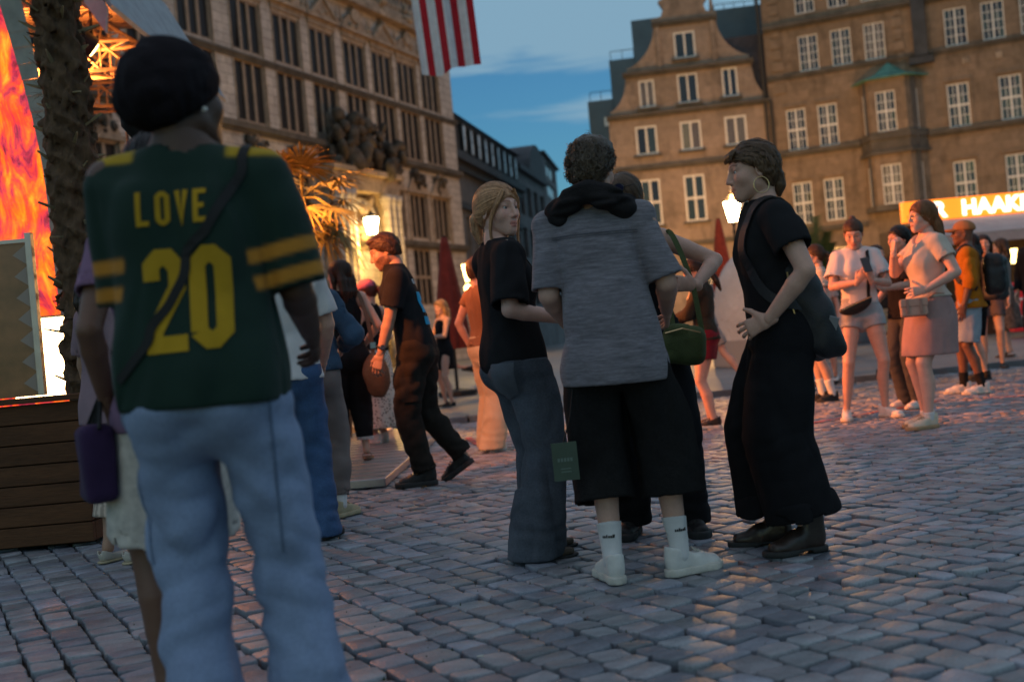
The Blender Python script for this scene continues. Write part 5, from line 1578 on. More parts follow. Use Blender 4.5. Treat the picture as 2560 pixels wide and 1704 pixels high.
def surface_print(name, quads, O, right, up, normal, sdf, m, parent, off=0.003, cell=0.012):
    """flat shapes (quads in x,y metres) pressed onto a garment surface"""
    V, F = [], []
    for q in quads:
        v, f = quad_grid(q, cell); b = len(V); V += [tuple(x) for x in v]; F += [tuple(b + i for i in g) for g in f]
    V2 = np.array(V, dtype=f32); right, up, normal = nrm(right), nrm(up), nrm(normal)
    P = np.asarray(O, dtype=f32) + V2[:, :1] * right + V2[:, 1:2] * up + normal * 0.25
    for _ in range(40): P = P - normal * (np.clip(sdf(P) - off, -0.05, 0.05) * 0.8)[:, None]
    return mesh_obj(name, np_mesh(name, P, np.array(F), True), m, parent)
def stroke(pts, w):
    pts = [np.array(p, dtype=np.float64) for p in pts]; L, Rr = [], []
    for i, p in enumerate(pts):
        d0 = pts[i] - pts[i - 1] if i else pts[1] - pts[0]; d1 = pts[i + 1] - pts[i] if i < len(pts) - 1 else d0
        d0 = d0 / np.linalg.norm(d0); d1 = d1 / np.linalg.norm(d1); n0 = np.array((-d0[1], d0[0])); n1 = np.array((-d1[1], d1[0]))
        mt = n0 + n1; mt = mt / np.linalg.norm(mt); k = w / 2 / max(mt @ n0, 0.4)
        L.append(p + mt * k); Rr.append(p - mt * k)
    return [(Rr[i], Rr[i + 1], L[i + 1], L[i]) for i in range(len(pts) - 1)]
def ring8(x, y, w, h, ch, st):
    cx, cy = x + w / 2, y + h / 2; a, b = w / 2 - st / 2, h / 2 - st / 2; c = min(ch, a * 0.75, b * 0.75)
    p = [(cx - a, cy - b + c), (cx - a, cy + b - c), (cx - a + c, cy + b), (cx + a - c, cy + b), (cx + a, cy + b - c), (cx + a, cy - b + c), (cx + a - c, cy - b), (cx - a + c, cy - b)]
    p = p + p[:2]
    return stroke(p, st)[:8]
def text_quads(txt, h, w, st, gap):
    x = 0.0; Q = []
    for ch in txt:
        e = st / 2
        if ch == 'L': Q += stroke([(x + e, h), (x + e, e), (x + w * .92, e)], st)
        elif ch == 'O': Q += ring8(x, 0, w, h, st * 0.7, st)
        elif ch == 'V': Q += stroke([(x + e, h), (x + w / 2, e * 1.2), (x + w - e, h)], st)
        elif ch == 'E': Q += stroke([(x + w * .95, h - e), (x + e, h - e), (x + e, e), (x + w * .95, e)], st) + stroke([(x + e, h / 2), (x + w * .8, h / 2)], st)
        elif ch == '0': Q += ring8(x, 0, w, h, st * 0.75, st)
        elif ch == '2': Q += stroke([(x + e, h * .70), (x + e, h - st), (x + st, h - e), (x + w - st, h - e), (x + w - e, h - st * 1.2), (x + w - e, h * .62), (x + e, st * 1.3), (x + e, e), (x + w, e)], st)
        elif ch == 'S': Q += stroke([(x + w, h - e), (x + e, h - e), (x + e, h / 2), (x + w - e, h / 2), (x + w - e, e), (x, e)], st)
        elif ch == 'T': Q += stroke([(x, h - e), (x + w, h - e)], st) + stroke([(x + w / 2, h), (x + w / 2, 0)], st)
        elif ch == 'A': Q += stroke([(x + e, 0), (x + w / 2, h - e), (x + w - e, 0)], st) + stroke([(x + w * .25, h * .35), (x + w * .75, h * .35)], st)
        elif ch == 'F': Q += stroke([(x + w, h - e), (x + e, h - e), (x + e, 0)], st) + stroke([(x + e, h / 2), (x + w * .8, h / 2)], st)
        elif ch == 'B': Q += ring8(x, 0, w, h * .55, st * .4, st) + ring8(x, h * .46, w * .92, h * .54, st * .4, st)
        x += w + gap
    return Q, x - gap
def to_world(p, v): return p.root.location + Vector((rotz(p.root.rotation_euler[2]) @ np.asarray(v, dtype=f32)).tolist())
def thing_at(p, name, label, cat, v=(0, 0, 0), group=None):
    """a top-level object that sits on / is held by a person, built in that person's frame"""
    e = empty(name, p.root.location, p.root.rotation_euler[2]); tag(e, label, cat, group); return e
# ================================================================== PEOPLE: the near group
JEANS_W = [(0.0, .078, .095), (0.14, .092, .106), (0.3, .100, .110), (0.5, .100, .106), (0.75, .108, .114), (1.0, .122, .128)]
M_blk = cloth('black_cotton', (0.016, 0.016, 0.018), noise=(8, 0.2))
M_blk2 = cloth('black_fine', (0.011, 0.011, 0.013), noise=(8, 0.25))
M_bdenim = cloth('black_denim', (0.013, 0.0125, 0.0125), noise=(5, 0.35), noise2=(90, 0.25))
M_jean = cloth('light_denim', (0.245, 0.31, 0.46), noise=(3.5, 0.22), noise2=(120, 0.12), bump=(300, 0.4))
M_jeanb = cloth('blue_denim', (0.05, 0.10, 0.21), noise=(4, 0.35), noise2=(120, 0.15))
M_jeand = cloth('faded_grey_denim', (0.075, 0.085, 0.105), noise=(4, 0.4), noise2=(110, 0.2))
M_wshoe = mat('white_leather', (0.68, 0.66, 0.62), 0.5, noise=(20, 0.12), bump=(60, 0.15))
M_wsole = mat('offwhite_rubber', (0.55, 0.52, 0.46), 0.7, noise=(25, 0.2))
M_sockw = cloth('white_sock', (0.66, 0.65, 0.64), noise=(20, 0.06))
M_bshoe = mat('black_shoe', (0.018, 0.017, 0.017), 0.45, noise=(20, 0.2), bump=(80, 0.2))
M_bsole = mat('black_rubber', (0.03, 0.03, 0.03), 0.7)
M_gold = mat('gold_metal', (0.75, 0.55, 0.28), 0.3, metal=1.0)
M_steel = mat('steel', (0.5, 0.5, 0.5), 0.3, metal=1.0)
M_strap = mat('black_strap', (0.012, 0.012, 0.012), 0.7, noise=(30, 0.2))

# --- person in the green football jersey
p1 = Person((-0.70, 2.74), R(4), 1.79, 'person in green football jersey reading LOVE 20 and black beanie, seen from behind', sex=1.0, vox=0.0085, pelvis=(-0.045, 0), lean=(-0.005, 0.02), hipyaw=R(-6), shyaw=R(4),
            feet={'R': (0.14, 0.03, R(-14)), 'L': (-0.10, -0.05, R(12))}, hands={'R': dict(at=(0.19, 0.26, 1.06), pole=(0.22, -0.6, -0.8), pose='relaxed'), 'L': dict(at=(-0.15, 0.26, 1.06), pole=(-0.08, -0.6, -0.8))},
            head=(R(-38), R(4), R(-4)), build=1.0, skin='dark', neck_fwd=0.2, sw=0.172, neck_len=0.045)
p1.make_body()
YEL = np.array((0.50, 0.315, 0.018)); GRN = np.array((0.014, 0.034, 0.025)); ORA = np.array((0.52, 0.22, 0.03))
def jersey_col(V):
    C = np.tile(GRN, (len(V), 1)); J = p1.J
    for sd in 'RL':
        ax = nrm(J['elb' + sd] - J['sho' + sd]); t = (V - J['sho' + sd]) @ ax; L = np.linalg.norm(J['elb' + sd] - J['sho' + sd])
        rad = np.linalg.norm(V - J['sho' + sd] - t[:, None] * ax, axis=1)
        m = np.clip((0.135 - rad) / 0.01, 0, 1)
        for a, b in ((0.62, 0.73), (0.84, 0.95)):
            w = (m * np.clip((t / L - a) / 0.03 + .5, 0, 1) * np.clip((b - t / L) / 0.03 + .5, 0, 1))[:, None]; C = C * (1 - w) + ORA * w
        # yellow shoulder insert
        w = (np.clip((V[:, 2] - J['sho' + sd][2] - 0.028) / 0.012, 0, 1) * np.clip((0.075 - np.abs(V[:, 0] - J['sho' + sd][0])) / 0.012, 0, 1) * np.clip((V[:, 1] - J['sho' + sd][1] + 0.08) / 0.012, 0, 1))[:, None]
        C = C * (1 - w) + YEL * 0.9 * w
    return C
M_jersey = cloth('jersey', (1, 1, 1), attr=True, rough=0.7, noise=(7, 0.12), bump=(420, 0.25))
p1.top(M_jersey, rings=[(0.885, .205, .15, .165, 0, -.01), (0.95, .208, .155, .172), (1.08, .195, .15, .155), (1.22, .188, .145, .14), (1.34, .188, .135, .135), (1.42, .178, .10, .115), (1.475, .105, .075, .085), (1.50, .075, .065, .07)],
       sleeve=1.0, sl_r=(0.078, 0.086), fold=(0.036, (6.0, 6.0, 3.2)), vox=0.008, col=jersey_col, name='jersey', n=2.4, ease=0.03)
p1.pants(M_jean, [(0.0, .084, .105), (0.15, .094, .110), (0.3, .096, .106), (0.5, .086, .092), (0.75, .088, .094), (1.0, .098, .106)], waist=1.0, hemz=0.02, seat=0.105, fold=(0.028, (6.5, 6.5, 9)), vox=0.0075, name='jeans', ease=0.02, knee=0.016)
p1.shoes('sneaker', M_wshoe, M_wsole)
js = p1.sdfs['jersey']
M_yel = cloth('yellow_print', (0.46, 0.27, 0.016), noise=(9, 0.15), rough=0.7)
q, w_ = text_quads('LOVE', 0.080, 0.031, 0.0115, 0.011); cx = p1.J['sc'][0]
surface_print('name_print', q, (cx - w_ / 2 - 0.012, -0.1, p1.zz(1.298)), (1, 0, 0.02), (0, 0, 1), (0, -1, 0), js, M_yel, p1.objs['jersey'], cell=0.01)
q, w_ = text_quads('20', 0.238, 0.095, 0.038, 0.008)
surface_print('number_print', q, (cx - w_ / 2 + 0.012, -0.1, p1.zz(1.012)), (1, 0, 0.02), (0, 0, 1), (0, -1, 0), js, M_yel, p1.objs['jersey'], cell=0.01)
def beanie(Q):
    d = ellip(Q, (0, -0.026, 0.052), (0.102, 0.132, 0.108))
    d = smin(d, ellip(Q, (0, -0.055, 0.01), (0.096, 0.102, 0.082)), 0.05)
    d = d + 0.003 * np.sin(np.arctan2(Q[:, 0], Q[:, 1]) * 26) * np.clip((0.1 - Q[:, 2]) * 8, 0, 1) + 0.006 * folds(Q, (14, 14, 20), 2)
    d = smax(d, -(Q[:, 2] - (-0.035 + 0.55 * np.clip(Q[:, 1] + 0.02, -0.06, 0.15))), 0.015)
    return d
hat(p1, 'beanie', beanie, cloth('black_knit', (0.014, 0.011, 0.014), bump=(140, 0.6), noise=(10, 0.2)), (-0.13, -0.19, -0.13), (0.13, 0.14, 0.19), 0.0065)
head_obj(p1, MB().lathe([(0.001, -0.006), (0.006, -0.004), (0.007, 0), (0.006, 0.004), (0.001, 0.006)], (0.084, -0.012, -0.034), 10), 'earring', mat('pearl', (0.85, 0.83, 0.8), 0.2))
J = p1.J
st = thing_at(p1, 'shoulder_strap', 'thin black cross-body strap lying over the back of the green jersey', 'strap')
band([(0.10, 0.06, 1.50), (0.085, -0.10, 1.42), (0.0, -0.2, 1.30), (-0.11, -0.2, 1.12), (-0.2, -0.1, 0.98)], 0.022, 0.003, js, 0.004, 50).build('strap', M_strap, st)

jn = p1.sdfs['jeans']; M_seam = cloth('denim_seam', (0.12, 0.17, 0.26)); M_pock = cloth('denim_pocket', (0.20, 0.275, 0.39), noise=(4, 0.2), noise2=(120, 0.12))
for sx in (-1, 1):
    surface_print('side_seam', [((0, -0.36), (0.005, -0.36), (0.005, 0.05), (0, 0.05))], p1.J['pel'] + p1.hr @ vec(sx * 0.155, -0.02, -0.05), p1.hr @ vec(1, 0, 0), (0, 0, 1), p1.hr @ vec(0.25 * sx, -1, 0), jn, M_seam, p1.objs['jeans'], off=0.003, cell=0.03)
surface_print('centre_seam', [((-0.003, -0.03), (0.003, -0.03), (0.003, 0.07), (-0.003, 0.07))], p1.J['pel'] + vec(0, -0.1, 0.0), (1, 0, 0), (0, 0, 1), (0, -1, 0), jn, M_seam, p1.objs['jeans'], off=0.003)

# --- blonde woman in black tee and wide jeans, listening
p2 = Person((0.015, 5.18), R(-68), 1.70, 'blonde woman in black tee and wide dark jeans facing the man in the grey shirt', sex=0.0, vox=0.0085, pelvis=(0.0, -0.01), lean=(0.0, -0.03), hipyaw=R(0), shyaw=R(-4),
            feet={'R': (0.09, -0.02, R(-6)), 'L': (-0.09, 0.08, R(8))}, hands={'R': dict(at=(0.22, 0.12, 1.07), pole=(0.25, -0.95, -0.3), f=(0, 1, 0.05), n=(-0.4, 0, -0.9), pose='relaxed'), 'L': dict(at=(-0.12, 0.30, 1.08), pole=(-0.5, -0.8, -0.5))},
            head=(R(-66), R(-1), R(2)), skin='fair', headvox=0.0042, neck_fwd=0.2, brow=(0.45, 0.36, 0.30), build=1.03, sw=0.166)
p2.make_body()
p2.top(M_blk, rings=[(0.87, .150, .115, .135), (0.90, .166, .135, .15), (0.96, .165, .14, .155), (1.08, .148, .13, .13), (1.22, .143, .13, .115), (1.33, .146, .12, .11), (1.41, .14, .09, .095), (1.468, .09, .066, .075), (1.495, .066, .058, .062)],
       sleeve=0.92, sl_r=(0.082, 0.085), fold=(0.016, (8, 8, 4)), bust=0.075, name='t_shirt', ease=0.025, neck=0.06)
p2.pants(M_jeand, JEANS_W, waist=0.93, hemz=0.012, seat=0.1, fold=(0.036, (8, 8, 2.6)), name='jeans', ease=0.018)
p2.shoes('flat', mat('brown_suede', (0.10, 0.075, 0.055), 0.8, noise=(20, 0.3)), M_bsole, 1.0)
BL = (0.50, 0.27, 0.14)
hair(p2, BL, 'tied', vol=0.011, n=700, tie=(0.0, -0.12, 0.005), tail=[(0, -0.115, 0.01), (0, -0.150, -0.02), (0, -0.152, -0.075), (0.004, -0.135, -0.135)], tail_r=[0.022, 0.032, 0.028, 0.010], h=0.005,
     locks=[([(0.045, 0.082, 0.082), (0.072, 0.066, 0.03), (0.082, 0.03, -0.03), (0.078, 0.012, -0.11), (0.066, 0.018, -0.20)], [0.010, 0.010, 0.007, 0.005, 0.002]),
            ([(-0.025, 0.084, 0.09), (-0.06, 0.068, 0.045), (-0.074, 0.05, -0.02), (-0.072, 0.04, -0.11), (-0.06, 0.05, -0.19)], [0.004, 0.007, 0.006, 0.004, 0.002])], seed=3, wave=0.004, low=((-0.11, -0.09), (-0.05, -0.07), (-0.015, -0.02), (0.02, 0.0), (0.06, 0.03)))
band([(0.09, 0.10, 1.20), (0.085, 0.115, 1.30), (0.075, 0.07, 1.40), (0.03, -0.06, 1.435), (-0.05, -0.03, 1.43), (-0.06, 0.1, 1.32)], 0.018, 0.003, p2.sdfs['t_shirt'], 0.004, 40).build('lanyard', M_strap, p2.root)
# denim pocket and seam
pk = p2.sdfs['jeans']; RB = nrm((0.75, -0.65, 0))
surface_print('back_pocket', [((-0.06, -0.07), (0, -0.095), (0, 0.07), (-0.06, 0.07)), ((0, -0.095), (0.06, -0.07), (0.06, 0.07), (0, 0.07))], p2.J['pel'] + vec(0.07, -0.07, -0.075), (0.65, 0.75, 0), (0, 0, 1), (0.75, -0.65, 0), pk, cloth('faded_pocket', (0.10, 0.11, 0.13), noise=(6, 0.3)), p2.objs['jeans'], off=0.005)

# --- man in the grey shirt, back to the camera
p3 = Person((0.41, 4.54), R(-6), 1.775, 'man in grey melange short-sleeved shirt and black culottes with dark sweater round his neck', sex=1.0, vox=0.0085, pelvis=(-0.01, 0.0), lean=(-0.035, 0.03), hipyaw=R(-4), shyaw=R(-6),
            feet={'R': (0.18, 0.02, R(-52)), 'L': (-0.085, -0.03, R(14))}, hands={'R': dict(at=(0.22, 0.22, 1.06), pole=(0.3, -0.6, -0.8)), 'L': dict(at=(-0.2, 0.22, 1.04), pole=(-0.15, -0.6, -0.8))},
            head=(R(-22), R(-6), R(3)), skin='light', headvox=0.005, neck_fwd=0.16, build=1.04, sw=0.186)
p3.make_body()
M_mel = mat('grey_melange', (0.185, 0.172, 0.195), 0.9, noise=(14, 0.42), noise2=(60, 0.25), bump=(120, 0.4), stretch=(1, 1, 9), sheen=0.2)
p3.top(M_mel, rings=[(0.775, .195, .15, .155, -.0, -.01), (0.82, .202, .155, .165), (0.95, .188, .15, .16), (1.10, .172, .14, .145), (1.24, .166, .135, .135), (1.34, .168, .13, .13), (1.42, .16, .095, .108), (1.475, .10, .072, .082), (1.50, .075, .064, .068)],
       sleeve=0.93, sl_r=(0.070, 0.076), fold=(0.022, (7, 7, 4)), name='shirt', ease=0.03, n=2.4)
CUL = [(0.0, .085, .10), (0.15, .108, .12), (0.25, .115, .126), (0.4, .122, .13), (0.6, .130, .136), (0.78, .138, .142)]
p3.pants(M_bdenim, CUL, waist=1.0, hem=0.725, fold=(0.036, (8, 8, 1.8)), name='culottes', ease=0.02)
p3.sock(M_sockw, 0.82)
p3.shoes('sneaker', M_wshoe, M_wsole, 1.06)
hair(p3, (0.085, 0.06, 0.042), 'curly', vol=0.009, n=560, bump=0.006, h=0.006, seed=5, extra=lambda Q: ellip(Q, (0, 0.0, 0.085), (0.085, 0.105, 0.058)) + 0.007 * noise3(Q * 60), low=((-0.11, -0.075), (-0.05, -0.055), (-0.01, 0.0), (0.03, 0.015), (0.06, 0.045)))
# sweater draped round the neck
def drape(P):
    J = p3.J; nb = J['nb']; d = None
    ring = []
    for i in range(13):
        a = 2 * math.pi * i / 12
        x, y = 0.150 * math.cos(a), 0.105 * math.sin(a)
        z = 0.045 - 0.085 * abs(math.cos(a)) ** 1.3 - 0.06 * max(0, math.sin(a))
        ring.append(nb + p3.sr @ vec(x, y - 0.005, z))
    for i in range(12):
        r = 0.047 + 0.004 * math.sin(i * 2.1)
        c = cap(P, ring[i], ring[i + 1], r, r); d = c if d is None else smin(d, c, 0.03)
    for sg in (-1, 1):
        d = smin(d, cap(P, nb + p3.sr @ vec(sg * 0.08, 0.09, -0.05), nb + p3.sr @ vec(sg * 0.09, 0.13, -0.28), 0.05, 0.035), 0.03)
    d = smax(d, -cap(P, nb - vec(0, 0, 0.05), J['hc'], 0.062, 0.062), 0.01)
    return d + 0.013 * folds(P - nb, (9, 9, 30), 4)
nbv = p3.J['nb']
p3.garment('sweater', drape, cloth('dark_knit', (0.02, 0.018, 0.019), bump=(150, 0.6)), nbv + vec(-0.24, -0.2, -0.36), nbv + vec(0.24, 0.24, 0.12), 0.0075)
surface_print('yoke_seam', [((-0.17, 0), (0.17, 0), (0.17, 0.004), (-0.17, 0.004))], p3.J['sc'] + vec(0, -0.1, -0.075), (1, 0, 0), (0, 0, 1), (0, -1, 0), p3.sdfs['shirt'], cloth('seam', (0.09, 0.09, 0.11)), p3.objs['shirt'], off=0.0035)
surface_print('yoke_seam', [((-0.17, 0), (0.17, 0), (0.17, 0.003), (-0.17, 0.003))], p3.J['sc'] + vec(0, -0.1, -0.084), (1, 0, 0), (0, 0, 1), (0, -1, 0), p3.sdfs['shirt'], cloth('seam', (0.09, 0.09, 0.11)), p3.objs['shirt'], off=0.003)
# small dark print on the socks
for sd in 'RL':
    a = p3.J['ank' + sd]
    nm = nrm((0.25, -1, 0)) if sd == 'R' else nrm((-0.5, -1, 0))
    surface_print('sock_lettering', [((-0.024 + i * 0.008, -0.004), (-0.018 + i * 0.008, -0.004), (-0.018 + i * 0.008, 0.005 if i % 3 else 0.009), (-0.024 + i * 0.008, 0.005 if i % 3 else 0.009)) for i in range(6)],
                  a + vec(0, 0, 0.105), np.cross((0, 0, 1), -nm), (0, 0, 1), nm, p3.sdfs['sock'] if sd == 'L' else (lambda P, sd=sd: p3.leg(P, sd, [(x, b + .008, c + .008, *y) for x, b, c, *y in p3.BODY_LEG if x > .5])), M_strap, p3.root, off=0.002, cell=0.01)
# green glass-like card hanging at his left side
cd = thing_at(p3, 'hanging_card', 'small green card with pale lettering hanging beside the black culottes', 'card')
cb = MB().box(-0.05, 0.05, -0.002, 0.002, -0.075, 0.075).build('card', mat('green_card', (0.045, 0.075, 0.055), 0.35, noise=(12, 0.15), spec=0.5), cd, loc=(-0.235, -0.10, 0.50), rot=(0, R(-1), R(6)))
lt = MB()
for i in range(5): lt.box(-0.03 + i * 0.0125, -0.021 + i * 0.0125, -0.0036, -0.003, 0.0, 0.014)
for i in range(2): lt.box(-0.02, 0.02, -0.0036, -0.003, -0.03 - i * 0.012, -0.026 - i * 0.012)
lt.build('lettering', mat('pale_green_ink', (0.14, 0.19, 0.16), 0.6), cb)
MB().tube([(-0.235, -0.10, 0.575), (-0.2, -0.10, 0.68), (-0.18, -0.08, 0.80)], 0.003, 5).build('cord', M_strap, cd)

# --- woman behind the grey shirt, arm akimbo, green bag
p4 = Person((0.66, 5.5), R(172), 1.74, 'woman half hidden behind the grey shirt with sunglasses on her hair and bent bare arm', sex=0.0, vox=0.009, lean=(0.06, 0.02), feet={'R': (0.16, 0.0, R(-10)), 'L': (-0.12, 0.06, R(14))}, shyaw=R(6),
            hands={'L': dict(at=(-0.24, 0.14, 1.17), pole=(-0.9, 0.1, -0.7), f=(0.6, 0.4, 0.1), n=(0.3, -0.9, 0), pose='hip'), 'R': dict(at=(0.2, 0.25, 1.0))}, head=(R(-20), R(-14), R(-4)), skin='light')
p4.make_body()
p4.top(M_blk2, sleeve=0, hem=0.95, ease=0.016, bust=0.07, strap=True, name='tank_top', fold=(0.008, (9, 9, 4)))
p4.pants(M_blk2, [(0, .08, .095), (.15, .092, .104), (.25, .098, .106), (.5, .092, .098), (.75, .092, .098), (1, .098, .104)], waist=1.04, hemz=0.05, name='trousers')
p4.shoes('runner', M_bshoe, M_bsole, 1.08)
hair(p4, (0.11, 0.062, 0.035), 'down', vol=0.012, n=400, h=0.006, seed=8, locks=[([(-0.06, 0.02, 0.05), (-0.083, 0.0, -0.03), (-0.085, -0.01, -0.12), (-0.075, 0.0, -0.2)], [0.02, 0.028, 0.026, 0.01]), ([(0.06, 0.02, 0.05), (0.083, 0.0, -0.03), (0.085, -0.01, -0.12), (0.075, 0.0, -0.2)], [0.02, 0.028, 0.026, 0.01])], low=((-0.11, -0.1), (-0.05, -0.09), (-0.01, -0.06), (0.03, -0.03), (0.06, 0.03)))
g_ = glasses(p4, M_bshoe, 0.024, sun=True, up=0.075)
gb_ = thing_at(p4, 'shoulder_bag', 'olive green canvas shoulder bag behind the grey shirt', 'bag')
M_olive = mat('olive_canvas', (0.075, 0.095, 0.035), 0.8, noise=(10, 0.25), bump=(160, 0.4))
sdf_obj('bag_body', lambda P: rbox(P, (-0.16, 0.20, 0.90), (0.105, 0.07, 0.095), 0.06, np.array(Euler((0, R(-14), 0)).to_matrix(), dtype=f32)) + 0.008 * folds(P, (12, 12, 12), 1), (-0.42, 0.05, 0.72), (-0.02, 0.36, 1.1), 0.008, M_olive, gb_)
MB().tube([(-0.24, 0.275, 0.95), (-0.16, 0.285, 0.975), (-0.08, 0.275, 0.96)], 0.004, 6).build('zip', M_gold, gb_)
band([(-0.25, 0.2, 0.95), (-0.22, 0.15, 1.2), (-0.14, 0.05, 1.44), (-0.10, -0.1, 1.3), (-0.12, 0.12, 0.98)], 0.025, 0.003, None, n=30).build('strap', M_olive, gb_)

# --- person in long black with hoop earring and backpack, facing left
p5 = Person((1.08, 4.84), R(86), 1.74, 'person in long black clothes with hoop earring and black backpack facing left', sex=0.45, vox=0.0085, pelvis=(0, -0.055), lean=(0.0, 0.03), shyaw=R(8),
            feet={'R': (0.11, 0.02, R(-12)), 'L': (-0.08, -0.09, R(14))}, hands={'L': dict(at=(-0.205, 0.015, 0.985), pole=(-0.6, -0.8, 0.1), f=(0.35, 0.85, -0.35), n=(0.9, 0.0, -0.2), pose='hip'), 'R': dict(at=(0.2, -0.02, 0.88))},
            head=(R(4), R(-5), R(0)), skin='light', headvox=0.0042, neck_fwd=0.22, brow=(0.25, 0.2, 0.18), lip=(0.9, 0.62, 0.6), build=1.03)
p5.make_body()
p5.top(M_blk, rings=[(0.86, .175, .125, .15), (0.92, .178, .125, .155), (1.04, .165, .125, .14), (1.16, .160, .125, .125), (1.28, .165, .125, .12), (1.36, .165, .115, .115), (1.425, .15, .085, .095), (1.475, .088, .066, .075), (1.5, .066, .058, .062)],
       sleeve=0.62, sl_r=(0.080, 0.080), fold=(0.014, (8, 8, 5)), name='t_shirt', ease=0.02, bust=0.03, neck=0.06)
def cuffs(P):  # rolled hems
    d = None
    return d
p5.pants(M_blk2, [(0.0, .085, .105), (0.14, .108, .125), (0.28, .120, .135), (0.5, .125, .14), (0.75, .13, .145), (0.93, .138, .152)], waist=1.02, hem=0.90, fold=(0.034, (8, 8, 1.6)), name='trousers', ease=0.024, seat=0.1)
for sd in 'RL':
    J = p5.J; c0 = J['kne' + sd] + (J['ank' + sd] - J['kne' + sd]) * 0.60; c1 = J['kne' + sd] + (J['ank' + sd] - J['kne' + sd]) * 0.83
    def cuff(P, c0=c0, c1=c1):
        d = ecap(P, c0, c1, (0.136, 0.150), (0.142, 0.158), p5.hr @ vec(1, 0, 0)); ax = nrm(c1 - c0); L = np.linalg.norm(c1 - c0)
        d0 = d; t = (P - c0) @ ax
        d = smax(smax(d, t - L, 0.006), -t + 0.01, 0.006)
        d = smax(d, -np.maximum(d0 + 0.013, L - 0.05 - t), 0.004)
        return d + 0.012 * folds(P, (9, 9, 9), 3)
    p5.garment('cuff', cuff, M_blk2, np.minimum(c0, c1) - 0.2, np.maximum(c0, c1) + 0.2, 0.0085)
p5.shoes('boot', mat('dark_leather', (0.035, 0.022, 0.017), 0.35, noise=(14, 0.3), bump=(50, 0.2), spec=0.5), M_bsole, 1.08)
hair(p5, (0.11, 0.062, 0.034), 'short', vol=0.005, n=900, h=0.005, seed=11, low=((-0.11, -0.115), (-0.06, -0.10), (-0.03, -0.04), (0.0, 0.02), (0.06, 0.05)), face=(0.118, -0.045, 0.072, 0.086, 0.100), strand_len=8,
     locks=[([(0.0, -0.10, -0.03), (0.0, -0.105, -0.075), (0.0, -0.10, -0.115)], [0.038, 0.030, 0.010])] + [([(x, 0.07, 0.094), (x * 1.1, 0.088, 0.078), (x * 1.15, 0.092, 0.058)], [0.010, 0.008, 0.003]) for x in (-0.05, -0.03, -0.01, 0.01, 0.03, 0.05)])
head_obj(p5, MB().tube([(-0.083, -0.012 + 0.032 * math.sin(a), -0.067 + 0.034 * math.cos(a)) for a in [2 * math.pi * i / 28 for i in range(29)]], 0.0021, 6, cap=False), 'hoop_earring', M_gold)
BPO = (0, 0.12, -0.13)
bp = thing_at(p5, 'backpack', 'black backpack worn by the person with the hoop earring', 'backpack')
M_bp = mat('black_nylon', (0.016, 0.016, 0.019), 0.5, noise=(10, 0.3), bump=(200, 0.25), spec=0.4)
_pk = sdf_obj('pack_body', lambda P: smin(rbox(P, (-0.02, -0.265, 1.16), (0.15, 0.095, 0.21), 0.07, np.array(Euler((R(-13), 0, 0)).to_matrix(), dtype=f32)), rbox(P, (-0.04, -0.34, 1.05), (0.13, 0.07, 0.13), 0.05, np.array(Euler((R(-16), 0, 0)).to_matrix(), dtype=f32)), 0.03) + 0.014 * folds(P, (9, 9, 9), 6), (-0.26, -0.52, 0.84), (0.2, -0.08, 1.46), 0.009, M_bp, bp); _pk.location = BPO
MB().tube([(-0.165, -0.20, 1.30), (-0.168, -0.21, 1.15), (-0.165, -0.23, 1.05)], 0.004, 6).build('zip', M_gold, bp, loc=BPO)
band([(-0.09, -0.17, 1.36), (-0.115, -0.02, 1.475), (-0.115, 0.09, 1.40), (-0.13, 0.11, 1.25), (-0.16, 0.0, 1.08), (-0.12, -0.18, 1.0)], 0.042, 0.006, p5.sdfs['t_shirt'], 0.006, 40).build('shoulder_strap', M_bp, bp)
MB().box(-0.02, 0.02, -0.003, 0.003, -0.045, 0.045).build('tag_patch', mat('grey_patch', (0.25, 0.25, 0.26), 0.5), bp, loc=(-0.172, -0.24, 0.93), rot=(R(-20), R(-20), R(78)))
# ================================================================== STAGE, PALMS, STALLS (left and right of the crowd)
M_plank = mat('dark_planter_wood', (0.095, 0.04, 0.016), 0.7, noise=(3, 0.35), noise2=(40, 0.2), bump=(30, 0.3), stretch=(0.4, 1, 3))
M_soil = mat('soil', (0.02, 0.015, 0.01), 1.0, noise=(20, 0.4))
M_fibre = mat('palm_fibre', (0.10, 0.06, 0.035), 0.95, noise=(18, 0.5), bump=(60, 1.0), stretch=(1, 1, 0.4))
M_stub = mat('palm_leaf_stub', (0.24, 0.19, 0.11), 0.8, noise=(10, 0.3))
M_frond = mat('palm_frond', (0.26, 0.20, 0.06), 0.6, noise=(8, 0.35), spec=0.3)
M_frondg = mat('green_frond', (0.07, 0.10, 0.03), 0.6, noise=(8, 0.35), spec=0.3)
M_alu = mat('aluminium', (0.35, 0.35, 0.37), 0.4, metal=0.85, noise=(6, 0.15))
M_trussp = mat('painted_truss', (0.33, 0.24, 0.17), 0.55, noise=(5, 0.2))
M_roofsheet = mat('roof_tarpaulin', (0.20, 0.25, 0.29), 0.5, noise=(5, 0.3), bump=(15, 0.4))

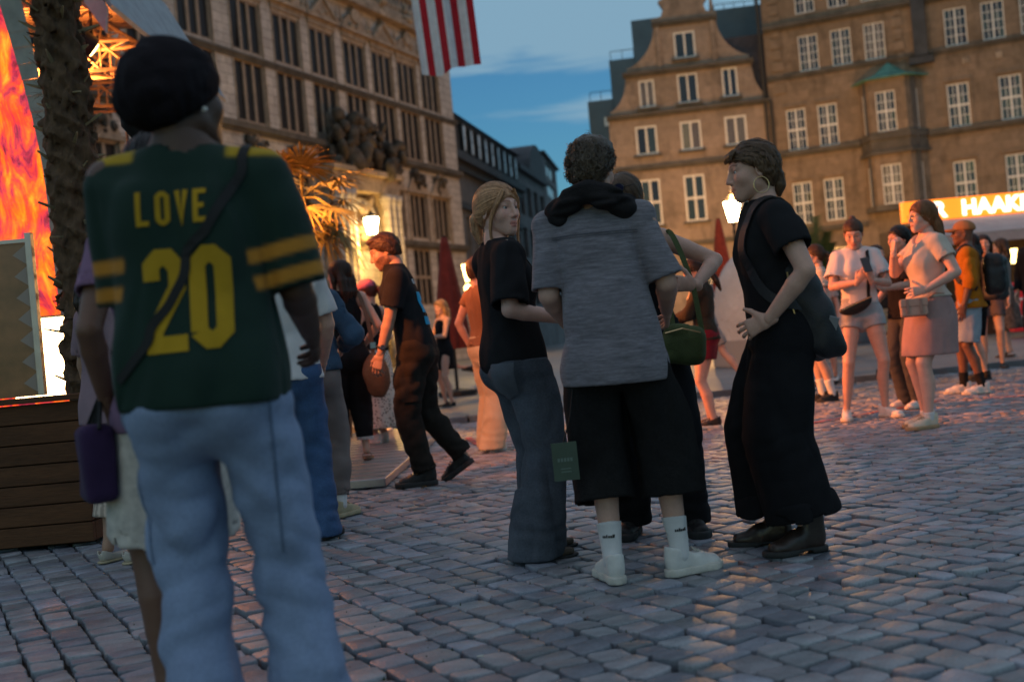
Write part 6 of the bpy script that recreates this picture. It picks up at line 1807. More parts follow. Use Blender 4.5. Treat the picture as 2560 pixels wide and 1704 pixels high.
# planter: wooden boards
pl = empty('planter', (-3.2, 7.45, 0)); tag(pl, 'large dark wooden planter box under the hairy palm trunk', 'planter')
MB().box(-1.32, 0.60, -0.70, 1.2, 0.02, 0.80).build('core', M_soil, pl)
for i in range(7):
    z = 0.03 + i * 0.12
    MB().box(-1.36, 0.64, -0.74 - rng.uniform(0, 0.006), -0.701, z, z + 0.113).build('plank', M_plank, pl, bevel=0.004)
    MB().box(0.601, 0.64 + rng.uniform(0, 0.006), -0.70, 1.2, z, z + 0.113).build('plank', M_plank, pl, bevel=0.004)
MB().box(-1.4, 0.68, -0.79, -0.66, 0.871, 0.905).box(0.60, 0.68, -0.66, 1.25, 0.871, 0.905).build('rim', M_plank, pl, bevel=0.005)

# tall palm with fibrous trunk
def palm_trunk(mb, path, rad, nstub, fib, stub):
    pass
tp = empty('palm_tree', (-2.72, 7.35, 0.8)); tag(tp, 'tall palm with shaggy fibrous trunk growing from the planter', 'tree')
def trunk_pt(t): return Vector((-0.0 - 0.06 * t + 0.02 * math.sin(t * 3), 0.0, 3.6 * t))
def trunk_sdf(P):
    t = np.clip(P[:, 2] / 3.6, 0, 1); cx = -0.06 * t + 0.02 * np.sin(t * 3)
    r = 0.13 + 0.035 * np.sin(t * 5 + 0.6) * 0.6 + 0.03 * t
    d = np.hypot(P[:, 0] - cx, P[:, 1]) - r
    d = d + 0.03 * np.abs(np.sin(P[:, 2] * 22 + 2.0 * np.arctan2(P[:, 1], P[:, 0]))) - 0.02
    d = d + 0.035 * noise3(P * vec(20, 20, 12)) + 0.02 * noise3(P * vec(50, 50, 30))
    return np.maximum(d, np.maximum(-P[:, 2], P[:, 2] - 3.6)) * 0.7
sdf_obj('trunk', trunk_sdf, (-0.35, -0.3, -0.03), (0.3, 0.3, 3.65), 0.014, M_fibre, tp)
fb = MB()
for i in range(1500):
    t = rng.random(); a = rng.uniform(0, 6.28); c = trunk_pt(t); r0 = 0.135 + rng.uniform(0, 0.03)
    p0 = c + Vector((math.cos(a) * r0, math.sin(a) * r0, 0)); L = rng.uniform(0.03, 0.13)
    d = Vector((math.cos(a + rng.gauss(0, .6)) * 0.6, math.sin(a + rng.gauss(0, .6)) * 0.6, rng.uniform(-0.7, 0.8))) * L
    w = rng.uniform(0.0008, 0.002); e = Vector((-math.sin(a), math.cos(a), 0.3)) * w
    q = p0 + d * 0.5 + Vector((0, 0, 0.01)); b = len(fb.v)
    fb.v += [tuple(p0 - e), tuple(p0 + e), tuple(q + e), tuple(q - e), tuple(p0 + d)]
    fb.f += [(b, b + 1, b + 2, b + 3), (b + 3, b + 2, b + 4)]
o = fb.build('fibres', M_fibre, tp); o['kind'] = 'stuff'
stub_me = MB().prism([(0, -0.012), (0.09, -0.009), (0.15, -0.003), (0.15, 0.003), (0.09, 0.009), (0, 0.012)], -0.006, 0.006).mesh('leaf_stub')
for i in range(95):
    t = (i + rng.random()) / 95; a = i * 2.4 + rng.gauss(0, .2); c = trunk_pt(t)
    mesh_obj('leaf_stub', stub_me, M_stub if rng.random() < .6 else M_fibre, tp, loc=c + Vector((math.cos(a) * 0.12, math.sin(a) * 0.12, 0)), rot=Euler((rng.uniform(-1.2, 1.2), R(rng.uniform(-55, 15)), a)), scale=(rng.uniform(.5, 1.1), rng.uniform(.6, 1.3), rng.uniform(.6, 1.3)))
def fan_leaf(mb, O, axis, up, L, nleaf, spread=R(250), droop=0.25, wid=0.016):
    axis = axis.normalized(); sd = axis.cross(up).normalized(); n = sd.cross(axis)
    for k in range(nleaf):
        a = (k / (nleaf - 1) - 0.5) * spread
        d = axis * math.cos(a) + sd * math.sin(a)
        ll = L * (1 - 0.25 * abs(a) / (spread / 2)) * rng.uniform(0.9, 1.05); e = d.cross(n).normalized() * wid
        prev = None; b = len(mb.v)
        for j in range(5):
            u = j / 4; p = O + d * ll * u + Vector((0, 0, -droop * ll * u ** 2.6)) + n * 0.03 * math.sin(k * 1.7) * u
            w = e * (math.sin(math.pi * min(u * 0.8 + 0.12, 1)) * 0.9 + 0.05) * (1 - u ** 4)
            mb.v += [tuple(p - w), tuple(p + w - n * 0.004)]
            if j: mb.f.append((b + 2 * j - 2, b + 2 * j - 1, b + 2 * j + 1, b + 2 * j))
def fan_palm(e, top, nl, L, m, rstem=0.5, elev=(-20, 70), seed=1, nleaf=26):
    rs = random.Random(seed)
    for i in range(nl):
        az = i * 2.39996 + rs.gauss(0, .15); el = R(rs.uniform(*elev))
        d = Vector((math.cos(az) * math.cos(el), math.sin(az) * math.cos(el), math.sin(el)))
        end = Vector(top) + d * rstem + Vector((0, 0, -0.05))
        mb = MB(); mb.tube([top, Vector(top) + d * rstem * 0.5 + Vector((0, 0, 0.03)), end], [0.014, 0.01, 0.007], 5)
        fan_leaf(mb, end, d + Vector((0, 0, -0.15)), Vector((0, 0, 1)), L, nleaf)
        mb.build('frond', m, e)
fan_palm(tp, (-0.05, 0, 3.62), 16, 0.62, M_frondg, 0.6, (-30, 70), 4)
# hanging dry leaves seen at the top
hl = MB()
for i in range(12):
    x = -0.05 + i * 0.03 + 0.25; z = 3.05 + rng.uniform(-0.05, 0.1)
    hl.tube([(x, -0.15, z + 0.6), (x + 0.02, -0.16, z + 0.25), (x + rng.uniform(-.02, .05), -0.16, z - 0.05)], [0.006, 0.006, 0.001], 4)
hl.build('hanging_leaf_tips', M_frondg, tp)

# smaller fan palm lit by the stage
fp = empty('fan_palm', (-2.15, 12.6, 0)); tag(fp, 'smaller fan palm glowing orange beside the guild hall portal', 'tree')
MB().tube([(0, 0, 0), (0.03, 0, 1.4), (-0.02, 0, 2.75)], [0.11, 0.09, 0.07], 9).build('trunk', M_fibre, fp)
fan_palm(fp, (-0.02, 0, 2.75), 24, 0.50, M_frond, 0.46, (-60, 60), 9, 24)
MB().lathe([(0.28, 0), (0.34, 0.5), (0.33, 0.52), (0.30, 0.5)], n=14).build('pot', M_plank, fp)

# glowing flame banner
def flame_mat():
    m = bpy.data.materials.new('flame_print'); m.use_nodes = True; nt = m.node_tree; N, L = nt.nodes, nt.links
    b = N['Principled BSDF']; b.inputs['Roughness'].default_value = 0.35
    tc = N.new('ShaderNodeTexCoord'); mp = N.new('ShaderNodeMapping'); mp.inputs['Scale'].default_value = (3.2, 1, 1.15); mp.inputs['Rotation'].default_value = (0, R(24), 0)
    n1 = N.new('ShaderNodeTexNoise'); n1.inputs['Scale'].default_value = 1.7; n1.inputs['Detail'].default_value = 8; n1.inputs['Distortion'].default_value = 1.4; n1.inputs['Roughness'].default_value = 0.62
    L.new(tc.outputs['Object'], mp.inputs['Vector']); L.new(mp.outputs['Vector'], n1.inputs['Vector'])
    cr = N.new('ShaderNodeValToRGB'); e = cr.color_ramp.elements
    e[0].position = 0.30; e[0].color = (0.05, 0.012, 0.01, 1); e[1].position = 0.78; e[1].color = (1.0, 0.72, 0.16, 1)
    for p_, c_ in ((0.40, (0.35, 0.02, 0.05, 1)), (0.48, (0.85, 0.06, 0.02, 1)), (0.56, (1.0, 0.16, 0.01, 1)), (0.66, (1.0, 0.36, 0.02, 1))):
        x = e.new(p_); x.color = c_
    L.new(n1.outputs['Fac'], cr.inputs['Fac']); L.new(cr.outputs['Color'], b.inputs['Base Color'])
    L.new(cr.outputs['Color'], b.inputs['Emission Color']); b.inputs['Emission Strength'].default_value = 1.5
    n2 = N.new('ShaderNodeTexNoise'); n2.inputs['Scale'].default_value = 5; n2.inputs['Detail'].default_value = 6
    L.new(tc.outputs['Object'], n2.inputs['Vector'])
    bp_ = N.new('ShaderNodeBump'); bp_.inputs['Strength'].default_value = 0.8; bp_.inputs['Distance'].default_value = 0.08
    L.new(n2.outputs['Fac'], bp_.inputs['Height']); L.new(bp_.outputs['Normal'], b.inputs['Normal'])
    return m
fl = empty('flame_banner', (-3.9, 8.9, 0)); tag(fl, 'crinkled backlit banner printed with orange and red flames beside the stage', 'banner')
nu, nv = 60, 90; bv, bf = [], []
for j in range(nv + 1):
    z = 0.75 + 3.6 * j / nv
    right = 0.55 - 0.05 * (z - 0.75) - 0.055 * max(0, z - 2.3) ** 2
    for i in range(nu + 1):
        u = i / nu; x = -1.6 + (right + 1.6) * u
        y = 0.05 * math.sin(x * 5 + z * 2) + 0.03 * math.sin(x * 13 - z * 7) + 0.02 * math.sin(z * 17 + x * 6) - 0.25 * (u ** 4)
        bv.append((x, y, z))
for j in range(nv):
    for i in range(nu):
        a = j * (nu + 1) + i; bf.append((a, a + 1, a + nu + 2, a + nu + 1))
me = bpy.data.meshes.new('banner'); me.from_pydata(bv, [], bf); me.polygons.foreach_set('use_smooth', [True] * len(bf))
o = mesh_obj('printed_sheet', me, flame_mat(), fl); sm_ = o.modifiers.new('thick', 'SOLIDIFY'); sm_.thickness = 0.01
ed = MB()
for j in range(0, nv, 3):
    z0, z1 = 0.75 + 3.6 * j / nv, 0.75 + 3.6 * (j + 3.05) / nv
    f_ = lambda z: 0.55 - 0.05 * (z - 0.75) - 0.055 * max(0, z - 2.3) ** 2
    x0, x1 = f_(z0), f_(z1); y0 = -0.27 + 0.03 * math.sin(z0 * 3)
    ed.poly([(x0 + .005, y0, z0), (x0 + 0.09 + 0.06 * max(0, z0 - 2.2), y0 - 0.04, z0), (x1 + 0.09 + 0.06 * max(0, z1 - 2.2), y0 - 0.04, z1), (x1 + .005, y0, z1)])
ed.build('grey_border', mat('banner_border', (0.30, 0.33, 0.32), 0.6, noise=(6, 0.2), bump=(12, 0.4)), fl)
# very bright flood light standing low behind the panel
fd = empty('flood_light', (-3.36, 8.15, 0.88)); tag(fd, 'dazzling white flood light behind the framed panel on the planter', 'light')
MB().box(-0.22, 0.22, 0.0, 0.05, 0.0, 0.56).build('lit_face', mat('flood_face', (1, 1, 1), 0.5, emit=((1.0, 0.62, 0.28), 14.0)), fd)
MB().box(-0.24, 0.24, 0.051, 0.16, -0.02, 0.58).build('housing', M_iron, fd)
# framed panel in front
fp2 = empty('framed_panel', (-3.47, 7.2, 0.905)); tag(fp2, 'grey framed translucent panel with zigzag edge standing on the planter', 'panel')
MB().box(-0.70, 0.46, 0.0, 0.012, 0, 0.97).build('sheet', mat('glow_tinted_sheet', (0.20, 0.085, 0.04), 0.3, noise=(2.5, 0.5), noise2=(7, 0.3), spec=0.5), fp2)  # orange stage glow is put into the sheet colour
MB().box(0.461, 0.50, -0.02, 0.03, 0, 1.03).box(-0.7, 0.46, -0.015, 0.028, 0.971, 0.995).build('frame', M_alu, fp2)
zz_ = MB()
for i in range(7):
    z = 0.02 + i * 0.135; zz_.prism([(0.46, z), (0.46, z + 0.13), (0.37, z + 0.065)], -0.004, -0.001)
zz_.build('zigzag_trim', mat('pale_trim', (0.34, 0.28, 0.24), 0.6), fp2)

# stage roof: truss, sheeting edge and lamps
sr_ = empty('stage_roof', (-4.75, 12.0, 0)); tag(sr_, 'stage canopy of metal trusses and slats with hanging spotlights', 'stage')
def truss(mb, A, B, s_=0.3, n=10, r=0.022):
    A, B = Vector(A), Vector(B); d = (B - A).normalized(); a = d.cross(Vector((0, 0, 1))).normalized() * s_ / 2; c = a.cross(d).normalized() * s_ / 2
    cs = [a + c, a - c, -a - c, -a + c]
    for k in cs: mb.tube([A + k, B + k], r, 6)
    for i in range(n):
        p, q = A.lerp(B, i / n), A.lerp(B, (i + 1) / n)
        for k in range(4):
            mb.tube([p + cs[k], q + cs[(k + 1) % 4]], r * 0.55, 5, cap=False); mb.tube([p + cs[k], p + cs[(k + 1) % 4]], r * 0.5, 5, cap=False)
for A, B in (((-0.6, -0.5, 5.6), (1.0, -1.0, 4.35)), ((-2.0, 0.0, 4.35), (1.05, 0.0, 4.3)), ((-0.5, 0.4, 5.4), (0.75, 2.5, 4.6)), ((-2.0, 2.6, 4.6), (1.0, 2.6, 4.5))):
    mb = MB(); truss(mb, A, B); mb.build('truss', M_trussp, sr_)
for i in range(12):
    t = i / 11
    MB().box(-2.2, 1.02 - 0.3 * t, 0, 0.09, 0, 0.03).build('roof_slat', M_trussp, sr_, loc=(0, -0.9 + 3.4 * t, 4.62 + 0.75 * t), rot=(R(10), 0, 0))
MB().prism([(0.30, 5.75), (1.22, 4.18), (1.25, 4.42), (0.55, 5.75)], -1.35, -1.30).prism([(0.55, 5.75), (1.26, 4.42), (1.28, 4.46), (0.6, 5.78)], -1.30, 3.0).build('roof_edge_sheet', M_roofsheet, sr_)
MB().poly([(-2.4, -1.3, 4.75), (-2.4, 3.2, 5.75), (0.6, 3.2, 5.77), (1.1, -1.3, 4.77)]).build('roof_skin', mat('roof_skin', (0.10, 0.055, 0.03), 0.8, noise=(5, 0.4)), sr_)
MB().box(0.98, 1.10, 2.5, 2.62, 0, 4.5).build('post', M_trussp, sr_)
M_spotf = mat('spot_face', (1, 0.9, 0.7), 0.4, emit=((1.0, 0.62, 0.22), 14))
def stage_spot(loc, aim, power, color, size, label, blend=0.6):
    e = empty('stage_spot', loc); tag(e, label, 'spotlight', 'stage spotlights under the canopy')
    d = (Vector(aim) - Vector(loc)).normalized(); q = d.to_track_quat('-Z', 'Y')
    h = MB().lathe([(0.10, 0.0), (0.115, 0.02), (0.11, 0.2), (0.07, 0.3), (0.03, 0.33)], n=14).build('housing', M_iron, e, smooth=True); h.rotation_mode = 'QUATERNION'; h.rotation_quaternion = q
    f = MB().lathe([(0.08, -0.012), (0.075, -0.016)], n=14).build('lens', M_spotf, e); f.rotation_mode = 'QUATERNION'; f.rotation_quaternion = q
    MB().tube([(0, 0, 0.1), (0, 0, 0.45)], 0.015, 6).build('yoke', M_iron, e)
    l = bpy.data.lights.new('spot_beam', 'SPOT'); l.energy = power; l.color = color; l.spot_size = R(size); l.spot_blend = blend; l.shadow_soft_size = 0.12
    o = bpy.data.objects.new('spot_beam', l); COL.objects.link(o); o.parent = e; o.rotation_mode = 'QUATERNION'; o.rotation_quaternion = q; o.location = d * 0.06
    return e
OR = (1.0, 0.23, 0.045)
stage_spot((-3.72, 11.6, 3.0), (4.2, 11.0, 1.9), 4600, OR, 50, 'round spotlight shining right from the stage canopy beside the beanie')
stage_spot((-1.98, 7.0, 2.40), (-0.7, 8.3, 1.6), 480, OR, 60, 'added dark barrel spotlight beside the palm aimed at the near crowd')  # added for orange light on the walking man, kept out of sight
stage_spot((-3.85, 11.2, 4.2), (-1.9, 12.8, 2.6), 2600, (1.0, 0.36, 0.06), 70, 'small spotlight under the canopy aimed behind the crowd')

lamp_light(sr_, (0.3, -0.2, 4.15), 420, (1.0, 0.30, 0.06), 0.15, 'canopy_lamp')
# metal ramp plate on the setts
rp = empty('metal_ramp', (-1.35, 10.6, 0), R(-2)); tag(rp, 'low aluminium ramp plate on the setts under the crowd', 'ramp')
MB().box(-0.9, 0.42, -2.3, 2.6, 0.005, 0.07).build('plate', M_alu, rp, bevel=0.008)
for i in range(18):
    MB().box(-0.88, 0.40, -0.012, 0.012, 0, 0.006).build('tread_rib', M_alu, rp, loc=(0, -2.15 + i * 0.27, 0.0705))

# parasols, folded
M_red = cloth('red_canvas', (0.20, 0.035, 0.025), noise=(5, 0.3), bump=(20, 0.3))
def folded_parasol(loc, h, r, label, seed):
    e = empty('folded_parasol', loc); tag(e, label, 'parasol', 'folded red parasols')
    MB().tube([(0, 0, 0), (0, 0, h)], 0.03, 8).build('pole', M_iron, e); MB().lathe([(0.35, 0), (0.35, 0.08), (0.06, 0.12)], n=14).build('base', M_iron, e)
    n = 28; v, f = [], []
    for j in range(15):
        t = j / 14; z = h * (0.99 - 0.70 * t); rr = r * (0.18 + 0.82 * t ** 0.8) * (1 - 0.25 * max(0, t - .85) / .15)
        for k in range(n):
            a = 2 * math.pi * k / n; q = rr * (1 + 0.28 * math.sin(a * 8 + seed) * t); v.append((q * math.cos(a), q * math.sin(a), z))
    for j in range(14):
        for k in range(n): f.append((j * n + (k + 1) % n, j * n + k, (j + 1) * n + k, (j + 1) * n + (k + 1) % n))
    f.append(tuple(range(n)))
    me = bpy.data.meshes.new('canopy'); me.from_pydata(v, [], f); me.polygons.foreach_set('use_smooth', [True] * len(f)); mesh_obj('canopy', me, M_red, e)
folded_parasol((-1.05, 20.3, KH), 2.85, 0.30, 'folded dark red parasol standing behind the man in the black polo', 0.4)
folded_parasol((7.58, 40.0, KH), 4.5, 0.42, 'folded red parasol below the gabled house left of the bright lantern', 1.4)

# beer stall with lit sign
bs = empty('beer_stall', (10.0, 28.2, KH), R(-1)); tag(bs, 'beer stall with glowing orange sign and pale awning', 'stall')
M_sign = mat('lit_orange_sign', (1, 0.3, 0.02), 0.5, emit=((1.0, 0.20, 0.015), 1.9))
M_letter = mat('lit_white_letters', (1, 1, 1), 0.5, emit=((1.0, 0.97, 0.86), 2.2))
sg = MB().box(-0.1, 7.2, -0.12, 0.12, 2.90, 3.40).build('sign_box', M_sign, bs)
cu = bpy.data.curves.new('sign_text', 'FONT'); cu.body = 'HAAKE-BECK'; cu.size = 0.52; cu.offset = 0.018; cu.extrude = 0.012; cu.space_character = 1.02
to = bpy.data.objects.new('sign_text', cu); COL.objects.link(to)
dg = bpy.context.evaluated_depsgraph_get(); tm = bpy.data.meshes.new_from_object(to.evaluated_get(dg)); bpy.data.objects.remove(to)
mesh_obj('sign_lettering', tm, M_letter, sg, loc=(1.32, -0.135, 2.965), rot=(R(90), 0, 0))
cu2 = bpy.data.curves.new('sign_text', 'FONT'); cu2.body = 'R'; cu2.size = 0.52; cu2.offset = 0.018; cu2.extrude = 0.012
to = bpy.data.objects.new('sign_text', cu2); COL.objects.link(to)
dg = bpy.context.evaluated_depsgraph_get(); tm2 = bpy.data.meshes.new_from_object(to.evaluated_get(dg)); bpy.data.objects.remove(to)
mesh_obj('sign_lettering', tm2, M_letter, sg, loc=(0.62, -0.135, 2.965), rot=(R(90), 0, 0))
M_awn = cloth('pale_awning', (0.42, 0.36, 0.35), noise=(3, 0.15), bump=(20, 0.1))
MB().prism([(0, 0), (7.2, 0), (7.2, 0.04), (0, 0.04)], 0, 2.0).build('awning', M_awn, bs, loc=(0, -1.9, 2.36), rot=(R(15), 0, 0))
MB().box(0, 7.2, -1.93, -1.90, 2.16, 2.36).build('awning_valance', M_awn, bs)
MB().box(0.1, 7.2, 0.3, 2.6, 0, 2.85).build('hut', mat('dark_hut', (0.06, 0.04, 0.03), 0.8, noise=(3, 0.3)), bs)
MB().box(0.1, 7.2, -0.5, 0.29, 0, 1.1).build('counter', M_plank, bs)
for x in (0.1, 2.5, 4.9, 7.1): MB().box(x - 0.04, x + 0.04, -1.85, -1.77, 0, 2.36).build('post', M_alu, bs)
for i in range(5):
    lb = MB().box(-0.06, 0.06, -0.06, 0.06, -0.35, 0).build('hanging_lamp', M_lamp2, bs, loc=(1.4 + i * 0.9, -0.6, 1.95 + 0.05 * (i % 2)))
# red drinks cooler at the right edge
rc = empty('drinks_cooler', (10.75, 24.0, KH), R(0)); tag(rc, 'red and white drinks counter with block letters at the right edge', 'counter')
MB().box(-0.32, 2.0, -0.3, 0.4, 0.12, 1.15).build('body', mat('red_plastic', (0.5, 0.02, 0.025), 0.4, emit=((0.8, 0.02, 0.03), 0.12)), rc, bevel=0.03)
MB().box(-0.2, 2.0, -0.312, -0.301, 0.42, 0.82).build('white_band', mat('white_band', (0.7, 0.66, 0.66), 0.5), rc)
cu3 = bpy.data.curves.new('cooler_text', 'FONT'); cu3.body = 'BECK'; cu3.size = 0.42; cu3.offset = 0.014; cu3.extrude = 0.004
to = bpy.data.objects.new('cooler_text', cu3); COL.objects.link(to)
dg = bpy.context.evaluated_depsgraph_get(); tm3 = bpy.data.meshes.new_from_object(to.evaluated_get(dg)); bpy.data.objects.remove(to)
mesh_obj('lettering', tm3, mat('red_plastic', (0.5, 0.02, 0.025)), rc, loc=(-0.18, -0.32, 0.47), rot=(R(90), 0, 0))
# grey kiosk with yellow panel behind the phone woman
kk_ = empty('kiosk', (8.1, 30.0, KH)); tag(kk_, 'grey kiosk with a yellow panel beside the beer stall', 'kiosk')
MB().box(-0.5, 1.6, 0, 1.5, 0, 2.5).build('body', mat('kiosk_grey', (0.18, 0.18, 0.2), 0.6, noise=(2, 0.2)), kk_)
MB().box(-0.35, 0.25, -0.05, -0.001, 1.6, 2.4).build('yellow_panel', mat('yellow_panel', (0.55, 0.28, 0.03), 0.6), kk_)
MB().box(0.45, 1.5, -0.3, 0.0, 2.0, 2.3).build('shelf_roof', M_awn, kk_)
# white rounded tent
tn = empty('dome_tent', (4.9, 22.5, KH)); tag(tn, 'pale rounded tent dome behind the person in black', 'tent')
v, f = [], []
for j in range(13):
    a = (math.pi / 2) * j / 12
    for k in range(24): v.append((0.95 * math.cos(a) ** 0.8 * math.cos(2 * math.pi * k / 24), 0.95 * math.cos(a) ** 0.8 * math.sin(2 * math.pi * k / 24), 0.5 + 1.75 * math.sin(a)))
for j in range(12):
    for k in range(24): f.append((j * 24 + k, j * 24 + (k + 1) % 24, (j + 1) * 24 + (k + 1) % 24, (j + 1) * 24 + k))
me = bpy.data.meshes.new('dome'); me.from_pydata(v, [], f); me.polygons.foreach_set('use_smooth', [True] * len(f))
mesh_obj('dome', me, cloth('pale_tent', (0.5, 0.47, 0.45), noise=(3, 0.1)), tn)
MB().lathe([(0.96, 0), (0.96, 0.5)], n=24).build('skirt', mat('tent_skirt', (0.3, 0.28, 0.27), 0.8), tn)
# feather palm in the right middle ground
rp_ = empty('feather_palm', (6.3, 23.0, KH)); tag(rp_, 'bushy green palm behind the woman with the phone', 'tree')
MB().tube([(0, 0, 0), (0, 0, 1.5)], [0.16, 0.13], 9).build('trunk', M_fibre, rp_)
rs = random.Random(5)
for i in range(26):
    az = i * 2.4; el = R(rs.uniform(5, 85)); L = rs.uniform(1.0, 1.5)
    d = Vector((math.cos(az) * math.cos(el), math.sin(az) * math.cos(el), math.sin(el)))
    mb = MB(); pts = []
    for j in range(9):
        u = j / 8; pts.append(Vector((0, 0, 1.5)) + d * L * u + Vector((0, 0, -0.55 * L * u * u * math.cos(el))))
    mb.tube(pts, [0.012 * (1 - 0.8 * j / 8) for j in range(9)], 5)
    for j in range(1, 9):
        for q in range(3):
            c = pts[j - 1].lerp(pts[j], q / 3)
            t = (pts[j] - pts[j - 1]).normalized(); sd = t.cross(Vector((0, 0, 1))).normalized()
            for sgn in (-1, 1):
                e_ = c + (sd * sgn * 0.8 + t * 0.6 + Vector((0, 0, -0.25))) * 0.34 * (1.1 - 0.5 * j / 8); w = t * 0.028
                b = len(mb.v); mb.v += [tuple(c - w), tuple(c + w), tuple(e_)]; mb.f.append((b, b + 1, b + 2))
    mb.build('frond', M_frondg, rp_)
MB().lathe([(0.35, 0), (0.45, 0.6), (0.43, 0.62)], n=14).build('pot', M_plank, rp_)

# striped flag hanging from above
fg = empty('flag', (-0.86, 25.0, 6.85)); tag(fg, 'red and white striped flag hanging down in front of the guild hall', 'flag')
nu, nv = 42, 60; v, f, fm = [], [], []
for j in range(nv + 1):
    for i in range(nu + 1):
        u, w_ = i / nu, j / nv
        bot = 0.12 - 0.12 * math.exp(-((u - 0.30) / 0.22) ** 2) + 0.10 * u
        z = bot + (4.2 - bot) * w_
        x = -0.60 + 1.32 * u - 0.22 * w_ * (1 - u * 0.3) + 0.25 * u * 0
        y = 0.10 * math.sin(u * 9 + w_ * 2) + 0.05 * math.sin(u * 19 + 1)
        v.append((x, y, z))
for j in range(nv):
    for i in range(nu):
        a = j * (nu + 1) + i; f.append((a, a + 1, a + nu + 2, a + nu + 1))
        fm.append(1 if int((i + 0.5) / nu * 8) % 2 == 1 else 0)
me = bpy.data.meshes.new('flag'); me.from_pydata(v, [], f); me.polygons.foreach_set('use_smooth', [True] * len(f))
me.materials.append(cloth('flag_white', (0.62, 0.62, 0.66), bump=(30, 0.2))); me.materials.append(cloth('flag_red', (0.42, 0.018, 0.03), bump=(30, 0.2)))
me.polygons.foreach_set('material_index', fm)
mesh_obj('flag_cloth', me, None, fg)
MB().tube([(-0.95, 0, 4.22), (0.8, 0, 4.22)], 0.03, 8).build('yard', M_iron, fg)
MB().tube([(-0.95, 0.05, 4.22), (-0.95, 0.05, 9.0)], 0.012, 6).build('halyard', M_iron, fg)
# ================================================================== PEOPLE: the crowd
CV, CH = 0.012, 0.0072
SLIM = [(0, .08, .092), (.15, .086, .096), (.3, .082, .088), (.5, .068, .072), (.75, .062, .066), (1, .06, .064)]
STRT = [(0, .08, .095), (.15, .092, .104), (.3, .092, .10), (.5, .082, .088), (.75, .08, .086), (1, .086, .092)]
SHRT = [(0, .085, .098), (.15, .098, .11), (.3, .102, .112), (.5, .106, .114)]
M_wht = cloth('white_cotton', (0.62, 0.60, 0.60), noise=(6, 0.05))
M_taupe = cloth('taupe', (0.19, 0.155, 0.145), noise=(6, 0.15))
M_olived = cloth('dark_olive', (0.03, 0.026, 0.018), noise=(7, 0.25))
M_beigeS = mat('beige_leather', (0.42, 0.35, 0.22), 0.55, noise=(18, 0.12))
M_brownL = mat('brown_bag_leather', (0.085, 0.05, 0.03), 0.55, noise=(9, 0.3), bump=(50, 0.4))
M_phone = mat('phone_glass', (0.015, 0.015, 0.018), 0.15, spec=0.6)
DK = (0.03, 0.018, 0.012); BR = (0.075, 0.04, 0.022); AUB = (0.20, 0.085, 0.035)
G1 = 'people standing in the crowd'
TIE = dict(tie=(0, -0.11, 0.03), tail=[(0, -0.11, 0.03), (0, -0.15, 0.0), (0, -0.155, -0.08), (0, -0.135, -0.17)], tail_r=[0.02, 0.03, 0.028, 0.01])
LOWD = ((-0.11, -0.1), (-0.05, -0.095), (-0.01, -0.07), (0.03, -0.03), (0.06, 0.03))
def longhair(L=0.3, r=0.03): return [([(sx * 0.045, -0.06, 0.04), (sx * 0.06, -0.085, -0.05), (sx * 0.06, -0.10, -0.05 - L * 0.5), (sx * 0.05, -0.10, -0.05 - L)], [r * 1.2, r * 1.5, r * 1.4, r * 0.5]) for sx in (-1, 0, 1)] + [([(sx * 0.075, 0.01, 0.03), (sx * 0.085, -0.01, -0.05), (sx * 0.085, -0.02, -0.05 - L * 0.6)], [r * 0.7, r * 0.8, r * 0.3]) for sx in (-1, 1)]
def phone(p, sd, name_label, rot=(R(-55), 0, 0), off=(0, 0.05, 0.03)):
    w = p.J['wri' + sd]; e = thing_at(p, 'phone', name_label, 'phone')
    MB().box(-0.036, 0.036, -0.075, 0.075, -0.004, 0.004).build('phone_body', M_phone, e, loc=tuple((w + p.hand[sd]['f'] * 0.085 + vec(*off)).tolist()), rot=rot, bevel=0.004)

# --- woman with the purple flower, half behind the jersey
a1 = Person((-1.0, 3.34), R(30), 1.68, 'woman with purple flower in dark hair, lavender top and white shorts behind the green jersey', vox=0.01, feet={'R': (0.03, 0.02, 0), 'L': (-0.09, 0.04, R(10))}, skin='brown', headvox=CH,
            hands={'L': dict(at=(-0.19, 0.02, 0.93), pose='grip'), 'R': dict(at=(0.2, 0.2, 1.0))})
a1.make_body()
a1.top(cloth('lavender', (0.22, 0.13, 0.22), noise=(6, 0.15)), hem=0.86, ease=0.03, sleeve=0.6, bust=0.07, name='blouse', vox=CV)
a1.pants(mat('floral_white', (0.60, 0.55, 0.50), 0.9, noise=(16, 0.3), noise2=(40, 0.1)), [(0, .085, .1), (.15, .108, .118), (.3, .118, .125), (.55, .125, .13)], waist=1.0, hem=0.46, name='shorts', vox=CV, fold=(0.015, (9, 9, 4)))
a1.shoes('sandal', M_brownL, M_brownL)
hair(a1, (0.012, 0.009, 0.009), 'down', vol=0.016, n=260, h=0.008, seed=2, locks=longhair(0.16, 0.026), low=LOWD)
flw = MB()
for i in range(6):
    a = i * math.pi / 3
    flw.prism([(0.0, 0.0), (0.028 * math.cos(a - .45), 0.028 * math.sin(a - .45)), (0.042 * math.cos(a), 0.042 * math.sin(a)), (0.028 * math.cos(a + .45), 0.028 * math.sin(a + .45))], -0.006, 0.002 + 0.002 * (i % 2))
o = head_obj(a1, flw, 'hair_flower', mat('purple_petal', (0.30, 0.045, 0.24), 0.7, noise=(20, 0.2)), smooth=False)
o.matrix_basis = o.matrix_basis @ Matrix.Translation((-0.055, -0.11, -0.03)) @ Euler((0, 0, R(-20))).to_matrix().to_4x4()
tb = thing_at(a1, 'tote_bag', 'purple cloth tote bag held at the left side of the woman with the flower', 'bag')
